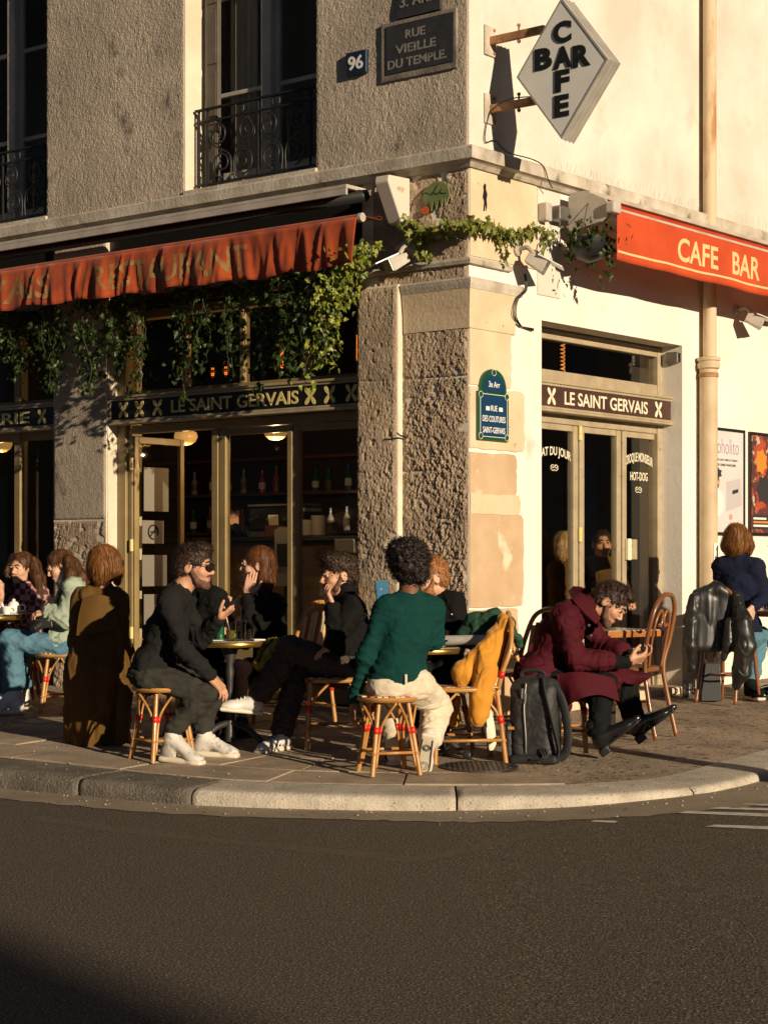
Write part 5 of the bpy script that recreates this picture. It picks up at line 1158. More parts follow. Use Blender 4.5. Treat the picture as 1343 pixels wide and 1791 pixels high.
def make_rattan_chair():                                   # faces -X, back at +X
    t = thing('rattan_chair', (0, 0, 0)); H = .46
    def sq(s, z): return [(s * math.copysign(abs(math.cos(k * math.pi / 14)) ** .55, math.cos(k * math.pi / 14)), s * math.copysign(abs(math.sin(k * math.pi / 14)) ** .55, math.sin(k * math.pi / 14)), z) for k in range(28)]
    MB().tube(sq(.205, H - .012), .016, 8, closed=True).build('seat_frame', m_rattan, t, smooth=True)
    for i in range(13):
        x = -.18 + .03 * i; MB().obox((x, 0, H + .002), (.0135, 0, 0), (0, .198, 0), (0, 0, .004)).build('seat_strip', m_weave_red if i % 3 == 1 else m_weave, t)
    b = MB()
    for i in range(26):
        x, z = (.2, H - .012); y = -.19 + .0152 * i; b.obox((-.207, y, H - .012), (.012, 0, 0), (0, .005, 0), (0, 0, .016))
    b.build('front_wrap', m_weave_red, t)
    for sx in (-1, 1):
        for sy in (-1, 1):
            top = Vector((sx * .185, sy * .18, H - .02)); bot = Vector((sx * (.205 if sx < 0 else .235), sy * .20, 0))
            MB().tube([bot, bot.lerp(top, .5), top], [.0165, .0155, .015], 9).build('leg', m_rattan, t, smooth=True, sharp=50)
            MB().tube([bot.lerp(top, .55), bot.lerp(top, .66)], .021, 9).build('red_binding', m_redbind, t, smooth=True)
            MB().tube([bot.lerp(top, .29), bot.lerp(top, .325)], .021, 9).build('knot', m_rattan, t, smooth=True)
            for ax_ in ((-sx, 0), (0, -sy)):
                MB().tube(bez([bot.lerp(top, .60) + Vector((ax_[0] * .012, ax_[1] * .012, 0)), bot.lerp(top, .75) + Vector((ax_[0] * .03, ax_[1] * .03, 0)), top + Vector((ax_[0] * .13, ax_[1] * .13, 0))], 5), .0085, 7).build('brace', m_rattan, t, smooth=True)
    for (p, q) in (((-.203, -.198), (-.203, .198)), ((.224, -.198), (.224, .198)), ((-.203, -.198), (.224, -.198)), ((-.203, .198), (.224, .198))):
        MB().tube([Vector((*p, .14)), Vector((*q, .14))], .0105, 7).build('stretcher', m_rattan, t, smooth=True)
    P = bez([(.19, -.185, H - .01), (.215, -.20, H + .10), (.265, -.195, H + .24), (.285, -.13, H + .385), (.292, 0, H + .425), (.285, .13, H + .385), (.265, .195, H + .24), (.215, .20, H + .10), (.19, .185, H - .01)], 6)
    MB().tube(P, .0155, 9).build('back_hoop', m_rattan, t, smooth=True)
    for i in range(9):
        y = -.14 + .035 * i; zt = H + .36 - .9 * y * y * 2.2
        MB().obox((.243, y, (H + .06 + zt) / 2), (.004, 0, .0), (0, .0135, 0), (.045 * (zt - H) / .4, 0, (zt - H - .06) / 2)).build('back_strip', m_weave_red if i % 3 == 1 else m_weave, t)
    MB().tube([Vector((.212, -.195, H + .075)), Vector((.222, 0, H + .07)), Vector((.212, .195, H + .075))], .010, 7).build('back_rail', m_rattan, t, smooth=True)
    for sy in (-1, 1): MB().tube([Vector((.205, sy * .195, H + .06)), Vector((.214, sy * .2, H + .10))], .02, 9).build('red_binding', m_redbind, t, smooth=True)
    return t
chair0 = make_rattan_chair()
GC = 'rattan chairs on the pavement'
for px, Y, rz, lab in [(806, 11.42, .18, 'rattan chair with jackets thrown over its back beside the backpack'), (592, 12.02, .05, 'rattan chair under the man with his hand over his mouth'),
                       (918, 12.45, -1.0, 'rattan chair half hidden behind the burgundy coat'), (968, 11.92, 3.05, 'rattan chair under the man in the burgundy coat'), (512, 13.35, -.75, 'rattan chair under the woman holding her hair')]:
    place(chair0, px, Y, rz, lab, 'chair', GC)

def make_bentwood(m, name='bentwood_chair'):               # faces -X, back at +X
    t = thing(name, (0, 0, 0)); H = .46
    MB().lathe((0, 0, H - .03), [(.17, 0), (.20, .004), (.207, .018), (.20, .032), (.185, .033)], 28).build('seat_ring', m, t, smooth=True, sharp=50)
    MB().lathe((0, 0, H - .022), [(.01, 0), (.184, 0), (.184, .019), (.01, .019)], 24).build('seat_panel', m, t)
    for sy in (-1, 1):
        MB().tube(bez([(-.20, sy * .165, 0), (-.175, sy * .15, .2), (-.15, sy * .135, H - .02)], 5), [.0125] * 5 + [.016] * 6, 9).build('leg', m, t, smooth=True)
    P = bez([(.27, -.17, 0), (.215, -.16, .25), (.185, -.15, H), (.215, -.185, H + .18), (.255, -.17, H + .36), (.275, -.09, H + .455), (.28, 0, H + .475), (.275, .09, H + .455), (.255, .17, H + .36), (.215, .185, H + .18), (.185, .15, H), (.215, .16, .25), (.27, .17, 0)], 6)
    MB().tube(P, .0155, 9).build('back_hoop', m, t, smooth=True)
    for sy in (-1, 1):
        P = bez([(.19, sy * .10, H), (.215, sy * .115, H + .15), (.245, sy * .11, H + .30), (.258, sy * .055, H + .37), (.25, sy * .015, H + .33), (.243, sy * .03, H + .27), (.247, sy * .07, H + .28)], 6)
        MB().tube(P, .0095, 8).build('scroll', m, t, smooth=True)
    MB().tube([(.155 * math.cos(k * math.pi / 12), .155 * math.sin(k * math.pi / 12), .22) for k in range(24)], .009, 7, closed=True).build('leg_ring', m, t, smooth=True)
    return t
bw = make_bentwood(m_bent)
GB = 'bentwood chairs by the wall'
place(bw, 1098, 12.62, -.55, 'brown bentwood chair with scroll back beside the square table', 'chair', GB, 1.04)
place(bw, 1277, 14.86, -2.2, 'brown bentwood chair with a black leather jacket over its back under the woman in navy', 'chair', GB, 1.0)

def table_round(px, Y, label, r=.27, Hh=.70):
    g = ground_at(px, Y); t = thing('bistro_table', tuple(g), label, 'table', 'round bistro tables')
    MB().lathe(g + ZUP * Hh, [(r - .02, -.022), (r, -.022), (r + .006, -.012), (r + .006, .004), (r, .012), (r - .03, .014)], 40).build('brass_edge', m_brass, t, smooth=True, sharp=40)
    MB().lathe(g + ZUP * Hh, [(.02, -.02), (r - .022, -.02), (r - .022, .0155), (.02, .0155)], 40).build('top', m_top, t)
    MB().lathe(g + ZUP * .0, [(.035, .05), (.03, .12), (.022, .2), (.022, .45), (.03, .5), (.022, .55), (.06, Hh - .03), (.06, Hh - .021)], 14).build('pedestal', m_castiron, t, smooth=True, sharp=40)
    for k in range(3):
        a = k * 2.094 - .35; d = Vector((math.cos(a), math.sin(a), 0))
        MB().tube(bez([g + d * .02 + ZUP * .17, g + d * .12 + ZUP * .14, g + d * .22 + ZUP * .06, g + d * .27 + ZUP * .025, g + d * .31 + ZUP * .022], 5), [.022] * 10 + [.018] * 5 + [.028] * 5 + [.02], 8).build('foot', m_castiron, t, smooth=True)
    return g + ZUP * (Hh + .0155)
TA = table_round(402, 11.98, 'round brass edged table carrying the green bottle and drinks', .255, .69)
TB_ = table_round(742, 11.62, 'round brass edged table carrying the rolled newspaper and ashtray', .255, .675)
TD = table_round(-20, 14.65, 'round brass edged table with white cups at the picture edge', .27, .70)
def table_square(px, Y, rz, hw_, label, group=None):
    g = ground_at(px, Y); t = thing('square_table', tuple(g), label, 'table', group); X = Vector((math.cos(rz), math.sin(rz), 0)); Yv = Vector((-X.y, X.x, 0)); H = .72
    MB().obox(g + ZUP * (H - .022), X * hw_, Yv * hw_, ZUP * .021).build('edge', m_orange_wood, t, bevel=.004)
    MB().obox(g + ZUP * (H + .002), X * (hw_ - .012), Yv * (hw_ - .012), ZUP * .0025).build('top', m_top, t)
    MB().obox(g + ZUP * (H / 2), X * .024, Yv * .024, ZUP * (H / 2 - .045)).build('post', m_black, t)
    b = MB(); b.obox(g + ZUP * .02, X * .24, Yv * .025, ZUP * .012); b.build('foot', m_black, t, bevel=.005)
    MB().obox(g + ZUP * .021, X * .024, Yv * .24, ZUP * .011).build('foot', m_black, t, bevel=.005)
    return g + ZUP * (H + .005)
TC = table_square(1068, 12.80, .62, .26, 'square table with an orange wood edge behind the burgundy coat')
TE = table_square(1372, 15.15, .62, .33, 'square table with red brown edge in front of the ginger haired woman in navy')

# ================================================================ things on the tables
m_clear = glass('clear_glass', (.85, .87, .86))
m_lemon = mat('pale_drink', (.50, .36, .06), .2); m_water = glass('pale_water', (.85, .82, .62), ior=1.33)
def tumbler(base, h, r, drink, label, fill=.55):
    t = thing('drinking_glass', tuple(base), label, 'glass')
    MB().lathe(base, [(r * .8, 0), (r * .84, .003), (r, h), (r * .94, h), (r * .80, .014), (0, .012)], 18).build('tumbler', m_clear, t, smooth=True, sharp=50)
    MB().lathe(base + ZUP * .013, [(0, 0), (r * .76, 0), (r * .86, h * fill), (0, h * fill)], 16).build('drink', drink, t, smooth=True, sharp=50)
    return t
p = Vector(TA); S_ = 12 / F
at = lambda base, px, dy, Y: Vector(((px - CX) / F * Y, Y, base.z + dy))
tumbler(at(TA, 421, 0, 11.86), .135, .036, m_water, 'tall clear glass of water nearest the brass table edge')
t = tumbler(at(TA, 404, 0, 11.95), .12, .036, m_lemon, 'glass of pale drink with lemon and a pink straw', .45)
b0 = at(TA, 404, .02, 11.95); MB().tube([b0, b0 + Vector((-.045, 0, .20))], .0042, 7).build('straw', mat('pink_straw', (.75, .42, .30), .4), t)
MB().lathe(b0 + Vector((.01, -.012, .015)), [(.018, 0), (.022, .004), (.018, .008)], 12, axis=(.3, -1, .2)).build('lemon_slice', mat('lemon', (.62, .5, .08), .4), t)
g = at(TA, 385, 0, 11.98); t = thing('green_bottle', tuple(g), 'small green glass bottle on the brass edged table', 'bottle')
MB().lathe(g, [(.026, 0), (.028, .006), (.028, .10), (.012, .145), (.011, .18), (.013, .19), (.010, .192)], 14).build('glass_body', mat('bottle_green', (.012, .10, .035), .06, spec=.8), t, smooth=True, sharp=50)
tag(MB().obox(at(TA, 371, .006, 11.84), (.07, 0, 0), (0, .05, 0), (0, 0, .002)).build('paper_menu', m_paper), 'white paper sheet lying on the brass edged table under the phone hand', 'paper')
tag(MB().obox(at(TA, 450, .008, 11.9), (.035, .01, 0), (-.02, .05, 0), (0, 0, .004)).build('folded_napkin', m_paper), 'folded white napkin at the far edge of the drinks table', 'napkin')
t = tumbler(at(TA, 437, 0, 12.08), .07, .030, mat('dark_coffee', (.03, .012, .005), .1), 'small dark coffee glass at the far side of the drinks table', .8)
# ashtray with sprigs, rolled newspaper
g = at(TB_, 767, .001, 11.50); t = thing('ashtray', tuple(g), 'small square glass ashtray beside the rolled newspaper', 'ashtray')
MB().lathe(g, [(.03, 0), (.042, .002), (.046, .03), (.040, .03), (.034, .01), (0, .008)], 8).build('dish', m_metal, t)
for k in range(4): MB().tube([g + Vector((.01 * k - .02, 0, .012)), g + Vector((.02 * k - .03, .01, .05))], .004, 6).build('cigarette_end', m_paper, t)
g0, g1 = at(TB_, 758, .036, 11.66), at(TB_, 866, .052, 11.44); ax = (g1 - g0); t = thing('rolled_newspaper', tuple(g0), 'rolled white newspaper sticking out over the brass table edge', 'newspaper')
b = MB(); az = ax.normalized(); x_ = ZUP.cross(az).normalized(); y_ = az.cross(x_); vs, fs = [], []
n = 52
for i in range(9):
    for k in range(n):
        a = 2 * math.pi * 2.6 * k / (n - 1); r = .037 * (1 - .20 * k / n) ; vs.append(g0 + ax * (i / 8) + (x_ * math.cos(a) + y_ * math.sin(a) * .88) * r)
for i in range(8):
    for k in range(n - 1): fs.append((i * n + k, i * n + k + 1, (i + 1) * n + k + 1, (i + 1) * n + k))
o = mesh_obj('paper_roll', [tuple(v) for v in vs], fs, mat('news_paper', (.62, .58, .53), .8, col2=(.5, .46, .42), vs=6, vlo=.5, vhi=.6), t, smooth=True)
for k in range(5): MB().obox(g0 + ax * (.05 + .11 * k * .4) - x_ * .02 + y_ * (.034 * .8) * 0 + Vector((0, -.0365, .0)), az * .012, ZUP * .007 * (1 + k % 2), Vector((0, .0012, 0))).build('printed_mark', m_black, t)
# cups on the far table
for i, (px, dx) in enumerate(((12, 0), (24, 0), (2, 0))):
    g = at(TD, px, 0, 14.50 + .05 * i); t = thing('white_cup', tuple(g), ['white coffee cup between the teapot and the table edge', 'white teapot on a saucer at the cup table', 'white coffee cup at the picture edge'][i], ['cup', 'teapot', 'cup'][i])
    MB().lathe(g, [(.0, 0), (.05, 0), (.075, .010), (.073, .013), (.03, .008), (0, .008)], 22).build('saucer', m_white, t, smooth=True, sharp=40)
    if i == 1:
        MB().lathe(g + ZUP * .014, [(.03, 0), (.052, .02), (.055, .05), (.035, .085), (.03, .09), (.012, .10), (.014, .112), (0, .118)], 20).build('body', m_white, t, smooth=True, sharp=50)
        MB().tube(bez([g + Vector((-.05, 0, .04)), g + Vector((-.08, 0, .06)), g + Vector((-.095, 0, .095))], 5), [.014] * 5 + [.010] * 5 + [.007], 8).build('spout', m_white, t, smooth=True)
        MB().tube(bez([g + Vector((.05, 0, .08)), g + Vector((.085, 0, .075)), g + Vector((.085, 0, .04)), g + Vector((.052, 0, .03))], 5), .006, 7).build('handle', m_white, t, smooth=True)
    else:
        MB().lathe(g + ZUP * .010, [(.024, 0), (.034, .02), (.042, .06), (.039, .06), (.030, .02), (0, .008)], 20).build('bowl', m_white, t, smooth=True, sharp=50)
        MB().tube(bez([g + Vector((.038, -.01, .06)), g + Vector((.065, -.015, .05)), g + Vector((.055, -.012, .025)), g + Vector((.034, -.01, .025))], 5), .005, 7).build('handle', m_white, t, smooth=True)
# table at the right: glass
tumbler(at(TE, 1338, 0, 15.0), .10, .034, m_water, 'clear tumbler on the table at the picture edge')

# ================================================================ bags and jackets
m_bag = mat('black_nylon', (0.016, 0.016, 0.017), 0.6, col2=(0.024, 0.023, 0.023), vs=8, bump=.35, bs=30, bd=.015)
m_strap = mat('black_webbing', (0.014, 0.014, 0.015), 0.7, bump=.3, bs=400, bd=.002)
g = ground_at(937, 11.42); t = thing('backpack', tuple(g), 'black roll top backpack standing on the pavement beside the burgundy coat', 'backpack')
c = g + ZUP * .255; vx, vy, vz = Vector((.96, -.28, 0)), Vector((.28, .96, 0)), Vector((-.03, 0, 1)).normalized()
s = SDF(); s.box(c + vx * .0, vx, vy, vz, (.150, .10, .25), .07, .03); s.box(c - vx * .01 - vy * .07 - vz * .03, vx, vy, vz, (.12, .05, .20), .045, .03); s.ell(c + vz * .22, vx, vy, vz, (.14, .09, .05), .04)
sdf_obj('body', s, m_bag, t, .009, wr=.010, wscale=9, seed=3)
s = SDF(); s.box(c - vx * .155 - vz * .12 - vy * .03, vx, vy, vz, (.025, .08, .11), .02, .02); sdf_obj('side_pocket', s, m_bag, t, .009, wr=.006, wscale=14, seed=5)
s = SDF(); s.box(c - vz * .235 - vy * .02, vx, vy, vz, (.152, .115, .03), .025, .02); sdf_obj('base_panel', s, m_strap, t, .009, wr=.004)
for sg, k in ((.055, 0), (-.095, 1)):
    P = bez([c + vx * (sg + .01) - vy * .07 + vz * .26, c + vx * (sg + .03) - vy * .12 + vz * .17, c + vx * (sg + .075) - vy * .135 - vz * .02, c + vx * (sg + .10) - vy * .11 - vz * .18, c + vx * (sg + .06) - vy * .10 - vz * .235], 7) if k == 0 else bez([c + vx * .02 - vy * .02 + vz * .27, c + vx * .16 - vy * .06 + vz * .17, c + vx * .205 - vy * .05 - vz * .04, c + vx * .19 - vy * .04 - vz * .19, c + vx * .12 - vy * .04 - vz * .24], 7)
    MB().tube(P, .028, 8, flat=.32).build('shoulder_strap', m_strap, t, smooth=True)
MB().tube(bez([c - vx * .03 - vy * .115 + vz * .235, c - vx * .045 - vy * .128 + vz * .08, c - vx * .04 - vy * .128 - vz * .10, c - vx * .045 - vy * .118 - vz * .20], 6), .007, 6).build('zip', m_metal, t, smooth=True)
MB().tube(bez([c - vx * .075 - vy * .02 + vz * .25, c - vx * .06 - vy * .03 + vz * .30, c + vx * .05 - vy * .03 + vz * .30, c + vx * .07 - vy * .02 + vz * .255], 6), .014, 8, flat=.5).build('top_handle', m_strap, t, smooth=True)
for k, zz in enumerate((.20, .17)): MB().tube([c - vx * (.05 - .02 * k) - vy * .128 + vz * zz, c - vx * (.056 - .02 * k) - vy * .132 + vz * (zz - .06)], .006, 6).build('zip_pull', m_metal, t)
MB().obox(c - vx * .12 - vy * .115 - vz * .045, vx * .032, vy * .003, vz * .009).build('leather_tab', mat('tan_leather', (.50, .24, .08), .5), t)
b = MB()
for k in range(3): b.tube(bez([c + vx * (.04 + .02 * k) - vy * .12 - vz * .17, c + vx * (.07 + .01 * k) - vy * .15 - vz * .215, c + vx * (.02 - .02 * k) - vy * .14 - vz * .235], 5), .008, 6)
b.build('loose_strap', m_strap, t, smooth=True)

m_mustard = mat('mustard_cotton', (0.60, 0.255, 0.012), 0.8, col2=(0.52, 0.21, 0.010), vs=5, bump=.25, bs=140, bd=.002, sheen=.2)
m_dkgreen = mat('dark_green_cloth', (0.018, 0.068, 0.040), 0.85, col2=(0.013, 0.05, 0.03), vs=5, bump=.3, bs=140, bd=.002)
m_creamcloth = mat('cream_cloth', (0.70, 0.62, 0.47), 0.85, bump=.2, bs=120, bd=.002)
def drape(name, m, ctrl, label=None, cat=None, parent=None, nu=30, nv=30, thick=.012, wr=.012, ws=16, seed=0, aniso=(1, 1, .45)):
    v, f = sheet([[W(*p) for p in row] for row in ctrl], nu, nv, thick, wr, ws, seed, aniso); o = mesh_obj(name, v, f, m, parent, smooth=True)
    if label: tag(o, label, cat)
    return o
# dark green jacket thrown over the chair back, mustard jacket over it, cream lining
t = thing('dark_green_jacket', tuple(W(845, 1140, 11.5)), 'dark green jacket bundled over the rattan chair back behind the newspaper', 'jacket')
s = SDF(); s.chain([W(806, 1112, 11.66), W(830, 1090, 11.62), W(862, 1080, 11.56), W(890, 1088, 11.52)], [.035, .06, .055, .04], .03); s.chain([W(812, 1122, 11.62), W(835, 1120, 11.58), W(860, 1118, 11.55), W(872, 1150, 11.55)], [.04, .06, .06, .05], .03); s.chain([W(850, 1130, 11.6), W(835, 1160, 11.62), W(812, 1185, 11.64)], [.07, .06, .04], .03); s.chain([W(888, 1092, 11.55), W(905, 1115, 11.58), W(908, 1128, 11.6)], [.03, .028, .02], .02)
sdf_obj('cloth', s, m_dkgreen, t, .009, wr=.014, wscale=11, seed=8, aniso=(1, 1, .8))
t = thing('mustard_jacket', tuple(W(850, 1180, 11.35)), 'mustard yellow jacket hanging over the rattan chair with a sleeve to the ground', 'jacket')
s = SDF()
s.chain([W(878, 1080, 11.44), W(884, 1092, 11.42), W(866, 1118, 11.40), W(858, 1150, 11.34)], [.03, .045, .06, .05], .03)
s.chain([W(846, 1142, 11.34), W(850, 1180, 11.30), W(841, 1220, 11.28), W(837, 1250, 11.28), W(833, 1258, 11.28)], [.055, .068, .068, .056, .046], .02)
s.chain([W(826, 1150, 11.36), W(812, 1178, 11.36), W(808, 1200, 11.36)], [.04, .072, .045], .02)
s.cone(W(862, 1120, 11.38), W(826, 1150, 11.36), .05, .04, .03)
sdf_obj('body', s, m_mustard, t, .0085, wr=.015, wscale=10, seed=21, aniso=(1.2, 1.2, .4))
s = SDF(); s.chain([W(777, 1245, 11.6), W(790, 1255, 11.6), W(796, 1262, 11.6)], [.05, .055, .03], .02); s.cone(W(800, 1225, 11.6), W(788, 1250, 11.6), .03, .05); sdf_obj('sleeve', s, m_mustard, t, .009, wr=.014, wscale=14, seed=25)
drape('lining', m_creamcloth, [[(866, 1130, 11.42), (874, 1122, 11.43), (882, 1118, 11.46)], [(862, 1165, 11.40), (870, 1165, 11.42), (878, 1160, 11.46)], [(861, 1200, 11.38), (868, 1204, 11.40), (873, 1202, 11.44)], [(862, 1212, 11.38), (866, 1214, 11.40), (870, 1212, 11.44)]], parent=t, wr=.004)
drape('lining', m_creamcloth, [[(838, 1250, 11.42), (850, 1252, 11.42), (858, 1240, 11.44)], [(850, 1290, 11.42), (857, 1290, 11.42), (864, 1270, 11.44)], [(856, 1312, 11.42), (861, 1312, 11.42), (866, 1300, 11.44)]], parent=t, wr=.004)
# leather jacket on the bentwood chair
m_leather = mat('black_leather', (0.009, 0.0088, 0.0085), 0.40, col2=(0.02, 0.019, 0.018), vs=8, bump=.12, bs=60, bd=.003, rough2=.42)
t = thing('leather_jacket', tuple(W(1258, 1160, 14.55)), 'black leather jacket hung over the back of the bentwood chair', 'jacket')
s = SDF(); s.box(W(1254, 1090, 14.61), Vector((1, .05, 0)), Vector((-.05, 1, 0)), ZUP, (.20, .05, .23), .05, .04); s.chain([W(1220, 1040, 14.61), W(1255, 1030, 14.61), W(1286, 1044, 14.61)], [.05, .058, .05], .03)
sdf_obj('body', s, m_leather, t, .010, wr=.011, wscale=8, seed=31, aniso=(1.3, 1.3, .2))
s = SDF(); s.chain([W(1216, 1046, 14.57), W(1208, 1085, 14.51), W(1207, 1130, 14.48), W(1209, 1168, 14.51)], [.05, .056, .052, .036], .03); sdf_obj('sleeve', s, m_leather, t, .009, wr=.012, wscale=10, seed=33, aniso=(1.3, 1.3, .3))
s = SDF(); s.chain([W(1288, 1046, 14.57), W(1299, 1090, 14.47), W(1302, 1130, 14.43), W(1296, 1175, 14.45), W(1288, 1198, 14.47)], [.052, .074, .080, .070, .036], .03); s.chain([W(1276, 1090, 14.51), W(1274, 1125, 14.49), W(1266, 1152, 14.51)], [.04, .045, .028], .02); sdf_obj('sleeve', s, m_leather, t, .009, wr=.014, wscale=10, seed=36, aniso=(1.3, 1.3, .3))
# paper bag behind it
g = ground_at(1242, 14.95); t = thing('shopping_bag', tuple(g), 'black paper shopping bag on the ground under the bentwood chair', 'bag')
b = MB(); P = [(-.075, -.05), (.075, -.05), (.075, .05), (-.075, .05)]; b.add([g + Vector((x * 1.12, y * 1.1, 0.003)) for x, y in P] + [g + Vector((x * .95, y * .7, .31)) for x, y in P], [(3, 2, 1, 0), (4, 5, 6, 7), (0, 1, 5, 4), (1, 2, 6, 5), (2, 3, 7, 6), (3, 0, 4, 7)]); b.build('bag_body', m_black, t, bevel=.006)
for y in (-.03, .03): MB().tube(bez([g + Vector((-.035, y, .30)), g + Vector((-.028, y, .42)), g + Vector((.028, y, .42)), g + Vector((.035, y, .30))], 6), .004, 6).build('handle', m_black, t, smooth=True)
g = ground_at(1201, 15.3); tag(MB().lathe(g, [(.035, 0), (.038, .005), (.040, .11), (.036, .11), (.034, .01), (0, .008)], 14).build('metal_cup', m_metal, None, smooth=True), 'small steel cup on the ground at the foot of the drainpipe wall', 'cup')
# olive yellow bag hanging beside the drinks table
m_olive = mat('olive_yellow_canvas', (0.33, 0.25, 0.035), 0.8, col2=(0.27, 0.20, 0.028), vs=5, bump=.2, bs=140, bd=.002)
t = thing('olive_yellow_bag', tuple(W(465, 1150, 11.9)), 'olive yellow cloth bag slumped between the drinks table and the checked trousers', 'bag')
s = SDF(); s.chain([W(484, 1126, 11.92), W(472, 1140, 11.90), W(456, 1160, 11.88)], [.035, .07, .055], .03); s.chain([W(489, 1130, 11.93), W(484, 1160, 11.92)], [.03, .05], .03); s.ell(W(470, 1150, 11.9), (1, 0, 0), (0, 1, 0), (0, 0, 1), (.09, .06, .085), .03); sdf_obj('body', s, m_olive, t, .008, wr=.030, wscale=12, seed=41, aniso=(1, 1, .7))
MB().tube(bez([W(478, 1118, 11.88), W(462, 1135, 11.82), W(452, 1158, 11.82)], 6), .008, 6).build('strap', m_strap, t, smooth=True)

# manhole cover
g = G(838, 1344); t = thing('manhole_cover', tuple(g), kind=None); tag(t, 'round ribbed iron manhole cover in the pavement under the jacket chair', 'manhole cover')
MB().lathe(g, [(.21, -.01), (.235, .008), (.235, .013), (.20, .013), (.20, .010), (.02, .010)], 36, axis=(0, -.03, 1)).build('ring', m_castiron, t)
for k in range(13):
    x = -.18 + .03 * k; l = math.sqrt(max(.0, .195 ** 2 - x * x)); MB().obox(g + Vector((x, 0, .0125)), (.008, 0, 0), (0, l, .03 * l), (0, 0, .0045)).build('rib', m_castiron, t)
# small litter
V, Fc = [], []; r = random.Random(8)
for k in range(420):
    a = r.uniform(KA(-150), KA(1343)); p = kpoint(a, -abs(r.gauss(0, .16)) - .01) if k % 3 else kpoint(a, r.uniform(.05, 1.6)); z0 = road_z(p.x) + .010 if k % 3 else gz(p.y) + .008; s_ = r.choice((.003, .004, .004, .006, .009)); b0 = len(V); th = r.uniform(0, 3)
    V += [(p.x + s_ * math.cos(th + j * 1.57) * r.uniform(.6, 1.3), p.y + s_ * math.sin(th + j * 1.57) * r.uniform(.6, 1.3), z0) for j in range(4)] + [(p.x, p.y, z0 + s_ * .8)]; Fc += [(b0 + j, b0 + (j + 1) % 4, b0 + 4) for j in range(4)]
o = mesh_obj('grit', V, Fc, mat('pale_grit', (.42, .34, .25), .9, col2=(.10, .08, .06), vs=9, vlo=.48, vhi=.52), None, kind='stuff'); tag(o, 'scattered pale grit and litter along the kerb and gutter', 'grit')
m_leafdry = mat('dry_leaf', (.40, .20, .05), .8)
for px, py in ((1161, 1240), (1175, 1248), (881, 1337), (700, 1352), (1148, 1262), (618, 1343)):
    g = G(px, py); a = rng.uniform(0, 6); d = Vector((math.cos(a), math.sin(a), 0)); s_ = Vector((-d.y, d.x, 0)); l = .022
    o = mesh_obj('dry_leaf', [tuple(g + ZUP * .012 + d * l), tuple(g + ZUP * .016 + s_ * l * .5), tuple(g + ZUP * .011 - d * l), tuple(g + ZUP * .018 - s_ * l * .5)], [(0, 1, 2, 3)], m_leafdry); tag(o, 'small dry leaf ' + {1161: 'on the pavement nearer the doorstep', 1175: 'on the pavement second from the doorstep', 881: 'beside the manhole cover under the backpack', 700: 'between the feet of the stool under the green sweater', 1148: 'just beyond the pointed boot toes', 618: 'left of the stool under the green sweater'}[px], 'leaf', 'dry leaves on the pavement')

# ================================================================ ivy
m_ivy = mat('ivy_leaf_painted_shade', (0.018, 0.045, 0.008), 0.42, col2=(0.05, 0.08, 0.012), vs=30, vlo=.4, vhi=.62, transl=.40, spec=.5, col3=(0.14, 0.15, 0.025), vs3=24, lo3=.60, hi3=.70)  # leaf colour darkened to stand for the awning's shade
m_ivyC = mat('ivy_leaf_painted_sunlit', (0.08, 0.14, 0.02), 0.4, col2=(0.34, 0.36, 0.045), vs=30, vlo=.42, vhi=.60, transl=.35, col3=(0.62, 0.56, 0.10), vs3=24, lo3=.55, hi3=.66)  # lighter copy with the sunlight put into the leaf colour
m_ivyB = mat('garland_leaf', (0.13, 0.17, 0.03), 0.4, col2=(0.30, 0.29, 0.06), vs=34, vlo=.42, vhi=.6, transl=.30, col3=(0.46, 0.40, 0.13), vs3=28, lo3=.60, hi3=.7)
m_stem = mat('ivy_stem', (0.05, 0.035, 0.015), .8)
LEAF = [(0, 0), (.30, -.10), (.52, .10), (.34, .34), (.44, .62), (.20, .58), (0, 1.0), (-.20, .58), (-.44, .62), (-.34, .34), (-.52, .10), (-.30, -.10)]
def leaves_mesh(name, pts, size, m, parent, seed, face=None):
    r = random.Random(seed); V, Fc = [], []
    for p in pts:
        s_ = size * r.choice((.45, .7, .9, 1.0, 1.3)) * r.uniform(.85, 1.15); d = Vector((r.gauss(0, .6), r.gauss(0, .6), -1 + r.gauss(0, .5))).normalized()
        n = (Vector(face) if face else Vector((0, -1, 0))) * .7 + Vector((r.gauss(0, .6), r.gauss(0, .6), r.gauss(.2, .5))); n = (n - d * n.dot(d)).normalized(); x = d.cross(n).normalized(); b0 = len(V)
        for (u, w) in LEAF: V.append(tuple(p + x * (u * s_ * .8) + d * (w * s_) + n * (-.10 * abs(u) * s_ * 1.6 + .12 * s_ * (w - .5) ** 2)))
        V.append(tuple(p + d * (.35 * s_) + n * .05 * s_))
        for k in range(12): Fc.append((b0 + k, b0 + (k + 1) % 12, b0 + 12))
    return mesh_obj(name, V, Fc, m, parent, kind='stuff')
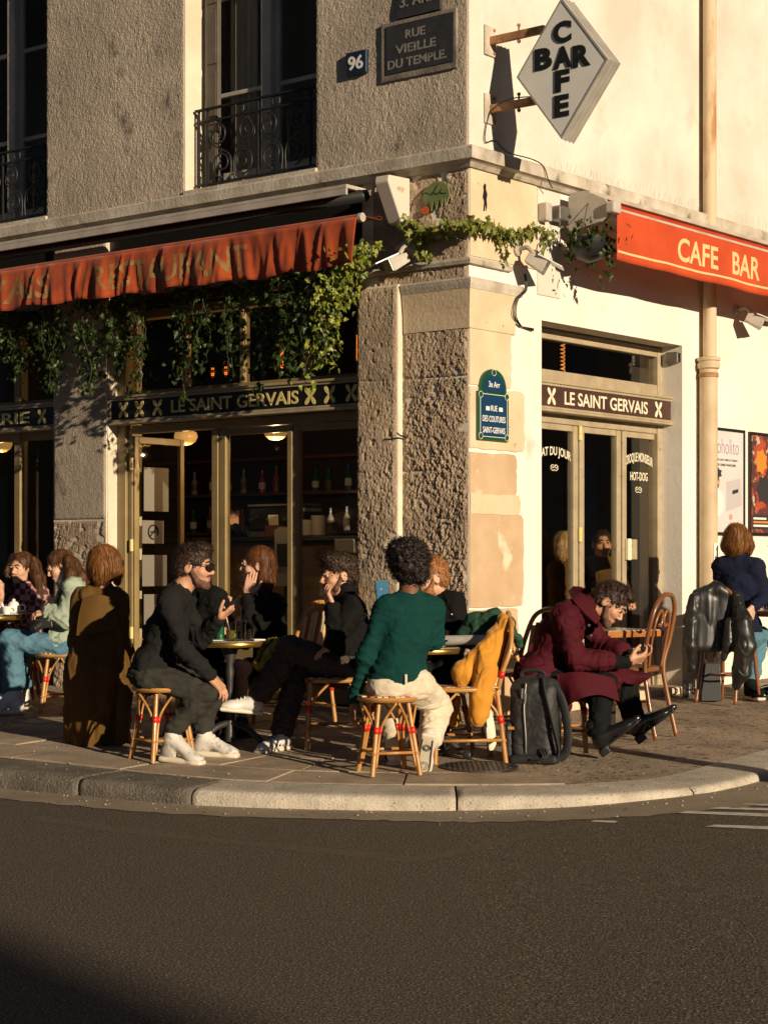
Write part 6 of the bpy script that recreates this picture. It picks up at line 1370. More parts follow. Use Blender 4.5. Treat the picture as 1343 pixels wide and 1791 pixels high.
def vine(path, spread, count, size, m, label, group, seed, face=None, taper=.5, name='hanging_ivy', strands=4):
    r = random.Random(seed); P = bez(path, 8); t = thing(name, tuple(P[0]), label, 'ivy', group); pts = []
    for k in range(strands):
        ph = r.uniform(0, 6); off = Vector((r.gauss(0, spread * .5), r.gauss(0, spread * .35), 0)); n = int(len(P) * r.uniform(.6, 1.0)); n = max(n, 4)
        Q = [q + off * min(1, i / 5) + Vector((spread * .3 * math.sin(i * .5 + ph), spread * .2 * math.cos(i * .4 + ph), 0)) for i, q in enumerate(P[:n])]
        MB().tube(Q, .0035, 4).build('stem', m_stem, t)
        for _ in range(count // strands):
            i = int(len(Q) * r.random() ** .9); i = min(i, len(Q) - 1); w = spread * (1 - taper * i / len(P)); pts.append(Q[i] + Vector((r.gauss(0, w * .45), r.gauss(0, w * .4), r.gauss(0, .02))))
    leaves_mesh('leaves', pts, size, m, t, seed + 99, face); return t
GI = 'ivy hanging under the red awning'
def LW(px, py, d): a, z = FL.at(px, py, d); return FL(a, d, z)
def RW(px, py, d): a, z = FR.at(px, py, d); return FR(a, d, z)
for i, (px, y0, y1, d, sp, cnt, lab) in enumerate([
    (18, 520, 690, .36, .14, 380, 'ivy strand at the picture edge under the red awning'), (88, 520, 690, .38, .14, 400, 'ivy strand over the narrow rough pier, second from the picture edge'),
    (148, 515, 690, .36, .15, 460, 'broad ivy strand beside the narrow rough pier under the awning'), (205, 512, 665, .33, .12, 300, 'ivy strand just over the left end of the gold sign board'), (238, 515, 700, .40, .09, 170, 'long thin ivy strand touching the gold sign board'),
    (312, 505, 712, .36, .11, 240, 'long ivy strand hanging before the first gold letters'), (356, 500, 650, .40, .08, 150, 'short ivy strand above the gold letters'), (402, 495, 690, .40, .08, 190, 'ivy strand over the middle of the gold sign board'),
    (455, 492, 690, .34, .12, 340, 'dark ivy strand before the shaded sign letters'), (515, 480, 700, .40, .14, 460, 'thick ivy strand next to the sunlit ivy column')]):
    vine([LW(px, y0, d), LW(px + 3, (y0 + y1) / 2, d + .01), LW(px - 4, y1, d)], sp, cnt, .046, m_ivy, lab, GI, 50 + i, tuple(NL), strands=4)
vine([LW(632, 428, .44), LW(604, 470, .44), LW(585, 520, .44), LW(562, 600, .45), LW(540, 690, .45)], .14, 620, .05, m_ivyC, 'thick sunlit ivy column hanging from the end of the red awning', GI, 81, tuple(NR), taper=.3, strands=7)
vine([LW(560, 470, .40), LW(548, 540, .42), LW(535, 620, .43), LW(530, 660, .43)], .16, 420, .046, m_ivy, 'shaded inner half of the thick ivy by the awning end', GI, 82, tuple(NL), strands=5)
GG = 'garland round the corner'
vine([LW(706, 385, .08), LW(735, 405, .10), LW(775, 398, .12), LW(815, 388, .14)], .075, 210, .055, m_ivyB, 'leafy garland arm on the grey pier face beside the street art', GG, 91, tuple((NL + NR).normalized()), taper=0, name='leaf_garland', strands=3)
vine([RW(815, 390, .12), RW(860, 396, .09), RW(905, 410, .09), RW(945, 398, .09), RW(988, 415, .10)], .075, 300, .055, m_ivyB, 'leafy garland arm on the sunny cream pier face', GG, 92, tuple(NR), taper=0, name='leaf_garland', strands=3)
vine([LW(735, 400, .10), LW(745, 430, .10), LW(752, 455, .10)], .05, 46, .055, m_ivyB, 'short drooping garland tip beside the white floodlight', GG, 93, tuple(NR), name='leaf_garland', strands=2)
vine([RW(880, 410, .07), RW(882, 440, .07), RW(880, 470, .06)], .03, 26, .05, m_ivyB, 'short drooping garland tip over the sunny floodlight', GG, 94, tuple(NR), name='leaf_garland', strands=1)
vine([RW(965, 410, .07), RW(950, 440, .06), RW(945, 460, .05)], .045, 30, .05, m_ivyB, 'thin drooping garland tip near the awning shadow', GG, 95, tuple(NR), name='leaf_garland', strands=2)
# dark hanging basket under the small street awning
bp = RW(1030, 415, .28); t = thing('hanging_basket', tuple(bp), 'dark round hanging basket with trailing leaves under the bright red awning', 'hanging basket')
MB().lathe(bp - ZUP * .19, [(.02, 0), (.10, .03), (.15, .10), (.165, .18), (.15, .185), (.0, .17)], 20).build('basket', m_black, t, smooth=True, sharp=50)
for k in range(3): a = k * 2.09; MB().tube([bp + Vector((.15 * math.cos(a), .15 * math.sin(a), -.01)), bp + ZUP * .30], .003, 4).build('hanger', m_iron, t)
r = random.Random(4); pts = [bp + Vector((r.gauss(0, .13), r.gauss(0, .13), r.gauss(.02, .06))) for _ in range(160)] + [bp + Vector((.17 * math.cos(a), .17 * math.sin(a), -abs(r.gauss(0, .14)))) for a in [r.uniform(0, 6.28) for _ in range(120)]]
leaves_mesh('leaves', pts, .05, m_ivy, t, 5, tuple(NR))
# ================================================================ people
def skinmat(name, c): return mat(name, c, 0.5, col2=tuple(x * .86 for x in c), vs=22, bump=.08, bs=160, bd=.002, spec=.4)
m_skin = skinmat('warm_skin', (0.56, 0.29, 0.175)); m_skinp = skinmat('pale_skin', (0.62, 0.35, 0.23)); m_skind = skinmat('tan_skin', (0.40, 0.19, 0.10)); m_skinb = skinmat('brown_skin', (0.20, 0.085, 0.045))
def hairmat(name, c, c2, st=(1, 1, .22), sc=90): return mat(name, c, .55, col2=c2, vs=sc * .55, vlo=.38, vhi=.62, bump=.5, bs=sc, bd=.006, stretch=st, spec=.3)
h_dark = hairmat('dark_brown_hair', (0.020, 0.011, 0.007), (0.05, 0.026, 0.014)); h_brown = hairmat('brown_hair', (0.050, 0.021, 0.009), (0.13, 0.055, 0.021)); h_ginger = hairmat('ginger_hair', (0.13, 0.046, 0.011), (0.27, 0.110, 0.028))
h_black = hairmat('black_hair', (0.010, 0.007, 0.006), (0.025, 0.016, 0.011), (1, 1, 1), 70); h_red = hairmat('red_beard_hair', (0.22, 0.085, 0.025), (0.34, 0.145, 0.05), (1, 1, 1), 120); h_stub = mat('stubble', (0.055, 0.026, 0.015), .85, col2=(0.24, 0.115, 0.07), vs=150, vlo=.42, vhi=.66, bump=.4, bs=160, bd=.003)
h_auburn = hairmat('auburn_hair', (0.065, 0.021, 0.008), (0.17, 0.060, 0.020)); h_blond = hairmat('dark_blond_hair', (0.30, 0.19, 0.07), (0.42, 0.28, 0.12))
m_eye = mat('eye_dark', (0.02, 0.013, 0.01), .15); m_eyew = mat('eye_white', (.55, .5, .45), .3); m_lip = mat('lips', (0.40, 0.13, 0.10), .45); m_lens = mat('dark_lens', (0.008, 0.007, 0.007), .08, spec=.8)
def cloth(name, c, **k):
    d = dict(rough=.88, col2=tuple(x * .8 for x in c), vs=6, bump=.15, bs=18, bd=.02, spec=.14); d.update(k); return mat(name, c, **d)
c_black = cloth('black_knit', (0.008, 0.0075, 0.007)); c_char = cloth('charcoal_sweatshirt', (0.015, 0.0145, 0.0135)); c_grey = cloth('dark_grey_trousers', (0.036, 0.034, 0.028)); c_green = cloth('bottle_green_knit', (0.004, 0.042, 0.036), bump=.35, stretch=(1, 1, 4), bs=30, bd=.012)
c_cream = cloth('cream_trousers', (0.70, 0.60, 0.45)); c_burg = cloth('burgundy_gabardine', (0.066, 0.006, 0.012), rough=.8, spec=.15); c_olive = cloth('olive_brown_gabardine', (0.12, 0.062, 0.016), rough=.8); c_mint = cloth('pale_green_cotton', (0.36, 0.42, 0.32)); c_navy = cloth('navy_knit', (0.010, 0.013, 0.034))
c_denim = cloth('washed_denim', (0.10, 0.21, 0.28), bump=.35); c_denimg = cloth('grey_denim', (0.10, 0.115, 0.125)); c_blk = cloth('black_trousers', (0.008, 0.008, 0.008))
c_white = mat('white_leather_shoe', (0.72, 0.68, 0.62), .45, col2=(.6, .56, .5), vs=12); c_sole = mat('cream_rubber', (0.66, 0.58, 0.45), .6); c_bootl = mat('polished_black_leather', (0.010, 0.0095, 0.009), .16, bump=.2, bs=40, bd=.004, coat=.5); c_whitegrey = mat('grey_white_mesh', (.58, .54, .48), .6, col2=(.36, .33, .29), vs=16, vlo=.52, vhi=.56, bump=.4, bs=120, bd=.004)
def checkmat(name, a, b, sc):
    m = bpy.data.materials.new(name); m.use_nodes = True; N = m.node_tree.nodes; L = m.node_tree.links; p = N['Principled BSDF']; p.inputs['Roughness'].default_value = .85
    tc = N.new('ShaderNodeTexCoord'); ck = N.new('ShaderNodeTexChecker'); ck.inputs['Scale'].default_value = sc; ck.inputs[1].default_value = (*a, 1); ck.inputs[2].default_value = (*b, 1); L.new(tc.outputs['Object'], ck.inputs[0]); L.new(ck.outputs[0], p.inputs[0]); MATS[name] = m; return m
c_check = checkmat('checked_wool', (0.012, 0.009, 0.008), (0.085, 0.058, 0.038), 130); c_plaid = checkmat('plaid_cotton', (0.06, 0.022, 0.026), (0.42, 0.22, 0.20), 22); c_bw = checkmat('black_white_weave', (0.02, .02, .02), (.55, .52, .47), 42)

def nz(v): v = Vector(v); return v / max(v.length, 1e-9)
def strands(f, o, m, n, style):
    """Thin ribbons of hair that follow the cap's surface."""
    from mathutils.kdtree import KDTree
    me = o.data; base = absloc(o.parent); vs = [v.co + base for v in me.vertices]; ns = [v.normal.copy() for v in me.vertices]; kd = KDTree(len(vs))
    for i, v in enumerate(vs): kd.insert(v, i)
    kd.balance(); r = random.Random(len(vs)); V, Fc = [], []; crown = f.HP(0, -.03, .13)
    for _ in range(n):
        p = vs[r.randrange(len(vs))].copy(); L = {'long': 12, 'bob': 9, 'short': 4, 'curly': 5}[style]; ds = {'long': .013, 'bob': .012, 'short': .009, 'curly': .008}[style]; w = {'long': .0021, 'bob': .002, 'short': .0034, 'curly': .0034}[style] * r.uniform(.6, 1.2); lift = r.uniform(.000, .005) if r.random() < .85 else r.uniform(.005, .013); ph = r.uniform(0, 6); b0 = len(V); prev = None
        for k in range(L):
            q, i, _d = kd.find(p); nn = ns[i]
            if style in ('long', 'bob'): fl = nz(p - crown) * .5 + Vector((0, 0, -1)) + Vector((r.gauss(0, .13), r.gauss(0, .13), 0))
            elif style == 'short': fl = f.hf * (.7 if (p - f.hc).dot(f.hu) > .06 else -.4) + nz(p - crown) * .5 - f.hu * .3 + Vector((r.gauss(0, .25), r.gauss(0, .25), r.gauss(0, .25)))
            else: fl = Vector((math.cos(ph + k * 1.5), math.sin(ph + k * 1.5), math.cos(ph * 2 + k * 1.3)))
            fl = fl - nn * fl.dot(nn)
            if fl.length < 1e-4: break
            fl.normalize(); off = lift + (.0025 * k if style == 'short' else .002 * (k > 0) + .0022 * k if style == 'curly' else .0016 * max(0, k - L + 5)); c = q + nn * (.001 + off); x = fl.cross(nn) * w * (1 - .7 * k / L); V += [tuple(c - x), tuple(c + x)]; p = c + fl * ds
            if k: j = b0 + 2 * k; Fc.append((j - 2, j - 1, j + 1, j))
    if Fc: mesh_obj('hair_strands', V, Fc, m, f.t, smooth=True, kind='stuff')
class Fig:
    def __init__(s, label, base, skin=None, group=None, sc=1.0):
        s.t = thing('person', tuple(base), label, 'person', group); s.body = SDF(); s.skin = skin or m_skin; s.sc = sc; s.jn = []
    def frame(s, shR, shL, pel):
        s.shR, s.shL, s.pel = Vector(shR), Vector(shL), Vector(pel); s.r = nz(s.shR - s.shL); up = (s.shR + s.shL) / 2 - s.pel; s.up = nz(up - s.r * up.dot(s.r)); s.fw = nz(s.up.cross(s.r)); s.neck = (s.shR + s.shL) / 2 + s.up * .055
        s.chest = s.pel.lerp((s.shR + s.shL) / 2, .70); return s
    def torso(s, S, inf=0.0, k=.05, w=1.0, hem=None, collar=0.0, belly=0.0):
        q = s.sc; up, r, fw = s.up, s.r, s.fw; sm = (s.shR + s.shL) / 2; hw = (s.shR - s.shL).length / 2
        S.ell(s.pel + up * .02, r, fw, up, ((.165 * w * q + inf), (.118 * q + inf), (.115 * q + inf)), k)
        S.cone(s.pel + up * .06 + fw * belly, s.chest - up * .04, .125 * q * w + inf, .135 * q + inf, k, fw, .82)
        S.ell(s.chest + fw * .005, r, fw, up, (.155 * q + inf, .112 * q + inf, .165 * q + inf), k)
        S.cone(s.shR - s.r * .035, s.shL + s.r * .035, .058 * q + inf, .058 * q + inf, .06)
        for p in (s.shR, s.shL): S.cone(p.lerp(sm, .25) + up * .012, s.neck - up * .01, .048 * q + (inf * .8 if inf < 0 else inf * 1.3 + .006), .05 * q + (inf * .6 if inf < 0 else inf * 1.2 + .004), .05)
        if collar: d_ = nz(s.hc - s.neck + up * .03); S.cone(s.neck - up * .035, s.neck + d_ * (collar + .012), .068 * q + inf * .5, .062 * q + inf * .4, .02)
    def arm(s, S, sh, el, wr, inf=0.0, cuff=0.0, fat=1.0, end=1.0):
        sh, el, wr = Vector(sh), Vector(el), Vector(wr); q = s.sc * fat; e = el.lerp(wr, end); a_ = nz(wr - sh); s.jn += [(el, a_, .011, .12), (sh.lerp(s.chest, .35), nz(el - sh), .007, .10), (el.lerp(wr, .75), nz(wr - el), .006, .08)]
        S.cone(sh, el, .056 * q + inf, .043 * q + inf, .04); S.cone(el, e, .042 * q + inf, .031 * q + inf + cuff, .03)
    def leg(s, S, hip, kn, an, inf=0.0, flare=0.0, end=1.0, fat=1.0):
        hip, kn, an = Vector(hip), Vector(kn), Vector(an); s.jn += [(kn + (kn - (hip + an) / 2) * -.2, nz(an - hip), .009, .13), (hip, nz(kn - hip), .005, .13), (kn.lerp(an, .8), nz(an - kn), .007, .11)]; q = s.sc * fat; calf = kn.lerp(an, .32) + (nz(hip - kn) * .012)
        S.cone(hip, kn, .090 * q + inf, .062 * q + inf, .04); e = kn.lerp(an, end)
        S.cone(kn, calf, .058 * q + inf, .056 * q + inf + flare * .3, .03); S.cone(calf, e, .056 * q + inf + flare * .3, .038 * q + inf + flare, .03)
    def neckhead(s, c, fw, up=(0, 0, 1), size=1.0):
        c, fw = Vector(c), nz(fw); up = nz(Vector(up) - fw * Vector(up).dot(fw)); r = nz(fw.cross(up)); s.hc, s.hf, s.hu, s.hr, s.hs = c, fw, up, r, size; S = s.body; P = lambda x, y, z: c + (r * x + fw * y + up * z) * size; s.HP = P; z = size
        S.ell(P(0, -.014, .032), r, fw, up, (.074 * z, .094 * z, .086 * z), .02); S.ell(P(0, .026, -.028), r, fw, up, (.060 * z, .062 * z, .086 * z), .025); S.ell(P(0, .036, -.080), r, fw, up, (.043 * z, .048 * z, .032 * z), .02); S.cone(P(-.008, .074, -.098), P(.008, .074, -.098), .018 * z, .018 * z, .018)
        for sg in (-1, 1):
            S.ell(P(sg * .031, .100, .004), r, fw, up, (.017 * z, .016 * z, .012 * z), .012, True); S.cone(P(sg * .042, .058, -.028), P(sg * .030, .070, -.036), .022 * z, .018 * z, .02)
            S.ell(P(sg * .074, -.012, -.012), r, nz(fw - up * .2), nz(up + fw * .2), (.010 * z, .022 * z, .033 * z), .006); S.ell(P(sg * .086, -.008, -.010), r, fw, up, (.007 * z, .012 * z, .019 * z), .005, True)
            S.cone(P(sg * .010, .095, -.034), P(sg * .008, .101, -.034), .0075 * z, .0072 * z, .008)
        S.cone(P(-.030, .080, .022), P(.030, .080, .022), .013 * z, .013 * z, .012); S.cone(P(0, .084, .012), P(0, .110, -.026), .0085 * z, .0098 * z, .012)
        S.cone(P(-.018, .084, -.060), P(.018, .084, -.060), .0085 * z, .0085 * z, .008); S.cone(P(-.016, .083, -.072), P(.016, .083, -.072), .0095 * z, .0095 * z, .008); S.cone(P(-.022, .100, -.066), P(.022, .100, -.066), .0035 * z, .0035 * z, .004, sub=True)
        S.cone(P(0, -.028, -.07), s.neck - s.up * .02, .054 * z, .060 * z, .03)
        return s
    def face(s, brow=None, eyes=True, lips=True):
        P, z = s.HP, s.hs
        if eyes:
            for sg in (-1, 1):
                b = MB(); b.lathe(P(sg * .031, .080, .004) - s.hf * .0125, [(0, -.0), (.0075 * z, .002), (.0098 * z, .008), (.0072 * z, .0155), (0, .018)], 10, axis=s.hf); b.build('eye', m_eyew, s.t, smooth=True); MB().lathe(P(sg * .031, .080, .004) + s.hf * .0028, [(.0058 * z, 0), (.0045 * z, .0025), (0, .003)], 10, axis=s.hf).build('iris', m_eye, s.t, smooth=True)
                MB().tube([P(sg * .018, .094, .013), P(sg * .031, .099, .0165), P(sg * .044, .092, .012)], .0038 * z, 6).build('eyelid', s.skin, s.t, smooth=True)
        if brow:
            for sg in (-1, 1): MB().tube([P(sg * .014, .096, .026), P(sg * .030, .095, .033), P(sg * .048, .082, .026)], [.005 * z, .0058 * z, .003 * z], 6).build('eyebrow', brow, s.t, smooth=True)
        if lips: MB().tube([P(-.021, .087, -.066), P(-.007, .0955, -.0605), P(0, .0945, -.0615), P(.007, .0955, -.0605), P(.021, .087, -.066)], [.002 * z, .0045 * z, .004 * z, .0045 * z, .002 * z], 6).build('lips', m_lip, s.t, smooth=True); MB().tube([P(-.018, .087, -.068), P(0, .0945, -.0735), P(.018, .087, -.068)], [.002 * z, .0055 * z, .002 * z], 6).build('lips', m_lip, s.t, smooth=True)
    def hand(s, S, w, d, n, side, curl=(.35, .35, .4, .45), thumb=.5, sc=1.0, spread=.06, bend=.9):
        """w wrist, d towards the knuckles, n the way the palm faces, side towards the thumb."""
        w, d = Vector(w), nz(d); n = nz(Vector(n) - d * Vector(n).dot(d)); t = d.cross(n); t = t if t.dot(Vector(side)) > 0 else -t; q = sc * s.sc
        S.cone(w - d * .02, w + d * .025 * q, .027 * q, .024 * q, .02, n, .75); S.box(w + d * .055 * q, t, d, n, (.039 * q, .046 * q, .0145 * q), .012, .018)
        for i, (off, L) in enumerate(((.029, .074), (.0095, .083), (-.0105, .077), (-.029, .060))):
            b = w + d * (.092 * q - abs(i - 1.2) * .004) + t * off * q; a = curl[i] * .45; dir0 = nz(d + t * (off * 1.4 * spread / .06 * .6)); p = b - d * .02 * q; pts = [p, b]; ang = 0
            for j, f in enumerate((.45, .30, .25)):
                ang += curl[i] * (.9 if j == 0 else bend); v = nz(dir0 * math.cos(ang) + n * math.sin(ang)); pts.append(pts[-1] + v * L * f * q)
            for j in range(4): S.cone(pts[j], pts[j + 1], (.0098 - .0008 * j) * q, (.0092 - .0008 * j) * q, .004)
        p0 = w + d * .018 * q + t * .028 * q; v1 = nz(d * .75 + t * .75 * (1 - thumb * .5) + n * thumb); p1 = p0 + v1 * .040 * q; v2 = nz(d * .95 + t * .25 + n * thumb * .9); p2 = p1 + v2 * .032 * q; p3 = p2 + nz(v2 + d * .3) * .026 * q
        S.cone(p0, p1, .0165 * q, .0125 * q, .012); S.cone(p1, p2, .0118 * q, .0105 * q, .004); S.cone(p2, p3, .0105 * q, .0085 * q, .004)
    def hair(s, fn, m, h=.006, name='hair', style=None, n=320, **k):
        S = SDF(); fn(S, s.HP, s.hr, s.hf, s.hu, s.hs); o = sdf_obj(name, S, m, s.t, h, **k)
        if style: strands(s, o, m, n, style)
        return o
    def finish(s, h=.0058): sdf_obj('body', s.body, s.skin, s.t, h, smooth=1)
    def wear(s, name, m, fn, h=.008, **k):
        s.jn = []; S = SDF(); fn(S); return sdf_obj(name, S, m, s.t, h, joints=s.jn if k.get('wr') else (), **k)
    def glasses(s, m=None, dark=True):
        P, z = s.HP, s.hs
        for sg in (-1, 1):
            b = MB(); b.prism([P(sg * .033 + .027 * math.cos(k * .5236) * (1.0), .112 - .016 * (abs(.033 + sg * .027 * math.cos(k * .5236)) / .06) ** 2, .004 + .019 * math.sin(k * .5236)) for k in range(12)], s.hf * .004); b.build('lens', m_lens if dark else glass('spectacle_glass', (.9, .9, .9)), s.t)
            MB().tube([P(sg * .033 + .028 * math.cos(k * .5236), .1145 - .016 * (abs(.033 + sg * .028 * math.cos(k * .5236)) / .06) ** 2, .004 + .020 * math.sin(k * .5236)) for k in range(12)], .003, 5, closed=True).build('glasses_rim', m or m_black, s.t, smooth=True)
            MB().tube([P(sg * .060, .098, .010), P(sg * .078, .05, .012), P(sg * .083, -.012, .010), P(sg * .082, -.03, -.006)], .0032, 5).build('glasses_arm', m or m_black, s.t, smooth=True)
        MB().tube([P(-.008, .115, .010), P(.008, .115, .010)], .003, 5).build('glasses_bridge', m or m_black, s.t)

def shoe(f, an, d, up=(0, 0, 1), L=.275, m=None, ms=None, w=.046, top=.10, name='shoe', laces=True, stripe=None, heel=0.0, point=0.0, hightop=0.0, sole=.026):
    """an: ankle joint; d: heel-to-toe direction; up: perpendicular to the sole."""
    an, d = Vector(an), nz(d); up = nz(Vector(up) - d * Vector(up).dot(d)); r = nz(d.cross(up)); b = an - up * top; m = m or c_white; ms = ms or c_sole
    hl, to = b - d * .065, b + d * (L - .075)
    S = SDF(); S.box(b + d * (L / 2 - .07) + up * sole * .5, d, r, up, (L / 2, w * .86 * (1 - point * .2), sole * .5), sole * .45, .01)
    S.cone(hl + d * .035 + up * sole * .5, hl + d * .036 + up * (sole * .5 + .001), w * .82, w * .82, .012, up, sole / (w * 1.7)); S.ell(to - d * .055 + up * sole * .5, d, r, up, (.060 + point * .03, w * (1.04 - point * .35), sole * .52), .012)
    if heel: S.box(hl + d * .03 - up * heel * .5, d, r, up, (.034, w * .72, heel * .5 + .006), .006, .006)
    t = sdf_obj('sole', S, ms, f.t, .006)
    S = SDF(); o = up * (sole * .75)
    S.ell(hl + d * .052 + o + up * .035, d, r, up, (.056, w * .80, .055), .03); S.cone(hl + d * .055 + o + up * .05, an + up * (.012 + hightop), w * .80, .043, .03); S.cone(an - up * .02 + d * .01, to - d * .075 + o + up * .022, .044, .034, .04, r, 1.15)
    S.ell(to - d * .062 + o + up * .014, d, r, up, (.066 + point * .032, w * (1.0 - point * .35), .030), .03); S.box(b + d * (L / 2 - .07) - up * .03, d, r, up, (L, .2, .03 + sole * .55), .001, .004, True)
    if hightop == 0: S.cone(an + up * .045, an + up * .047, .034, .036, .012, sub=True)
    u = sdf_obj(name, S, m, f.t, .0055)
    if laces:
        for k in range(4):
            p = an.lerp(to - d * .075 + o + up * .022, .28 + .17 * k) + up * (.041 - .003 * k); MB().tube([p - r * .026 - up * .008, p + up * .004, p + r * .026 - up * .008], .0042, 6).build('lace', stripe or m_white, f.t, smooth=True)
    if stripe is not None:
        for sg in (-1, 1):
            for k in range(3):
                p = b + d * (.035 + .028 * k) + up * (sole + .012) + r * sg * (w * .93); q_ = p - d * .02 + up * .035 - r * sg * .016; MB().tube([p, p.lerp(q_, .5) + r * sg * .003, q_], .0055, 6).build('shoe_stripe', stripe, f.t, smooth=True)
    return u
def short_hair(front=.075, top=.0, vol=1.0):
    def fn(S, P, r, f, u, z):
        S.ell(P(0, -.018, .042 + top), r, f, u, (.083 * z * vol, .102 * z * vol, .088 * z * vol), .02); S.ell(P(0, -.055, -.02), r, f, u, (.072 * z, .06 * z, .06 * z), .03); S.ell(P(0, .042, .100 + top), r, f, u, (.058 * z, .040 * z, .026 * z), .03)
        S.ell(P(0, .115, -.035), r, f, u, (.09 * z, .075 * z, .098 * z), .012, True)
        for sg in (-1, 1): S.ell(P(sg * .09, -.004, -.03), r, f, u, (.03 * z, .032 * z, .045 * z), .01, True)
    return fn
def beard(t=1.0):
    def fn(S, P, r, f, u, z):
        S.ell(P(0, .036, -.082), r, f, u, (.052 * z * t, .057 * z * t, .040 * z * t), .02); S.cone(P(-.010, .076, -.102), P(.010, .076, -.102), .024 * z * t, .024 * z * t, .02)
        for sg in (-1, 1): S.cone(P(sg * .066, .004, -.02), P(sg * .050, .040, -.078), .012 * z, .019 * z * t, .02)
        S.cone(P(-.026, .088, -.049), P(.026, .088, -.049), .0075 * z, .0075 * z, .01); S.ell(P(0, .10, -.066), r, f, u, (.021 * z, .02 * z, .009 * z), .005, True); S.ell(P(0, .10, -.0), r, f, u, (.06 * z, .06 * z, .045 * z), .01, True)
    return fn
def long_hair(pts, rads, face=True, cap=1.0, partr=0):
    """A cap of hair plus locks following world-space paths."""
    def fn(S, P, r, f, u, z):
        S.ell(P(0, -.018, .036), r, f, u, (.081 * z * cap, .101 * z * cap, .089 * z * cap), .02); S.ell(P(0, -.055, -.04), r, f, u, (.070 * z, .052 * z, .09 * z), .03)
        for path, ra in zip(pts, rads): S.chain([Vector(q) for q in path], ra, .03)
        if face: S.ell(P(0, .105, -.030), r, f, u, (.068 * z, .075 * z, .112 * z), .014, True)
    return fn
def sleeve_noise(seed): return dict(wr=.013, wscale=11, seed=seed, aniso=(1, 1, .8))

# ---------------------------------------------------------------- man in sunglasses on the stool
def man_sunglasses():
    Y = 11.44; f = Fig('person in black sweatshirt and sunglasses sitting on a stool with a phone', ground_at(290, Y), m_skin)
    pel = W(266, 1176, Y); shR, shL = W(296, 1054, Y - .19), W(318, 1051, Y + .19); f.frame(shR, shL, pel)
    f.neckhead(W(340, 990, Y), (1, -.22, -.10), (.10, 0, 1), 1.13)
    elR, wrR = W(318, 1132, Y - .23), W(368, 1184, Y - .13); elL, wrL = W(352, 1118, Y + .24), W(384, 1082, Y + .10)
    hR, kR, aR = W(268, 1182, Y - .09), W(364, 1214, Y - .11), W(296, 1285, Y - .12); hL, kL, aL = W(272, 1182, Y + .09), W(374, 1206, Y + .13), W(350, 1285, Y + .14)
    B_ = f.body; f.torso(B_, -.018); f.arm(B_, shR, elR, wrR, -.006); f.arm(B_, shL, elL, wrL, -.006); f.leg(B_, hR, kR, aR, -.014); f.leg(B_, hL, kL, aL, -.014)
    f.hand(B_, wrR, (.75, -.1, -.75), (-.3, .3, -.8), (0, 1, .1), (.35, .38, .42, .5), .3, 1.08); f.hand(B_, wrL, (.72, -.12, .62), (-.5, .2, .7), (.2, -1, .3), (.6, .7, .75, .8), .6, 1.08)
    f.finish(.0055); f.face(h_dark, eyes=False)
    f.hair(lambda S, P, r, ff, u, z: (short_hair()(S, P, r, ff, u, z), S.ell(P(0, .035, .108), r, ff, u, (.058 * z, .050 * z, .028 * z), .02)), h_dark, .0055, wr=.004, wscale=55, seed=2, style='short', n=1100); f.hair(beard(.94), h_stub, .0055, name='beard', lump=.003, lscale=150); f.glasses()
    f.wear('sweatshirt', c_char, lambda S: (f.torso(S, .012, collar=.032), f.arm(S, shR, elR, wrR, .012, .006, end=.94), f.arm(S, shL, elL, wrL, .012, .006, end=.92)), .0085, wr=.016, wscale=10, seed=4, aniso=(1, 1, .9))
    f.wear('trousers', c_grey, lambda S: (S.ell(pel - f.up * .03, f.r, f.fw, f.up, (.185, .145, .10), .04), f.leg(S, hR, kR, aR, .012, .012, .86), f.leg(S, hL, kL, aL, .012, .012, .86)), .0085, wr=.018, wscale=11, seed=6)
    f.wear('socks', c_blk, lambda S: (S.cone(kR.lerp(aR, .80), aR, .046, .041, .02), S.cone(kL.lerp(aL, .80), aL, .046, .041, .02)), .008)
    for a, d in ((aR + Vector((.015, 0, 0)), (.90, -.42, -.06)), (aL + Vector((.02, 0, 0)), (.97, -.2, -.03))): shoe(f, a + ZUP * .0, d, L=.305, m=c_whitegrey, w=.05, top=a.z - gz(a.y) - .004, sole=.038)
    ph = wrL + Vector((.085, -.045, .095)); tag(MB().obox(ph, nz((.55, -.1, .50)) * .072, nz((-.1, -1, .1)) * .036, nz((-.5, .05, .55)) * .0045).build('smartphone', m_black, None, bevel=.004), 'black smartphone held up in the hand of the man in sunglasses', 'phone')
man_sunglasses()

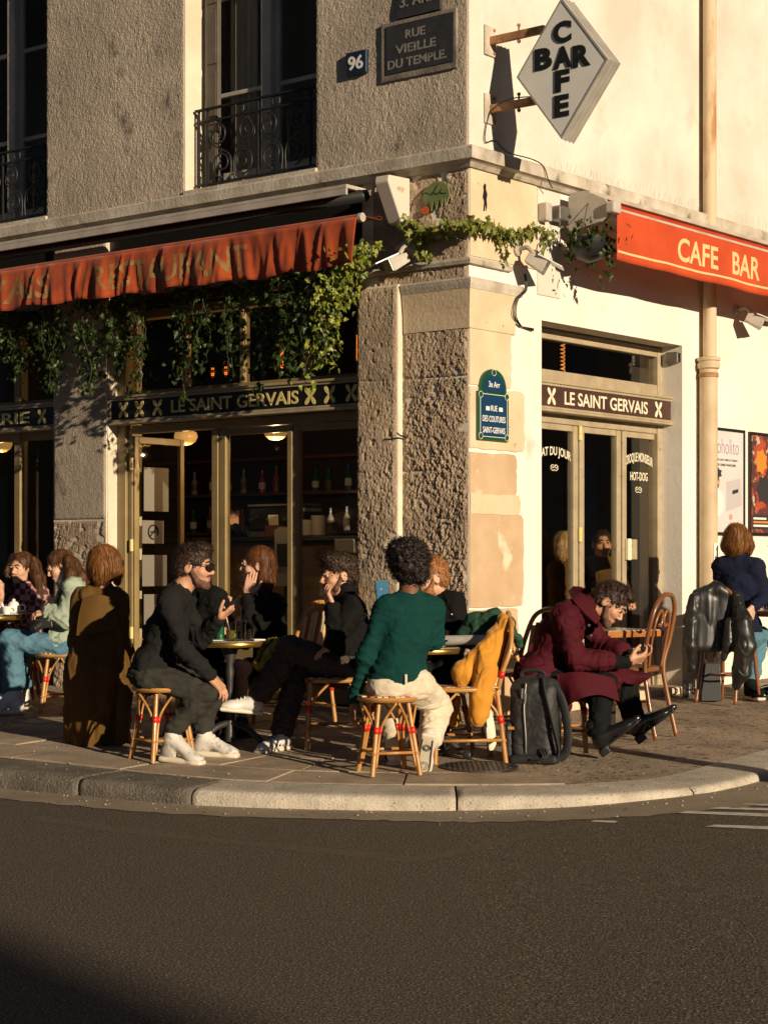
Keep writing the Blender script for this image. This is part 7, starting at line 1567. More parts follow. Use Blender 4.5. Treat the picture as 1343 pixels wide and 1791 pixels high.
# ---------------------------------------------------------------- man in the green sweater, from behind
def man_green():
    Y = 10.86; f = Fig('person in bottle green sweater and cream trousers seen from behind on a stool', ground_at(690, Y), m_skinb)
    pel = W(697, 1188, Y); shL, shR = W(672, 1066, Y - .02), W(758, 1066, Y + .06); f.frame(shR, shL, pel)
    f.neckhead(W(717, 993, Y + .03), (.20, 1, -.02), (0, .05, 1), 1.08)
    elL, wrL = W(638, 1150, Y - .03), W(619, 1224, Y + .06); elR, wrR = W(763, 1120, Y + .10), W(752, 1128, Y + .36)
    hL, hR = W(676, 1196, Y), W(724, 1196, Y); kR, aR = W(768, 1236, Y + .30), W(752, 1294, Y + .08); kL, aL = W(690, 1222, Y + .44), W(690, 1296, Y + .36)
    B_ = f.body; f.torso(B_, -.010); f.arm(B_, shL, elL, wrL, -.006); f.arm(B_, shR, elR, wrR, -.006); f.leg(B_, hR, kR, aR, -.014); f.leg(B_, hL, kL, aL, -.014)
    f.hand(B_, wrL, (-.12, .1, -1), (1, .2, 0), (0, 1, -.1), (.35, .4, .55, .7), .3, 1.05); f.hand(B_, wrR, (-.4, .9, .2), (0, 0, -1), (-1, 0, 0), (.3, .3, .35, .4), .3)
    f.finish(.006)
    f.hair(lambda S, P, r, ff, u, z: (S.ell(P(0, -.03, .045), r, ff, u, (.122, .118, .118), .03), S.ell(P(-.03, -.05, .10), r, ff, u, (.09, .08, .06), .03), S.ell(P(.02, -.04, -.03), r, ff, u, (.10, .085, .07), .03)), h_black, .006, wr=.014, wscale=34, seed=12, lump=.010, lscale=70, style='curly', n=1400)
    def sw(S):
        f.torso(S, .012, w=1.02, collar=.035); f.arm(S, shL, elL, wrL, .006, .002, end=.97); f.arm(S, shR, elR, wrR, .008, .004, end=.95); S.ell(pel + f.up * .03, f.r, f.fw, f.up, (.178, .135, .07), .03); S.box(pel - f.up * .16, f.r, f.fw, f.up, (.4, .4, .135), .01, .012, True) if False else None
    f.wear('sweater', c_green, sw, .0085, wr=.011, wscale=9, seed=14, aniso=(1, 1, 1.3), cut=lambda p: (p[:, 2] > pel.z - .025) | (p[:, 0] < W(655, 1200, Y).x))
    f.wear('trousers', c_cream, lambda S: (S.ell(pel - f.up * .035, f.r, f.fw, f.up, (.190, .142, .105), .04), f.leg(S, hR, kR, aR, .020, .016, .93), f.leg(S, hL, kL, aL, .016, .016, .93)), .0085, wr=.012, wscale=10, seed=16)
    MB().tube([pel - f.fw * .15 + f.up * .035, pel - f.fw * .155 - f.up * .02], .009, 6).build('belt_loop', c_cream, f.t)
    # heel up, sole towards the camera
    shoe(f, aR + Vector((-.01, -.03, .02)), (-.12, .50, -.86), (.10, .86, .5), L=.295, m=c_white, ms=c_sole, top=.085, w=.052, sole=.028)
    b0 = aR + Vector((-.012, -.03, .02)) - nz((.10, .86, .5)) * .089; dd = nz(Vector((-.12, .50, -.86))); rr = nz(dd.cross(nz((.10, .86, .5)))); nn = nz((.10, .86, .5))
    for q, rad in ((.0, .022), (.0, .012), (.13, .028), (.13, .016)): MB().tube([b0 + dd * (q + .02 + rad * math.cos(k * .524)) + rr * rad * math.sin(k * .524) - nn * -.003 for k in range(12)], .003, 5, closed=True).build('sole_tread', m_castiron, f.t)
    MB().tube(bez([b0 + dd * -.04 + rr * .03, b0 + dd * .07 + rr * .034, b0 + dd * .17 + rr * .036, b0 + dd * .205, b0 + dd * .17 - rr * .036, b0 + dd * .07 - rr * .034, b0 + dd * -.04 - rr * .03], 5), .003, 5).build('sole_tread', m_castiron, f.t)
    shoe(f, aL, (.1, 1, -.0), top=aL.z - gz(aL.y) - .003, L=.29, m=c_white, w=.05)
    e = f.HP(-.082, .0, -.02); c = wrL + Vector((-.035, .05, -.15)); tag(MB().tube([c, c + Vector((.05, -.03, .012))], .0045, 6).build('cigarette', m_paper, None), 'cigarette between the lowered fingers of the man in green', 'cigarette')
man_green()

# ---------------------------------------------------------------- man with his hand over his mouth
def man_turtleneck():
    Y = 12.02; f = Fig('person in black turtleneck with legs crossed covering his mouth with a hand', ground_at(600, Y), m_skin)
    pel = W(612, 1170, Y); shR, shL = W(596, 1070, Y + .17), W(620, 1066, Y - .19); f.frame(shR, shL, pel)
    f.neckhead(W(592, 1006, Y), (-1, -.30, -.12), (-.20, 0, 1), 1.10)
    elL, wrL = W(586, 1122, Y - .26), W(581, 1062, Y - .17); elR, wrR = W(630, 1118, Y - .05), W(592, 1134, Y - .22)
    elR = W(618, 1128, Y + .1)
    hL, kL, aL = W(612, 1172, Y - .08), W(506, 1134, Y - .18), W(446, 1226, Y - .22); hR, kR, aR = W(612, 1178, Y + .08), W(516, 1172, Y + .0), W(492, 1288, Y - .12)
    B_ = f.body; f.torso(B_, -.016); f.arm(B_, shL, elL, wrL, -.006); f.arm(B_, shR, elR, wrR, -.006); f.leg(B_, hL, kL, aL, -.014); f.leg(B_, hR, kR, aR, -.014)
    f.hand(B_, wrL, (-.42, -.02, .9), (.75, .6, .35), (-.2, .9, .5), (.45, .5, .55, .6), .3, .98); f.hand(B_, wrR, (-.9, -.2, -.1), (0, 0, -1), (0, 1, 0), (.4, .45, .5, .5), .3, 1.05)
    f.finish(.0055); f.face(h_dark)
    f.hair(lambda S, P, r, ff, u, z: (short_hair(vol=.99)(S, P, r, ff, u, z), S.ell(P(0, .02, .100), r, ff, u, (.070, .082, .030), .03), S.ell(P(0, -.08, .05), r, ff, u, (.06, .045, .05), .03)), h_dark, .0055, wr=.010, wscale=42, seed=22, lump=.005, lscale=80, style='curly', n=800); f.hair(beard(.9), h_stub, .0055, name='beard', lump=.002, lscale=150)
    f.wear('turtleneck', c_black, lambda S: (f.torso(S, .014, collar=.065, w=1.04), f.arm(S, shL, elL, wrL, .016, .006, end=.93), f.arm(S, shR, elR, wrR, .016, .006, end=.93)), .0085, wr=.018, wscale=10, seed=24)
    f.wear('trousers', c_check, lambda S: (S.ell(pel - f.up * .03, f.r, f.fw, f.up, (.185, .15, .10), .04), f.leg(S, hL, kL, aL, .016, .02, .84), f.leg(S, hR, kR, aR, .016, .022, .90)), .0085, wr=.018, wscale=11, seed=26)
    f.wear('socks', c_blk, lambda S: (S.cone(kL.lerp(aL, .86), aL, .044, .041, .02), S.cone(kR.lerp(aR, .85), aR, .044, .041, .02)), .008)
    shoe(f, aL + Vector((-.01, 0, 0)), (-1, -.22, -.05 + .17), (.10, 0, 1), L=.285, m=c_white, w=.05, top=.085, laces=True); shoe(f, aR, (-.62, -.70, -.05), L=.29, m=c_white, w=.05, top=aR.z - gz(aR.y) - .003, stripe=m_black)
man_turtleneck()

# ---------------------------------------------------------------- man in the burgundy coat
def man_burgundy():
    Y = 11.80; f = Fig('person in long burgundy coat bent over a phone on a chair, black pointed boots', ground_at(985, Y), m_skin)
    pel = W(944, 1180, Y); shR, shL = W(984, 1082, Y - .19), W(1010, 1072, Y + .19); f.frame(shR, shL, pel); f.neck = W(1022, 1058, Y)
    f.neckhead(W(1066, 1055, Y - .01), (.70, -.22, -.66), (.62, 0, .78), 1.10)
    elR, wrR = W(1008, 1155, Y - .20), W(1098, 1158, Y - .16); elL, wrL = W(1052, 1128, Y + .20), W(1100, 1146, Y + .05)
    hR, kR, aR = W(948, 1190, Y - .09), W(1058, 1196, Y - .13), W(1046, 1284, Y - .24); hL, kL, aL = W(952, 1188, Y + .09), W(1092, 1192, Y + .12), W(1110, 1262, Y + .06)
    B_ = f.body; f.torso(B_, -.016); f.arm(B_, shR, elR, wrR, -.006); f.arm(B_, shL, elL, wrL, -.006); f.leg(B_, hR, kR, aR, -.01); f.leg(B_, hL, kL, aL, -.01)
    f.hand(B_, wrR, (.9, .15, .25), (0, .55, .8), (.1, .3, 1), (.55, .65, .75, .8), .7, 1.08); f.hand(B_, wrL, (.95, -.1, .05), (0, -.4, .9), (0, -.6, 1), (.5, .6, .7, .8), .6, 1.05)
    f.finish(.0055); f.face(h_dark)
    f.hair(lambda S, P, r, ff, u, z: (short_hair()(S, P, r, ff, u, z), S.ell(P(0, .035, .112), r, ff, u, (.062, .062, .030), .03)), h_dark, .0055, wr=.004, wscale=60, seed=32, style='short', n=1100); f.hair(beard(.95), h_stub, .0055, name='beard', lump=.002, lscale=150)
    def coat(S):
        f.torso(S, .018, w=1.0, k=.06); f.arm(S, shR, elR, wrR, .020, .016, end=.58, fat=1.02); f.arm(S, shL, elL, wrL, .020, .014, end=.72, fat=1.02)
        S.ell(pel - f.up * .02, f.r, f.fw, f.up, (.205, .155, .14), .06); S.cone(W(950, 1192, Y), W(1035, 1196, Y - .06), .14, .11, .05); S.cone(W(1035, 1196, Y - .06), W(1070, 1190, Y - .05), .11, .075, .04)
        S.cone(W(962, 1214, Y - .10), W(992, 1238, Y - .10), .10, .035, .05, (0, 1, 0), .7); S.cone(W(946, 1200, Y + .05), W(968, 1240, Y + .02), .12, .06, .05)
    f.wear('coat', c_burg, coat, .009, wr=.015, wscale=8, seed=34, aniso=(1, 1, 1), ridge=.8)
    cm = dict(parent=f.t, thick=.010)
    drape('coat_panel', c_burg, [[(975, 1180, Y - .24), (1010, 1176, Y - .28), (1044, 1180, Y - .27), (1074, 1188, Y - .22)], [(978, 1205, Y - .25), (1012, 1200, Y - .32), (1046, 1202, Y - .29), (1079, 1208, Y - .24)], [(986, 1240, Y - .24), (1016, 1222, Y - .33), (1050, 1216, Y - .29), (1083, 1228, Y - .25)]], wr=.010, ws=9, seed=35, **cm)
    drape('coat_panel', c_burg, [[(1062, 1160, Y + .02), (1090, 1170, Y - .03), (1115, 1176, Y + .05)], [(1070, 1172, Y - .06), (1096, 1182, Y - .05), (1139, 1182, Y - .02)], [(1076, 1184, Y - .10), (1098, 1196, Y - .06), (1118, 1196, Y + .0)]], wr=.008, ws=9, seed=37, **cm)
    drape('collar', c_burg, [[(1006, 1032, Y + .05), (1018, 1038, Y - .07), (1035, 1058, Y - .10), (1050, 1082, Y - .10)], [(994, 1034, Y + .06), (1001, 1050, Y - .13), (1020, 1072, Y - .165), (1042, 1092, Y - .13)]], wr=.003, nu=10, **cm)
    drape('collar', c_burg, [[(1003, 1026, Y + .04), (1022, 1030, Y + .09), (1044, 1050, Y + .11)], [(996, 1034, Y + .06), (1022, 1040, Y + .14), (1048, 1064, Y + .14)]], wr=.003, nu=10, **cm)
    MB().tube([elR.lerp(wrR, .42) + Vector((0, 0, 0)), elR.lerp(wrR, .47)], .073, 16).build('cuff_strap', c_burg, f.t, smooth=True, sharp=40)
    for z in (1100, 1118): MB().lathe(W(1030 + (z - 1100) * .2, z - 6, Y - .155), [(.009, 0), (.009, .004), (0, .006)], 10, axis=(.3, -1, .1)).build('button', m_black, f.t)
    MB().obox(W(928, 1133, Y - .18), Vector((.012, 0, .002)), Vector((0, .004, 0)), Vector((.006, 0, .024))).build('pocket_tab', c_burg, f.t)
    for q in ((elR.lerp(wrR, .52), elR.lerp(wrR, .98), .050, .041), (elL.lerp(wrL, .66), elL.lerp(wrL, .95), .046, .040), (f.neck - f.up * .05, f.neck + (f.hc - f.neck) * .25, .062, .057)): f.wear('undersleeve' if q[2] < .06 else 'shirt_collar', c_black, lambda S: S.cone(*q, .02), .007, wr=.008, wscale=20)
    f.wear('trousers', c_blk, lambda S: (f.leg(S, hR, kR, aR, .014, .018, .92), f.leg(S, hL, kL, aL, .014, .018, .88)), .0085, wr=.012, wscale=12, seed=38)
    for a, kn, d, up in ((aR, kR, nz((.70, -.14, .58)), (-.55, .1, .80)), (aL, kL, nz((.72, -.12, .56)), (-.55, .1, .80))):
        up = nz(Vector(up) - d * Vector(up).dot(d)); shoe(f, a, d, up, L=.315, m=c_bootl, ms=m_black, top=.10, w=.046, laces=False, point=1.0, heel=.028, hightop=.05, name='boot', sole=.018)
        f.wear('boot_shaft', c_bootl, lambda S: S.cone(a - up * .03, a.lerp(kn, .20) + up * .02, .050, .054, .02), .006, wr=.010, wscale=22, seed=5, aniso=(1, 1, 2.2))
    p = W(1112, 1146, Y - .10); tag(MB().obox(p, Vector((.062, -.01, .022)), Vector((.0, .036, .012)), Vector((-.0015, -.001, .004))).build('smartphone', m_black, None, bevel=.003), 'black smartphone held low by the person in the burgundy coat', 'phone')
man_burgundy()

# ---------------------------------------------------------------- woman in the long olive coat, from behind
def woman_trench():
    Y = 12.22; f = Fig('person with ginger bob in a long olive brown coat seen from behind', ground_at(176, Y), m_skinp, sc=.94)
    pel = W(174, 1172, Y); shL, shR = W(147, 1050, Y), W(204, 1054, Y + .10); f.frame(shR, shL, pel)
    f.neckhead(W(186, 986, Y + .02), (.72, .72, -.02), (0, 0, 1), 1.0)
    elL, wrL = W(138, 1120, Y + .06), W(150, 1150, Y + .30); elR, wrR = W(214, 1122, Y + .16), W(216, 1140, Y + .38); hL, kL, aL = W(160, 1180, Y + .05), W(158, 1186, Y + .46), W(160, 1286, Y + .45); hR, kR, aR = W(190, 1180, Y + .05), W(202, 1186, Y + .46), W(204, 1286, Y + .45)
    B_ = f.body; f.torso(B_, -.016); f.arm(B_, shL, elL, wrL, -.006); f.arm(B_, shR, elR, wrR, -.006); f.leg(B_, hL, kL, aL, -.008); f.leg(B_, hR, kR, aR, -.008); f.hand(B_, wrL, (.2, .95, -.1), (0, 0, -1), (1, 0, 0)); f.hand(B_, wrR, (-.1, .95, -.1), (0, 0, -1), (-1, 0, 0)); f.finish(.0065)
    P = f.HP
    f.hair(lambda S, P, r, ff, u, z: (long_hair([], [], True, 1.06)(S, P, r, ff, u, z), S.ell(P(0, -.045, -.035), r, ff, u, (.100, .085, .10), .03), S.chain([P(.085, .02, .03), P(.094, .02, -.05), P(.080, .03, -.115)], [.03, .036, .022], .03), S.chain([P(-.085, .02, .03), P(-.094, .02, -.05), P(-.080, .03, -.115)], [.03, .036, .022], .03), S.ell(P(0, .12, -.04), r, ff, u, (.062, .075, .12), .012, True)), h_ginger, .006, wr=.005, wscale=30, seed=42, aniso=(1, 1, .25), style='bob', n=1500); f.glasses(); f.face(None, eyes=False)
    def coat(S):
        f.torso(S, .014, k=.06); f.arm(S, shL, elL, wrL, .018, .02); f.arm(S, shR, elR, wrR, .018, .02); S.cone(f.neck - f.up * .035, f.neck + f.up * .035, .074, .068, .02)
        S.cone(W(174, 1110, Y), W(174, 1185, Y + .04), .15, .215, .07, (0, 1, 0), .82); S.cone(W(174, 1185, Y + .06), W(170, 1296, Y + .12), .21, .215, .05, (0, 1, 0), 1.12); S.box(W(172, 1320, Y), (1, 0, 0), (0, 1, 0), (0, 0, 1), (.6, .7, .045), .001, .004, True)
    f.wear('coat', c_olive, coat, .010, wr=.024, wscale=7, seed=44, aniso=(1.6, 1.6, .25), ridge=.8)
    drape('coat_flap', c_olive, [[(205, 1185, Y - .14), (222, 1190, Y - .08), (232, 1196, Y + .02)], [(204, 1250, Y - .16), (222, 1250, Y - .12), (230, 1235, Y - .02)], [(200, 1306, Y - .18), (218, 1300, Y - .13), (226, 1275, Y - .03)]], parent=f.t, wr=.008, ws=8, seed=46, thick=.008)
    drape('storm_flap', c_olive, [[(146, 1046, Y - .13), (172, 1040, Y - .15), (202, 1048, Y - .12)], [(138, 1078, Y - .15), (170, 1080, Y - .175), (204, 1074, Y - .13)], [(134, 1112, Y - .155), (170, 1108, Y - .185), (205, 1100, Y - .14)]], parent=f.t, wr=.004, ws=7, seed=47, thick=.006)
    for a in (aL, aR): shoe(f, a, (.1, 1, 0), top=max(.05, a.z - gz(a.y) - .003), L=.25, m=c_bootl, ms=m_black, w=.043, laces=False)
woman_trench()

# ---------------------------------------------------------------- woman in pale green jacket and jeans
def woman_mint():
    Y = 14.08; f = Fig('person with long brown hair in pale green jacket and jeans looking down', ground_at(98, Y), m_skinp, sc=.92)
    pel = W(114, 1128, Y); shR, shL = W(134, 1034, Y + .15), W(130, 1032, Y - .16); f.frame(shR, shL, pel); f.neck = W(124, 1018, Y)
    f.neckhead(W(105, 990, Y), (-.82, -.25, -.42), (-.40, 0, .92), 1.0)
    elL, wrL = W(116, 1082, Y - .20), W(84, 1072, Y - .16); elR, wrR = W(110, 1080, Y + .18), W(84, 1074, Y + .02); hL, kL, aL = W(112, 1130, Y - .09), W(16, 1120, Y - .10), W(26, 1208, Y - .08); hR, kR, aR = W(112, 1134, Y + .09), W(20, 1128, Y + .10), W(40, 1206, Y + .22)
    B_ = f.body; f.torso(B_, -.016); f.arm(B_, shL, elL, wrL, -.006); f.arm(B_, shR, elR, wrR, -.006); f.leg(B_, hL, kL, aL, -.008); f.leg(B_, hR, kR, aR, -.008); f.hand(B_, wrL, (-.95, -.1, -.05), (0, .4, -.8), (-.1, .5, .8), (.5, .55, .6, .7), .5); f.hand(B_, wrR, (-.9, -.2, -.1), (0, -.5, -.8), (0, -.5, .8), (.5, .5, .6, .6), .5); f.finish(.006); f.face(h_brown)
    f.hair(long_hair([[W(108, 976, Y), W(126, 988, Y - .02), W(140, 1010, Y - .03), W(150, 1030, Y - .02)], [W(118, 978, Y - .07), W(124, 1005, Y - .11), W(116, 1030, Y - .13), W(104, 1050, Y - .12)], [W(120, 980, Y + .07), W(126, 1005, Y + .10), W(120, 1030, Y + .10)]], [[.046, .052, .05, .03], [.030, .040, .038, .016], [.035, .04, .03]]), h_brown, .006, wr=.005, wscale=30, seed=52, aniso=(1, 1, .3), style='long', n=1400)
    f.wear('jacket', c_mint, lambda S: (f.torso(S, .026, k=.06), f.arm(S, shL, elL, wrL, .028, .016, end=.85, fat=1.1), f.arm(S, shR, elR, wrR, .028, .016, end=.85, fat=1.1), S.cone(f.neck - f.up * .05, f.neck, .075, .08, .02), S.cone(W(118, 1110, Y - .02), W(100, 1120, Y - .10), .15, .08, .05)), .0095, wr=.018, wscale=9, seed=54, ridge=.8)
    f.wear('jeans', c_denim, lambda S: (S.ell(pel - f.up * .03, f.r, f.fw, f.up, (.175, .14, .10), .04), f.leg(S, hL, kL, aL, .018, .028, .86), f.leg(S, hR, kR, aR, .018, .028, .86)), .009, wr=.016, wscale=11, seed=56)
    shoe(f, aL, (-.95, -.3, 0), top=aL.z - gz(aL.y) - .003, L=.27, m=c_white, w=.05, sole=.034, hightop=.03); shoe(f, aR, (-.9, .3, 0), top=aR.z - gz(aR.y) - .003, L=.27, m=c_white, w=.05, sole=.034)
    g = W(78, 1090, Y - .20); t = thing('camera', tuple(g), 'black camera held on the lap of the woman in the pale green jacket', 'camera')
    MB().obox(g, (.062, 0, .01), (0, .03, 0), (-.006, 0, .040)).build('camera_body', m_black, t, bevel=.008); MB().lathe(g + Vector((-.03, -.03, -.01)), [(.034, 0), (.034, .05), (.030, .052), (.030, .075), (.024, .076)], 18, axis=(-.55, -.6, -.5)).build('lens_barrel', m_black, t, smooth=True, sharp=40); MB().obox(g + ZUP * .05, (.02, 0, 0), (0, .02, 0), (0, 0, .012)).build('viewfinder', m_black, t, bevel=.004); MB().lathe(g + Vector((.04, 0, .042)), [(.011, 0), (.011, .01)], 10).build('dial', m_metal, t)
woman_mint()

# ---------------------------------------------------------------- woman in the plaid shirt at the far table
def woman_plaid():
    Y = 14.95; f = Fig('person with long light brown hair in a plaid shirt at the cup table', ground_at(30, Y), m_skinp, sc=.92)
    pel = W(42, 1128, Y); shR, shL = W(18, 1042, Y), W(68, 1040, Y - .06); f.frame(shR, shL, pel)
    f.neckhead(W(37, 994, Y - .04), (-.45, -1, -.06), (0, 0, 1), 1.02)
    elR, wrR = W(-4, 1088, Y - .20), W(2, 1040, Y - .30); elL, wrL = W(52, 1084, Y - .22), W(16, 1076, Y - .34); hR, kR, aR = W(34, 1134, Y), W(14, 1140, Y - .42), W(8, 1218, Y - .40); hL, kL, aL = W(54, 1134, Y), W(36, 1142, Y - .40), W(38, 1218, Y - .30)
    B_ = f.body; f.torso(B_, -.016); f.arm(B_, shR, elR, wrR, -.006); f.arm(B_, shL, elL, wrL, -.006); f.leg(B_, hR, kR, aR, -.014); f.leg(B_, hL, kL, aL, -.014); f.hand(B_, wrR, (.1, -.1, 1), (-1, .1, 0), (0, 1, .2), (.8, .8, .9, .9), .5); f.hand(B_, wrL, (-1, -.1, 0), (0, 0, -1), (0, 1, 0)); f.finish(.006); f.face(h_brown)
    f.hair(long_hair([[W(44, 975, Y), W(58, 988, Y), W(69, 1015, Y - .02), W(76, 1050, Y - .04)], [W(58, 980, Y - .05), W(64, 1010, Y - .10), W(72, 1045, Y - .12)], [W(24, 975, Y - .02), W(16, 1000, Y - .08), W(18, 1035, Y - .12)]], [[.045, .05, .045, .02], [.03, .036, .02], [.03, .032, .02]]), h_brown, .006, wr=.005, wscale=30, seed=62, aniso=(1, 1, .3), style='long', n=1400)
    f.wear('plaid_shirt', c_plaid, lambda S: (f.torso(S, .018, k=.06), f.arm(S, shR, elR, wrR, .02, .012, end=.40), f.arm(S, shL, elL, wrL, .022, .014, end=.85), S.cone(f.neck - f.up * .05, f.neck, .07, .068, .02)), .0095, wr=.018, wscale=10, seed=64)
    f.wear('jeans', c_denimg, lambda S: (S.ell(pel - f.up * .03, f.r, f.fw, f.up, (.17, .14, .10), .04), f.leg(S, hR, kR, aR, .014, .012, .92), f.leg(S, hL, kL, aL, .014, .012, .92)), .0095, wr=.014, wscale=11)
    for a in (aR, aL): shoe(f, a, (-.2, -1, 0), top=a.z - gz(a.y) - .003, L=.26, m=c_white, w=.047)
woman_plaid()

# ---------------------------------------------------------------- woman holding her hair
def woman_hand():
    Y = 12.86; f = Fig('person with long auburn brown hair holding a hand to her ear at the drinks table', ground_at(475, Y), m_skinp, sc=.93)
    pel = W(474, 1170, Y); shR, shL = W(446, 1062, Y + .16), W(484, 1060, Y - .12); f.frame(shR, shL, pel)
    f.neckhead(W(450, 988, Y - .02), (-1, .02, -.04), (-.05, 0, 1), 1.06)
    elL, wrL = W(436, 1108, Y - .30), W(434, 1040, Y - .15); elR, wrR = W(432, 1120, Y + .14), W(400, 1126, Y - .04); hL, kL, aL = W(472, 1178, Y - .08), W(416, 1168, Y - .40), W(424, 1262, Y - .34); hR, kR, aR = W(470, 1180, Y + .08), W(388, 1172, Y - .20), W(392, 1260, Y - .10)
    B_ = f.body; f.torso(B_, -.016); f.arm(B_, shL, elL, wrL, -.005); f.arm(B_, shR, elR, wrR, -.006); f.leg(B_, hL, kL, aL, -.004); f.leg(B_, hR, kR, aR, -.004); f.hand(B_, wrL, (.18, .10, 1), (.1, 1, -.1), (1, 0, 0), (.12, .15, .2, .25), .15, 1.08); f.hand(B_, wrR, (-1, -.1, 0), (0, 0, -1), (0, -1, 0), (.4, .4, .5, .5)); f.finish(.0055); f.face(h_brown)
    f.hair(long_hair([[W(458, 970, Y), W(468, 990, Y - .02), W(470, 1015, Y - .04), W(464, 1042, Y - .06)], [W(462, 985, Y - .07), W(460, 1010, Y - .085), W(455, 1036, Y - .10)], [W(463, 985, Y + .05), W(466, 1010, Y + .05), W(464, 1036, Y + .04)]], [[.050, .046, .042, .02], [.028, .030, .018], [.035, .036, .02]]), h_auburn, .0055, wr=.004, wscale=30, seed=72, aniso=(1, 1, .22), style='long', n=1400)
    f.wear('black_top', c_black, lambda S: (f.torso(S, .014), f.arm(S, shL, elL, wrL, .014, .006, end=.86), f.arm(S, shR, elR, wrR, .014, .006, end=.90)), .009, wr=.014, wscale=10, seed=74)
    f.wear('black_skirt', c_blk, lambda S: (S.ell(pel - f.up * .03, f.r, f.fw, f.up, (.185, .15, .11), .04), S.cone(hL, hL.lerp(kL, .62), .105, .085, .05), S.cone(hR, hR.lerp(kR, .62), .105, .085, .05)), .009, wr=.012, wscale=10)
    for a in (aR, aL): shoe(f, a, (-.8, -.5, 0), top=a.z - gz(a.y) - .003, L=.25, m=c_bootl, ms=m_black, w=.044, laces=False)
woman_hand()

# ---------------------------------------------------------------- person behind the man in sunglasses
def person_behind():
    Y = 12.75; f = Fig('person with auburn hair in black jacket and white patterned top behind the man in sunglasses', ground_at(348, Y), m_skinp, sc=.95)
    pel = W(352, 1170, Y); shR, shL = W(326, 1052, Y + .08), W(384, 1056, Y - .12); f.frame(shR, shL, pel)
    f.neckhead(W(334, 985, Y - .03), (.55, -.85, -.06), (0, 0, 1), 1.05)
    elR, wrR = W(318, 1118, Y - .08), W(360, 1120, Y - .34); elL, wrL = W(396, 1118, Y - .16), W(392, 1106, Y - .40); hR, kR, aR = W(340, 1180, Y), W(346, 1176, Y - .42), W(346, 1262, Y - .36); hL, kL, aL = W(366, 1180, Y), W(392, 1178, Y - .40), W(396, 1262, Y - .30)
    B_ = f.body; f.torso(B_, -.016); f.arm(B_, shR, elR, wrR, -.006); f.arm(B_, shL, elL, wrL, -.006); f.leg(B_, hR, kR, aR, -.014); f.leg(B_, hL, kL, aL, -.014); f.hand(B_, wrR, (.6, -.7, 0), (0, 0, -1), (1, 0, 0)); f.hand(B_, wrL, (-.1, -1, .3), (0, 0, -1), (-1, 0, 0), (.5, .5, .6, .6)); f.finish(.0065); f.face(h_brown)
    f.hair(lambda S, P, r, ff, u, z: (long_hair([[P(-.07, -.02, .03), P(-.085, -.01, -.06), P(-.08, .0, -.13)], [P(.07, -.02, .03), P(.085, -.01, -.06), P(.08, .0, -.13)]], [[.03, .035, .02], [.03, .035, .02]])(S, P, r, ff, u, z)), h_auburn, .0065, wr=.005, wscale=30, seed=83, aniso=(1, 1, .3), style='bob', n=300)
    f.wear('patterned_top', c_bw, lambda S: f.torso(S, .008, collar=.03), .0095, wr=.008, wscale=10)
    f.wear('jacket', c_black, lambda S: (f.torso(S, .030, k=.06), f.arm(S, shR, elR, wrR, .024, .012, end=.90, fat=1.1), f.arm(S, shL, elL, wrL, .024, .012, end=.90, fat=1.1), S.cone(f.neck + f.fw * .16, f.pel + f.fw * .16 + f.up * .1, .075, .05, .02, sub=True)), .0095, wr=.012, wscale=14, lump=.006, lscale=60)
    f.wear('trousers', c_blk, lambda S: (S.ell(pel - f.up * .03, f.r, f.fw, f.up, (.175, .14, .10), .04), f.leg(S, hR, kR, aR, .012, .01, .93), f.leg(S, hL, kL, aL, .012, .01, .93)), .0095)
    for a in (aR, aL): shoe(f, a, (.1, -1, 0), top=a.z - gz(a.y) - .003, L=.26, m=c_bootl, ms=m_black, w=.045, laces=False)
person_behind()

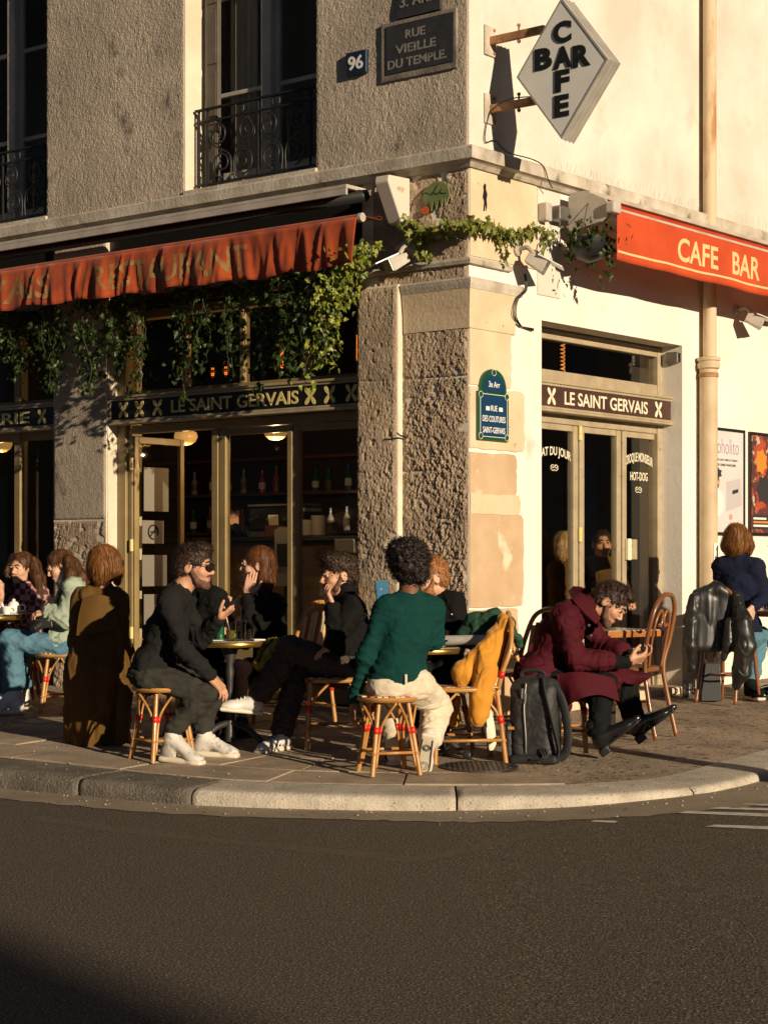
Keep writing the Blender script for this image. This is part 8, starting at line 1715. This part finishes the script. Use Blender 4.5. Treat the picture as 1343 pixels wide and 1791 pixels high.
# ---------------------------------------------------------------- red bearded man behind the green sweater
def man_red():
    Y = 11.98; f = Fig('person with red beard and glasses in black sweater behind the green sweater', ground_at(770, Y), m_skinp)
    pel = W(772, 1170, Y); shL, shR = W(795, 1056, Y - .04), W(734, 1056, Y + .14); f.frame(shR, shL, pel); f.neckhead(W(752, 1010, Y - .02), (-.95, -.30, -.18), (-.12, 0, 1), 1.10)
    elL, wrL = W(802, 1120, Y - .08), W(772, 1116, Y - .30); elR, wrR = W(722, 1116, Y - .02), W(676, 1062, Y - .22); hL, kL, aL = W(782, 1178, Y), W(776, 1176, Y - .40), W(772, 1276, Y - .16); hR, kR, aR = W(758, 1178, Y), W(736, 1176, Y - .40), W(738, 1276, Y - .16)
    B_ = f.body; f.torso(B_, -.016); f.arm(B_, shL, elL, wrL, -.006); f.arm(B_, shR, elR, wrR, -.006); f.leg(B_, hL, kL, aL, -.008); f.leg(B_, hR, kR, aR, -.008); f.hand(B_, wrL, (-.8, -.5, 0), (0, 0, -1), (0, -1, 0)); f.hand(B_, wrR, (-.2, -.2, 1), (-.6, -.6, 0), (1, -.5, 0), (.5, .5, .6, .6), .6); f.finish(.006); f.face(h_red)
    f.hair(short_hair(), h_red, .006, wr=.004, wscale=60, seed=92, style='short', n=500); f.hair(beard(1.12), h_red, .0055, name='beard', wr=.005, wscale=90, lump=.003, lscale=150); f.glasses(m_metal, False)
    f.wear('sweater', c_black, lambda S: (f.torso(S, .012, collar=.02), f.arm(S, shL, elL, wrL, .014, .006, end=.92), f.arm(S, shR, elR, wrR, .014, .006, end=.92)), .009, wr=.014, wscale=10, seed=94)
    MB().obox(W(793, 1075, Y - .125), (.014, .002, -.003), (0, .0015, 0), (0, 0, .003)).build('sleeve_label', m_white, f.t)
    f.wear('trousers', c_blk, lambda S: (S.ell(pel - f.up * .03, f.r, f.fw, f.up, (.18, .14, .10), .04), f.leg(S, hL, kL, aL, .012, .012, .93), f.leg(S, hR, kR, aR, .012, .012, .93)), .0095)
    for a in (aR, aL): shoe(f, a, (-.2, -1, 0), top=a.z - gz(a.y) - .003, L=.28, m=c_bootl, ms=m_black, w=.047, laces=False)
    p = W(669, 1038, Y - .29); t = thing('tablet', tuple(p), 'dark tablet with a blue screen held up beside the green sweater', 'tablet'); MB().obox(p, Vector((.042, .02, .004)), Vector((.008, -.0045, 0)) * .4, Vector((-.008, 0, .088))).build('case', m_black, t, bevel=.004); MB().obox(p + Vector((.0, -.006, 0)), Vector((.035, .0165, .003)), Vector((.002, -.0015, 0)), Vector((-.007, 0, .078))).build('screen', mat('blue_screen', (.02, .08, .13), .15, emit=(.02, .10, .16), estr=.5), t)
man_red()

# ---------------------------------------------------------------- ginger haired woman in navy by the posters
def woman_navy():
    Y = 15.02; f = Fig('person with ginger bob in navy sweater and jeans seen from behind near the posters', ground_at(1300, Y), m_skinp, sc=.96)
    pel = W(1296, 1106, Y); shL, shR = W(1259, 992, Y + .06), W(1324, 994, Y - .05); f.frame(shR, shL, pel); f.neckhead(W(1289, 945, Y + .02), (.55, .83, -.05), (0, 0, 1), 1.05)
    elR, wrR = W(1333, 1052, Y - .06), W(1312, 1056, Y - .22); wrR = W(1316, 1062, Y - .24); elR = W(1336, 1044, Y - .06); elL, wrL = W(1262, 1055, Y + .18), W(1290, 1060, Y + .40); hL, kL, aL = W(1288, 1116, Y + .05), W(1312, 1118, Y + .42), W(1312, 1194, Y + .30); hR, kR, aR = W(1308, 1116, Y - .02), W(1330, 1112, Y + .30), W(1312, 1194, Y + .06)
    B_ = f.body; f.torso(B_, -.016); f.arm(B_, shL, elL, wrL, -.006); f.arm(B_, shR, elR, wrR, -.006); f.leg(B_, hL, kL, aL, -.008); f.leg(B_, hR, kR, aR, -.008); f.hand(B_, wrR, (-.25, -.2, -1), (-.6, .6, 0), (-1, -.3, 0), (.3, .35, .4, .5), .3, 1.05); f.hand(B_, wrL, (.3, .9, 0), (0, 0, -1), (1, 0, 0)); f.finish(.006)
    f.hair(lambda S, P, r, ff, u, z: (long_hair([], [], True, 1.10)(S, P, r, ff, u, z), S.ell(P(0, -.04, -.03), r, ff, u, (.104, .088, .09), .03), S.chain([P(.085, .02, .03), P(.095, .01, -.04), P(.085, .02, -.09)], [.03, .036, .024], .03), S.chain([P(-.085, .02, .03), P(-.095, .01, -.04), P(-.085, .02, -.09)], [.03, .036, .024], .03), S.ell(P(0, .12, -.04), r, ff, u, (.062, .075, .12), .012, True)), h_ginger, .006, wr=.005, wscale=30, seed=102, aniso=(1, 1, .3), style='bob', n=1500)
    f.wear('sweater', c_navy, lambda S: (f.torso(S, .014, collar=.03), f.arm(S, shL, elL, wrL, .014, .006, end=.93), f.arm(S, shR, elR, wrR, .016, .006, end=.90)), .009, wr=.012, wscale=10, seed=104)
    f.wear('jeans', c_denim, lambda S: (S.ell(pel - f.up * .03, f.r, f.fw, f.up, (.18, .14, .10), .04), f.leg(S, hL, kL, aL, .012, .012, .92), f.leg(S, hR, kR, aR, .012, .012, .92)), .009, wr=.014, wscale=12)
    for a in (aR, aL): shoe(f, a, (.3, -.9, 0), top=a.z - gz(a.y) - .003, L=.26, m=c_blk, w=.047)
woman_navy()

# ---------------------------------------------------------------- guest across the table, mostly outside the picture
def guest_edge():
    Y = 15.45; f = Fig('person in a dark top whose hand reaches the table at the picture edge', ground_at(1385, Y), m_skin)
    pel = W(1392, 1110, Y); shR, shL = W(1372, 1000, Y + .18), W(1380, 1000, Y - .18); f.frame(shR, shL, pel); f.neckhead(W(1368, 948, Y), (-1, -.1, -.05), (0, 0, 1), 1.08)
    elL, wrL = W(1368, 1052, Y - .26), W(1344, 1046, Y - .30); elR, wrR = W(1362, 1060, Y + .2), W(1340, 1058, Y + .1); hL, kL, aL = W(1388, 1116, Y - .08), W(1355, 1118, Y - .12), W(1362, 1200, Y - .1); hR, kR, aR = W(1388, 1116, Y + .08), W(1355, 1118, Y + .12), W(1362, 1198, Y + .12)
    B_ = f.body; f.torso(B_, -.016); f.arm(B_, shL, elL, wrL, -.005); f.arm(B_, shR, elR, wrR, -.005); f.leg(B_, hL, kL, aL, -.008); f.leg(B_, hR, kR, aR, -.008); f.hand(B_, wrL, (-.9, -.1, .25), (.2, .5, -.8), (0, .3, 1), (.6, .65, .7, .75), .5, 1.05); f.hand(B_, wrR, (-1, 0, 0), (0, 0, -1), (0, -1, 0)); f.finish(.007); f.face(h_dark)
    f.hair(short_hair(), h_dark, .0065, wr=.004, wscale=60)
    f.wear('sweater', c_black, lambda S: (f.torso(S, .012, collar=.02), f.arm(S, shL, elL, wrL, .014, .006, end=.9), f.arm(S, shR, elR, wrR, .014, .006, end=.9)), .01, wr=.012, wscale=10)
    f.wear('trousers', c_blk, lambda S: (S.ell(pel - f.up * .03, f.r, f.fw, f.up, (.18, .14, .10), .04), f.leg(S, hL, kL, aL, .012, .01, .93), f.leg(S, hR, kR, aR, .012, .01, .93)), .01)
    for a in (aL, aR): shoe(f, a, (-1, -.1, 0), top=max(.05, a.z - gz(a.y) - .003), L=.27, m=c_bootl, ms=m_black, laces=False)
guest_edge(); place(stool0, 1390, 15.45, .3, 'rattan stool under the guest at the picture edge', 'stool', GS)

# ---------------------------------------------------------------- two figures behind the door glass in place of reflected street people, a hand at the bar
def indoor(px, Yd, lab, hair, top, fw, seed, long_=True, skin=None):
    a, z = FR.at(px, 985, -Yd); g = FR(a, -Yd, .17); f = Fig(lab, g, skin or m_skinp, sc=.95); Yw = g.y; dz = CH + (HY - (955 if long_ else 951)) / F * Yw
    pel = Vector((g.x, g.y, dz - .68)); sd = nz(Vector(fw).cross(ZUP)); shR, shL = pel + sd * .17 + ZUP * .46, pel - sd * .17 + ZUP * .46; f.frame(shR, shL, pel); f.neckhead(Vector((g.x, g.y, dz)) + nz(fw) * .02, fw, (0, 0, 1), 1.02)
    F_ = nz(Vector((fw[0], fw[1], 0))); elR, wrR = shR - ZUP * .28 + F_ * .04 + sd * .05, shR - ZUP * .30 + F_ * .26; elL, wrL = shL - ZUP * .28 + F_ * .04 - sd * .05, shL - ZUP * .30 + F_ * .26
    B_ = f.body; f.torso(B_, -.01)
    f.arm(B_, shR, elR, wrR, -.005); f.arm(B_, shL, elL, wrL, -.005); f.hand(B_, wrR, F_, -ZUP, -sd); f.hand(B_, wrL, F_, -ZUP, sd)
    for sg in (1, -1):
        h_ = pel + sd * sg * .09; f.leg(B_, h_, h_ - ZUP * .40, Vector((h_.x, h_.y, .25)), -.008)
    f.finish(.007); f.face(h_dark)
    f.hair(lambda S, P, r, ff, u, z_: (long_hair([[P(-.07, -.02, .03), P(-.09, -.01, -.06), P(-.09, .0, -.13)], [P(.07, -.02, .03), P(.09, -.01, -.06), P(.09, .0, -.13)]] if long_ else [], [[.03, .036, .025], [.03, .036, .025]] if long_ else [])(S, P, r, ff, u, z_)), hair, .0065, wr=.005, wscale=30, seed=seed, aniso=(1, 1, .3), style='bob', n=260)
    f.wear('jacket', top, lambda S: (f.torso(S, .026, k=.06), f.arm(S, shR, elR, wrR, .024, .01, end=.9), f.arm(S, shL, elL, wrL, .024, .01, end=.9), S.cone(f.neck - f.up * .05, f.neck, .075, .07, .02)), .01, wr=.016, wscale=9, seed=seed)
    f.wear('trousers', c_blk, lambda S: [f.leg(S, pel + sd * sg * .09, pel + sd * sg * .09 - ZUP * .40, Vector((pel.x + sd.x * sg * .09, pel.y + sd.y * sg * .09, .25)), .014, .01) for sg in (1, -1)], .0105)
    for sg in (1, -1): h_ = pel + sd * sg * .09; shoe(f, Vector((h_.x, h_.y, .26)), F_, top=.085, L=.26, m=c_bootl, ms=m_black, laces=False)
    return f
indoor(988, .55, 'person with dark blond hair set behind the first glass leaf for a reflection in the three leaf door', h_blond, c_olive, (.8, -.45, 0), 112)
indoor(1052, .60, 'smiling person with dark hair set behind the middle glass leaf for a reflection in the three leaf door', h_dark, c_olive, (.12, -1, -.02), 114, False, m_skin)
a, z = FL.at(407, 900, -3.2); g = FL(a, -3.2, .17); f = Fig('person in black working behind the bar counter inside', g, m_skin)
pel = g + ZUP * .92; shR, shL = pel + ZUP * .46 - UL * .18, pel + ZUP * .46 + UL * .18; shR, shL = shL, shR; f.frame(shL, shR, pel)
if f.fw.dot(NL) < 0: f.frame(shR, shL, pel)
f.neckhead(pel + ZUP * .70 + NL * .02, NL + Vector((.3, 0, -.2)), (0, 0, 1), 1.05)
rr = f.r; el1, wr1 = f.shR - ZUP * .28 + rr * .04, f.shR - ZUP * .34 + NL * .25; el2, wr2 = f.shL - ZUP * .28 - rr * .05, f.shL - ZUP * .30 + NL * .26
f.torso(f.body, -.01); f.arm(f.body, f.shR, el1, wr1, -.004); f.arm(f.body, f.shL, el2, wr2, -.004); f.hand(f.body, wr1, NL - ZUP * .3, -rr, ZUP, (.6, .6, .7, .7)); f.hand(f.body, wr2, NL - ZUP * .3, rr, ZUP, (.6, .6, .7, .7))
for sg in (1, -1): h_ = pel + rr * sg * .09; f.leg(f.body, h_, h_ - ZUP * .42, Vector((h_.x, h_.y, .25)), -.006)
f.finish(.007); f.face(h_dark); f.hair(short_hair(), h_dark, .0065, wr=.01, wscale=60)
f.wear('shirt', c_black, lambda S: (f.torso(S, .014), f.arm(S, f.shR, el1, wr1, .014, end=.5), f.arm(S, f.shL, el2, wr2, .014, end=.5)), .01, wr=.012, wscale=10)
f.wear('trousers', c_blk, lambda S: [f.leg(S, pel + rr * sg * .09, pel + rr * sg * .09 - ZUP * .42, Vector((pel.x + rr.x * sg * .09, pel.y + rr.y * sg * .09, .25)), .014, .01) for sg in (1, -1)], .0105)
for sg in (1, -1): h_ = pel + rr * sg * .09; shoe(f, Vector((h_.x, h_.y, .26)), NL, top=.085, L=.27, m=c_bootl, ms=m_black, laces=False)
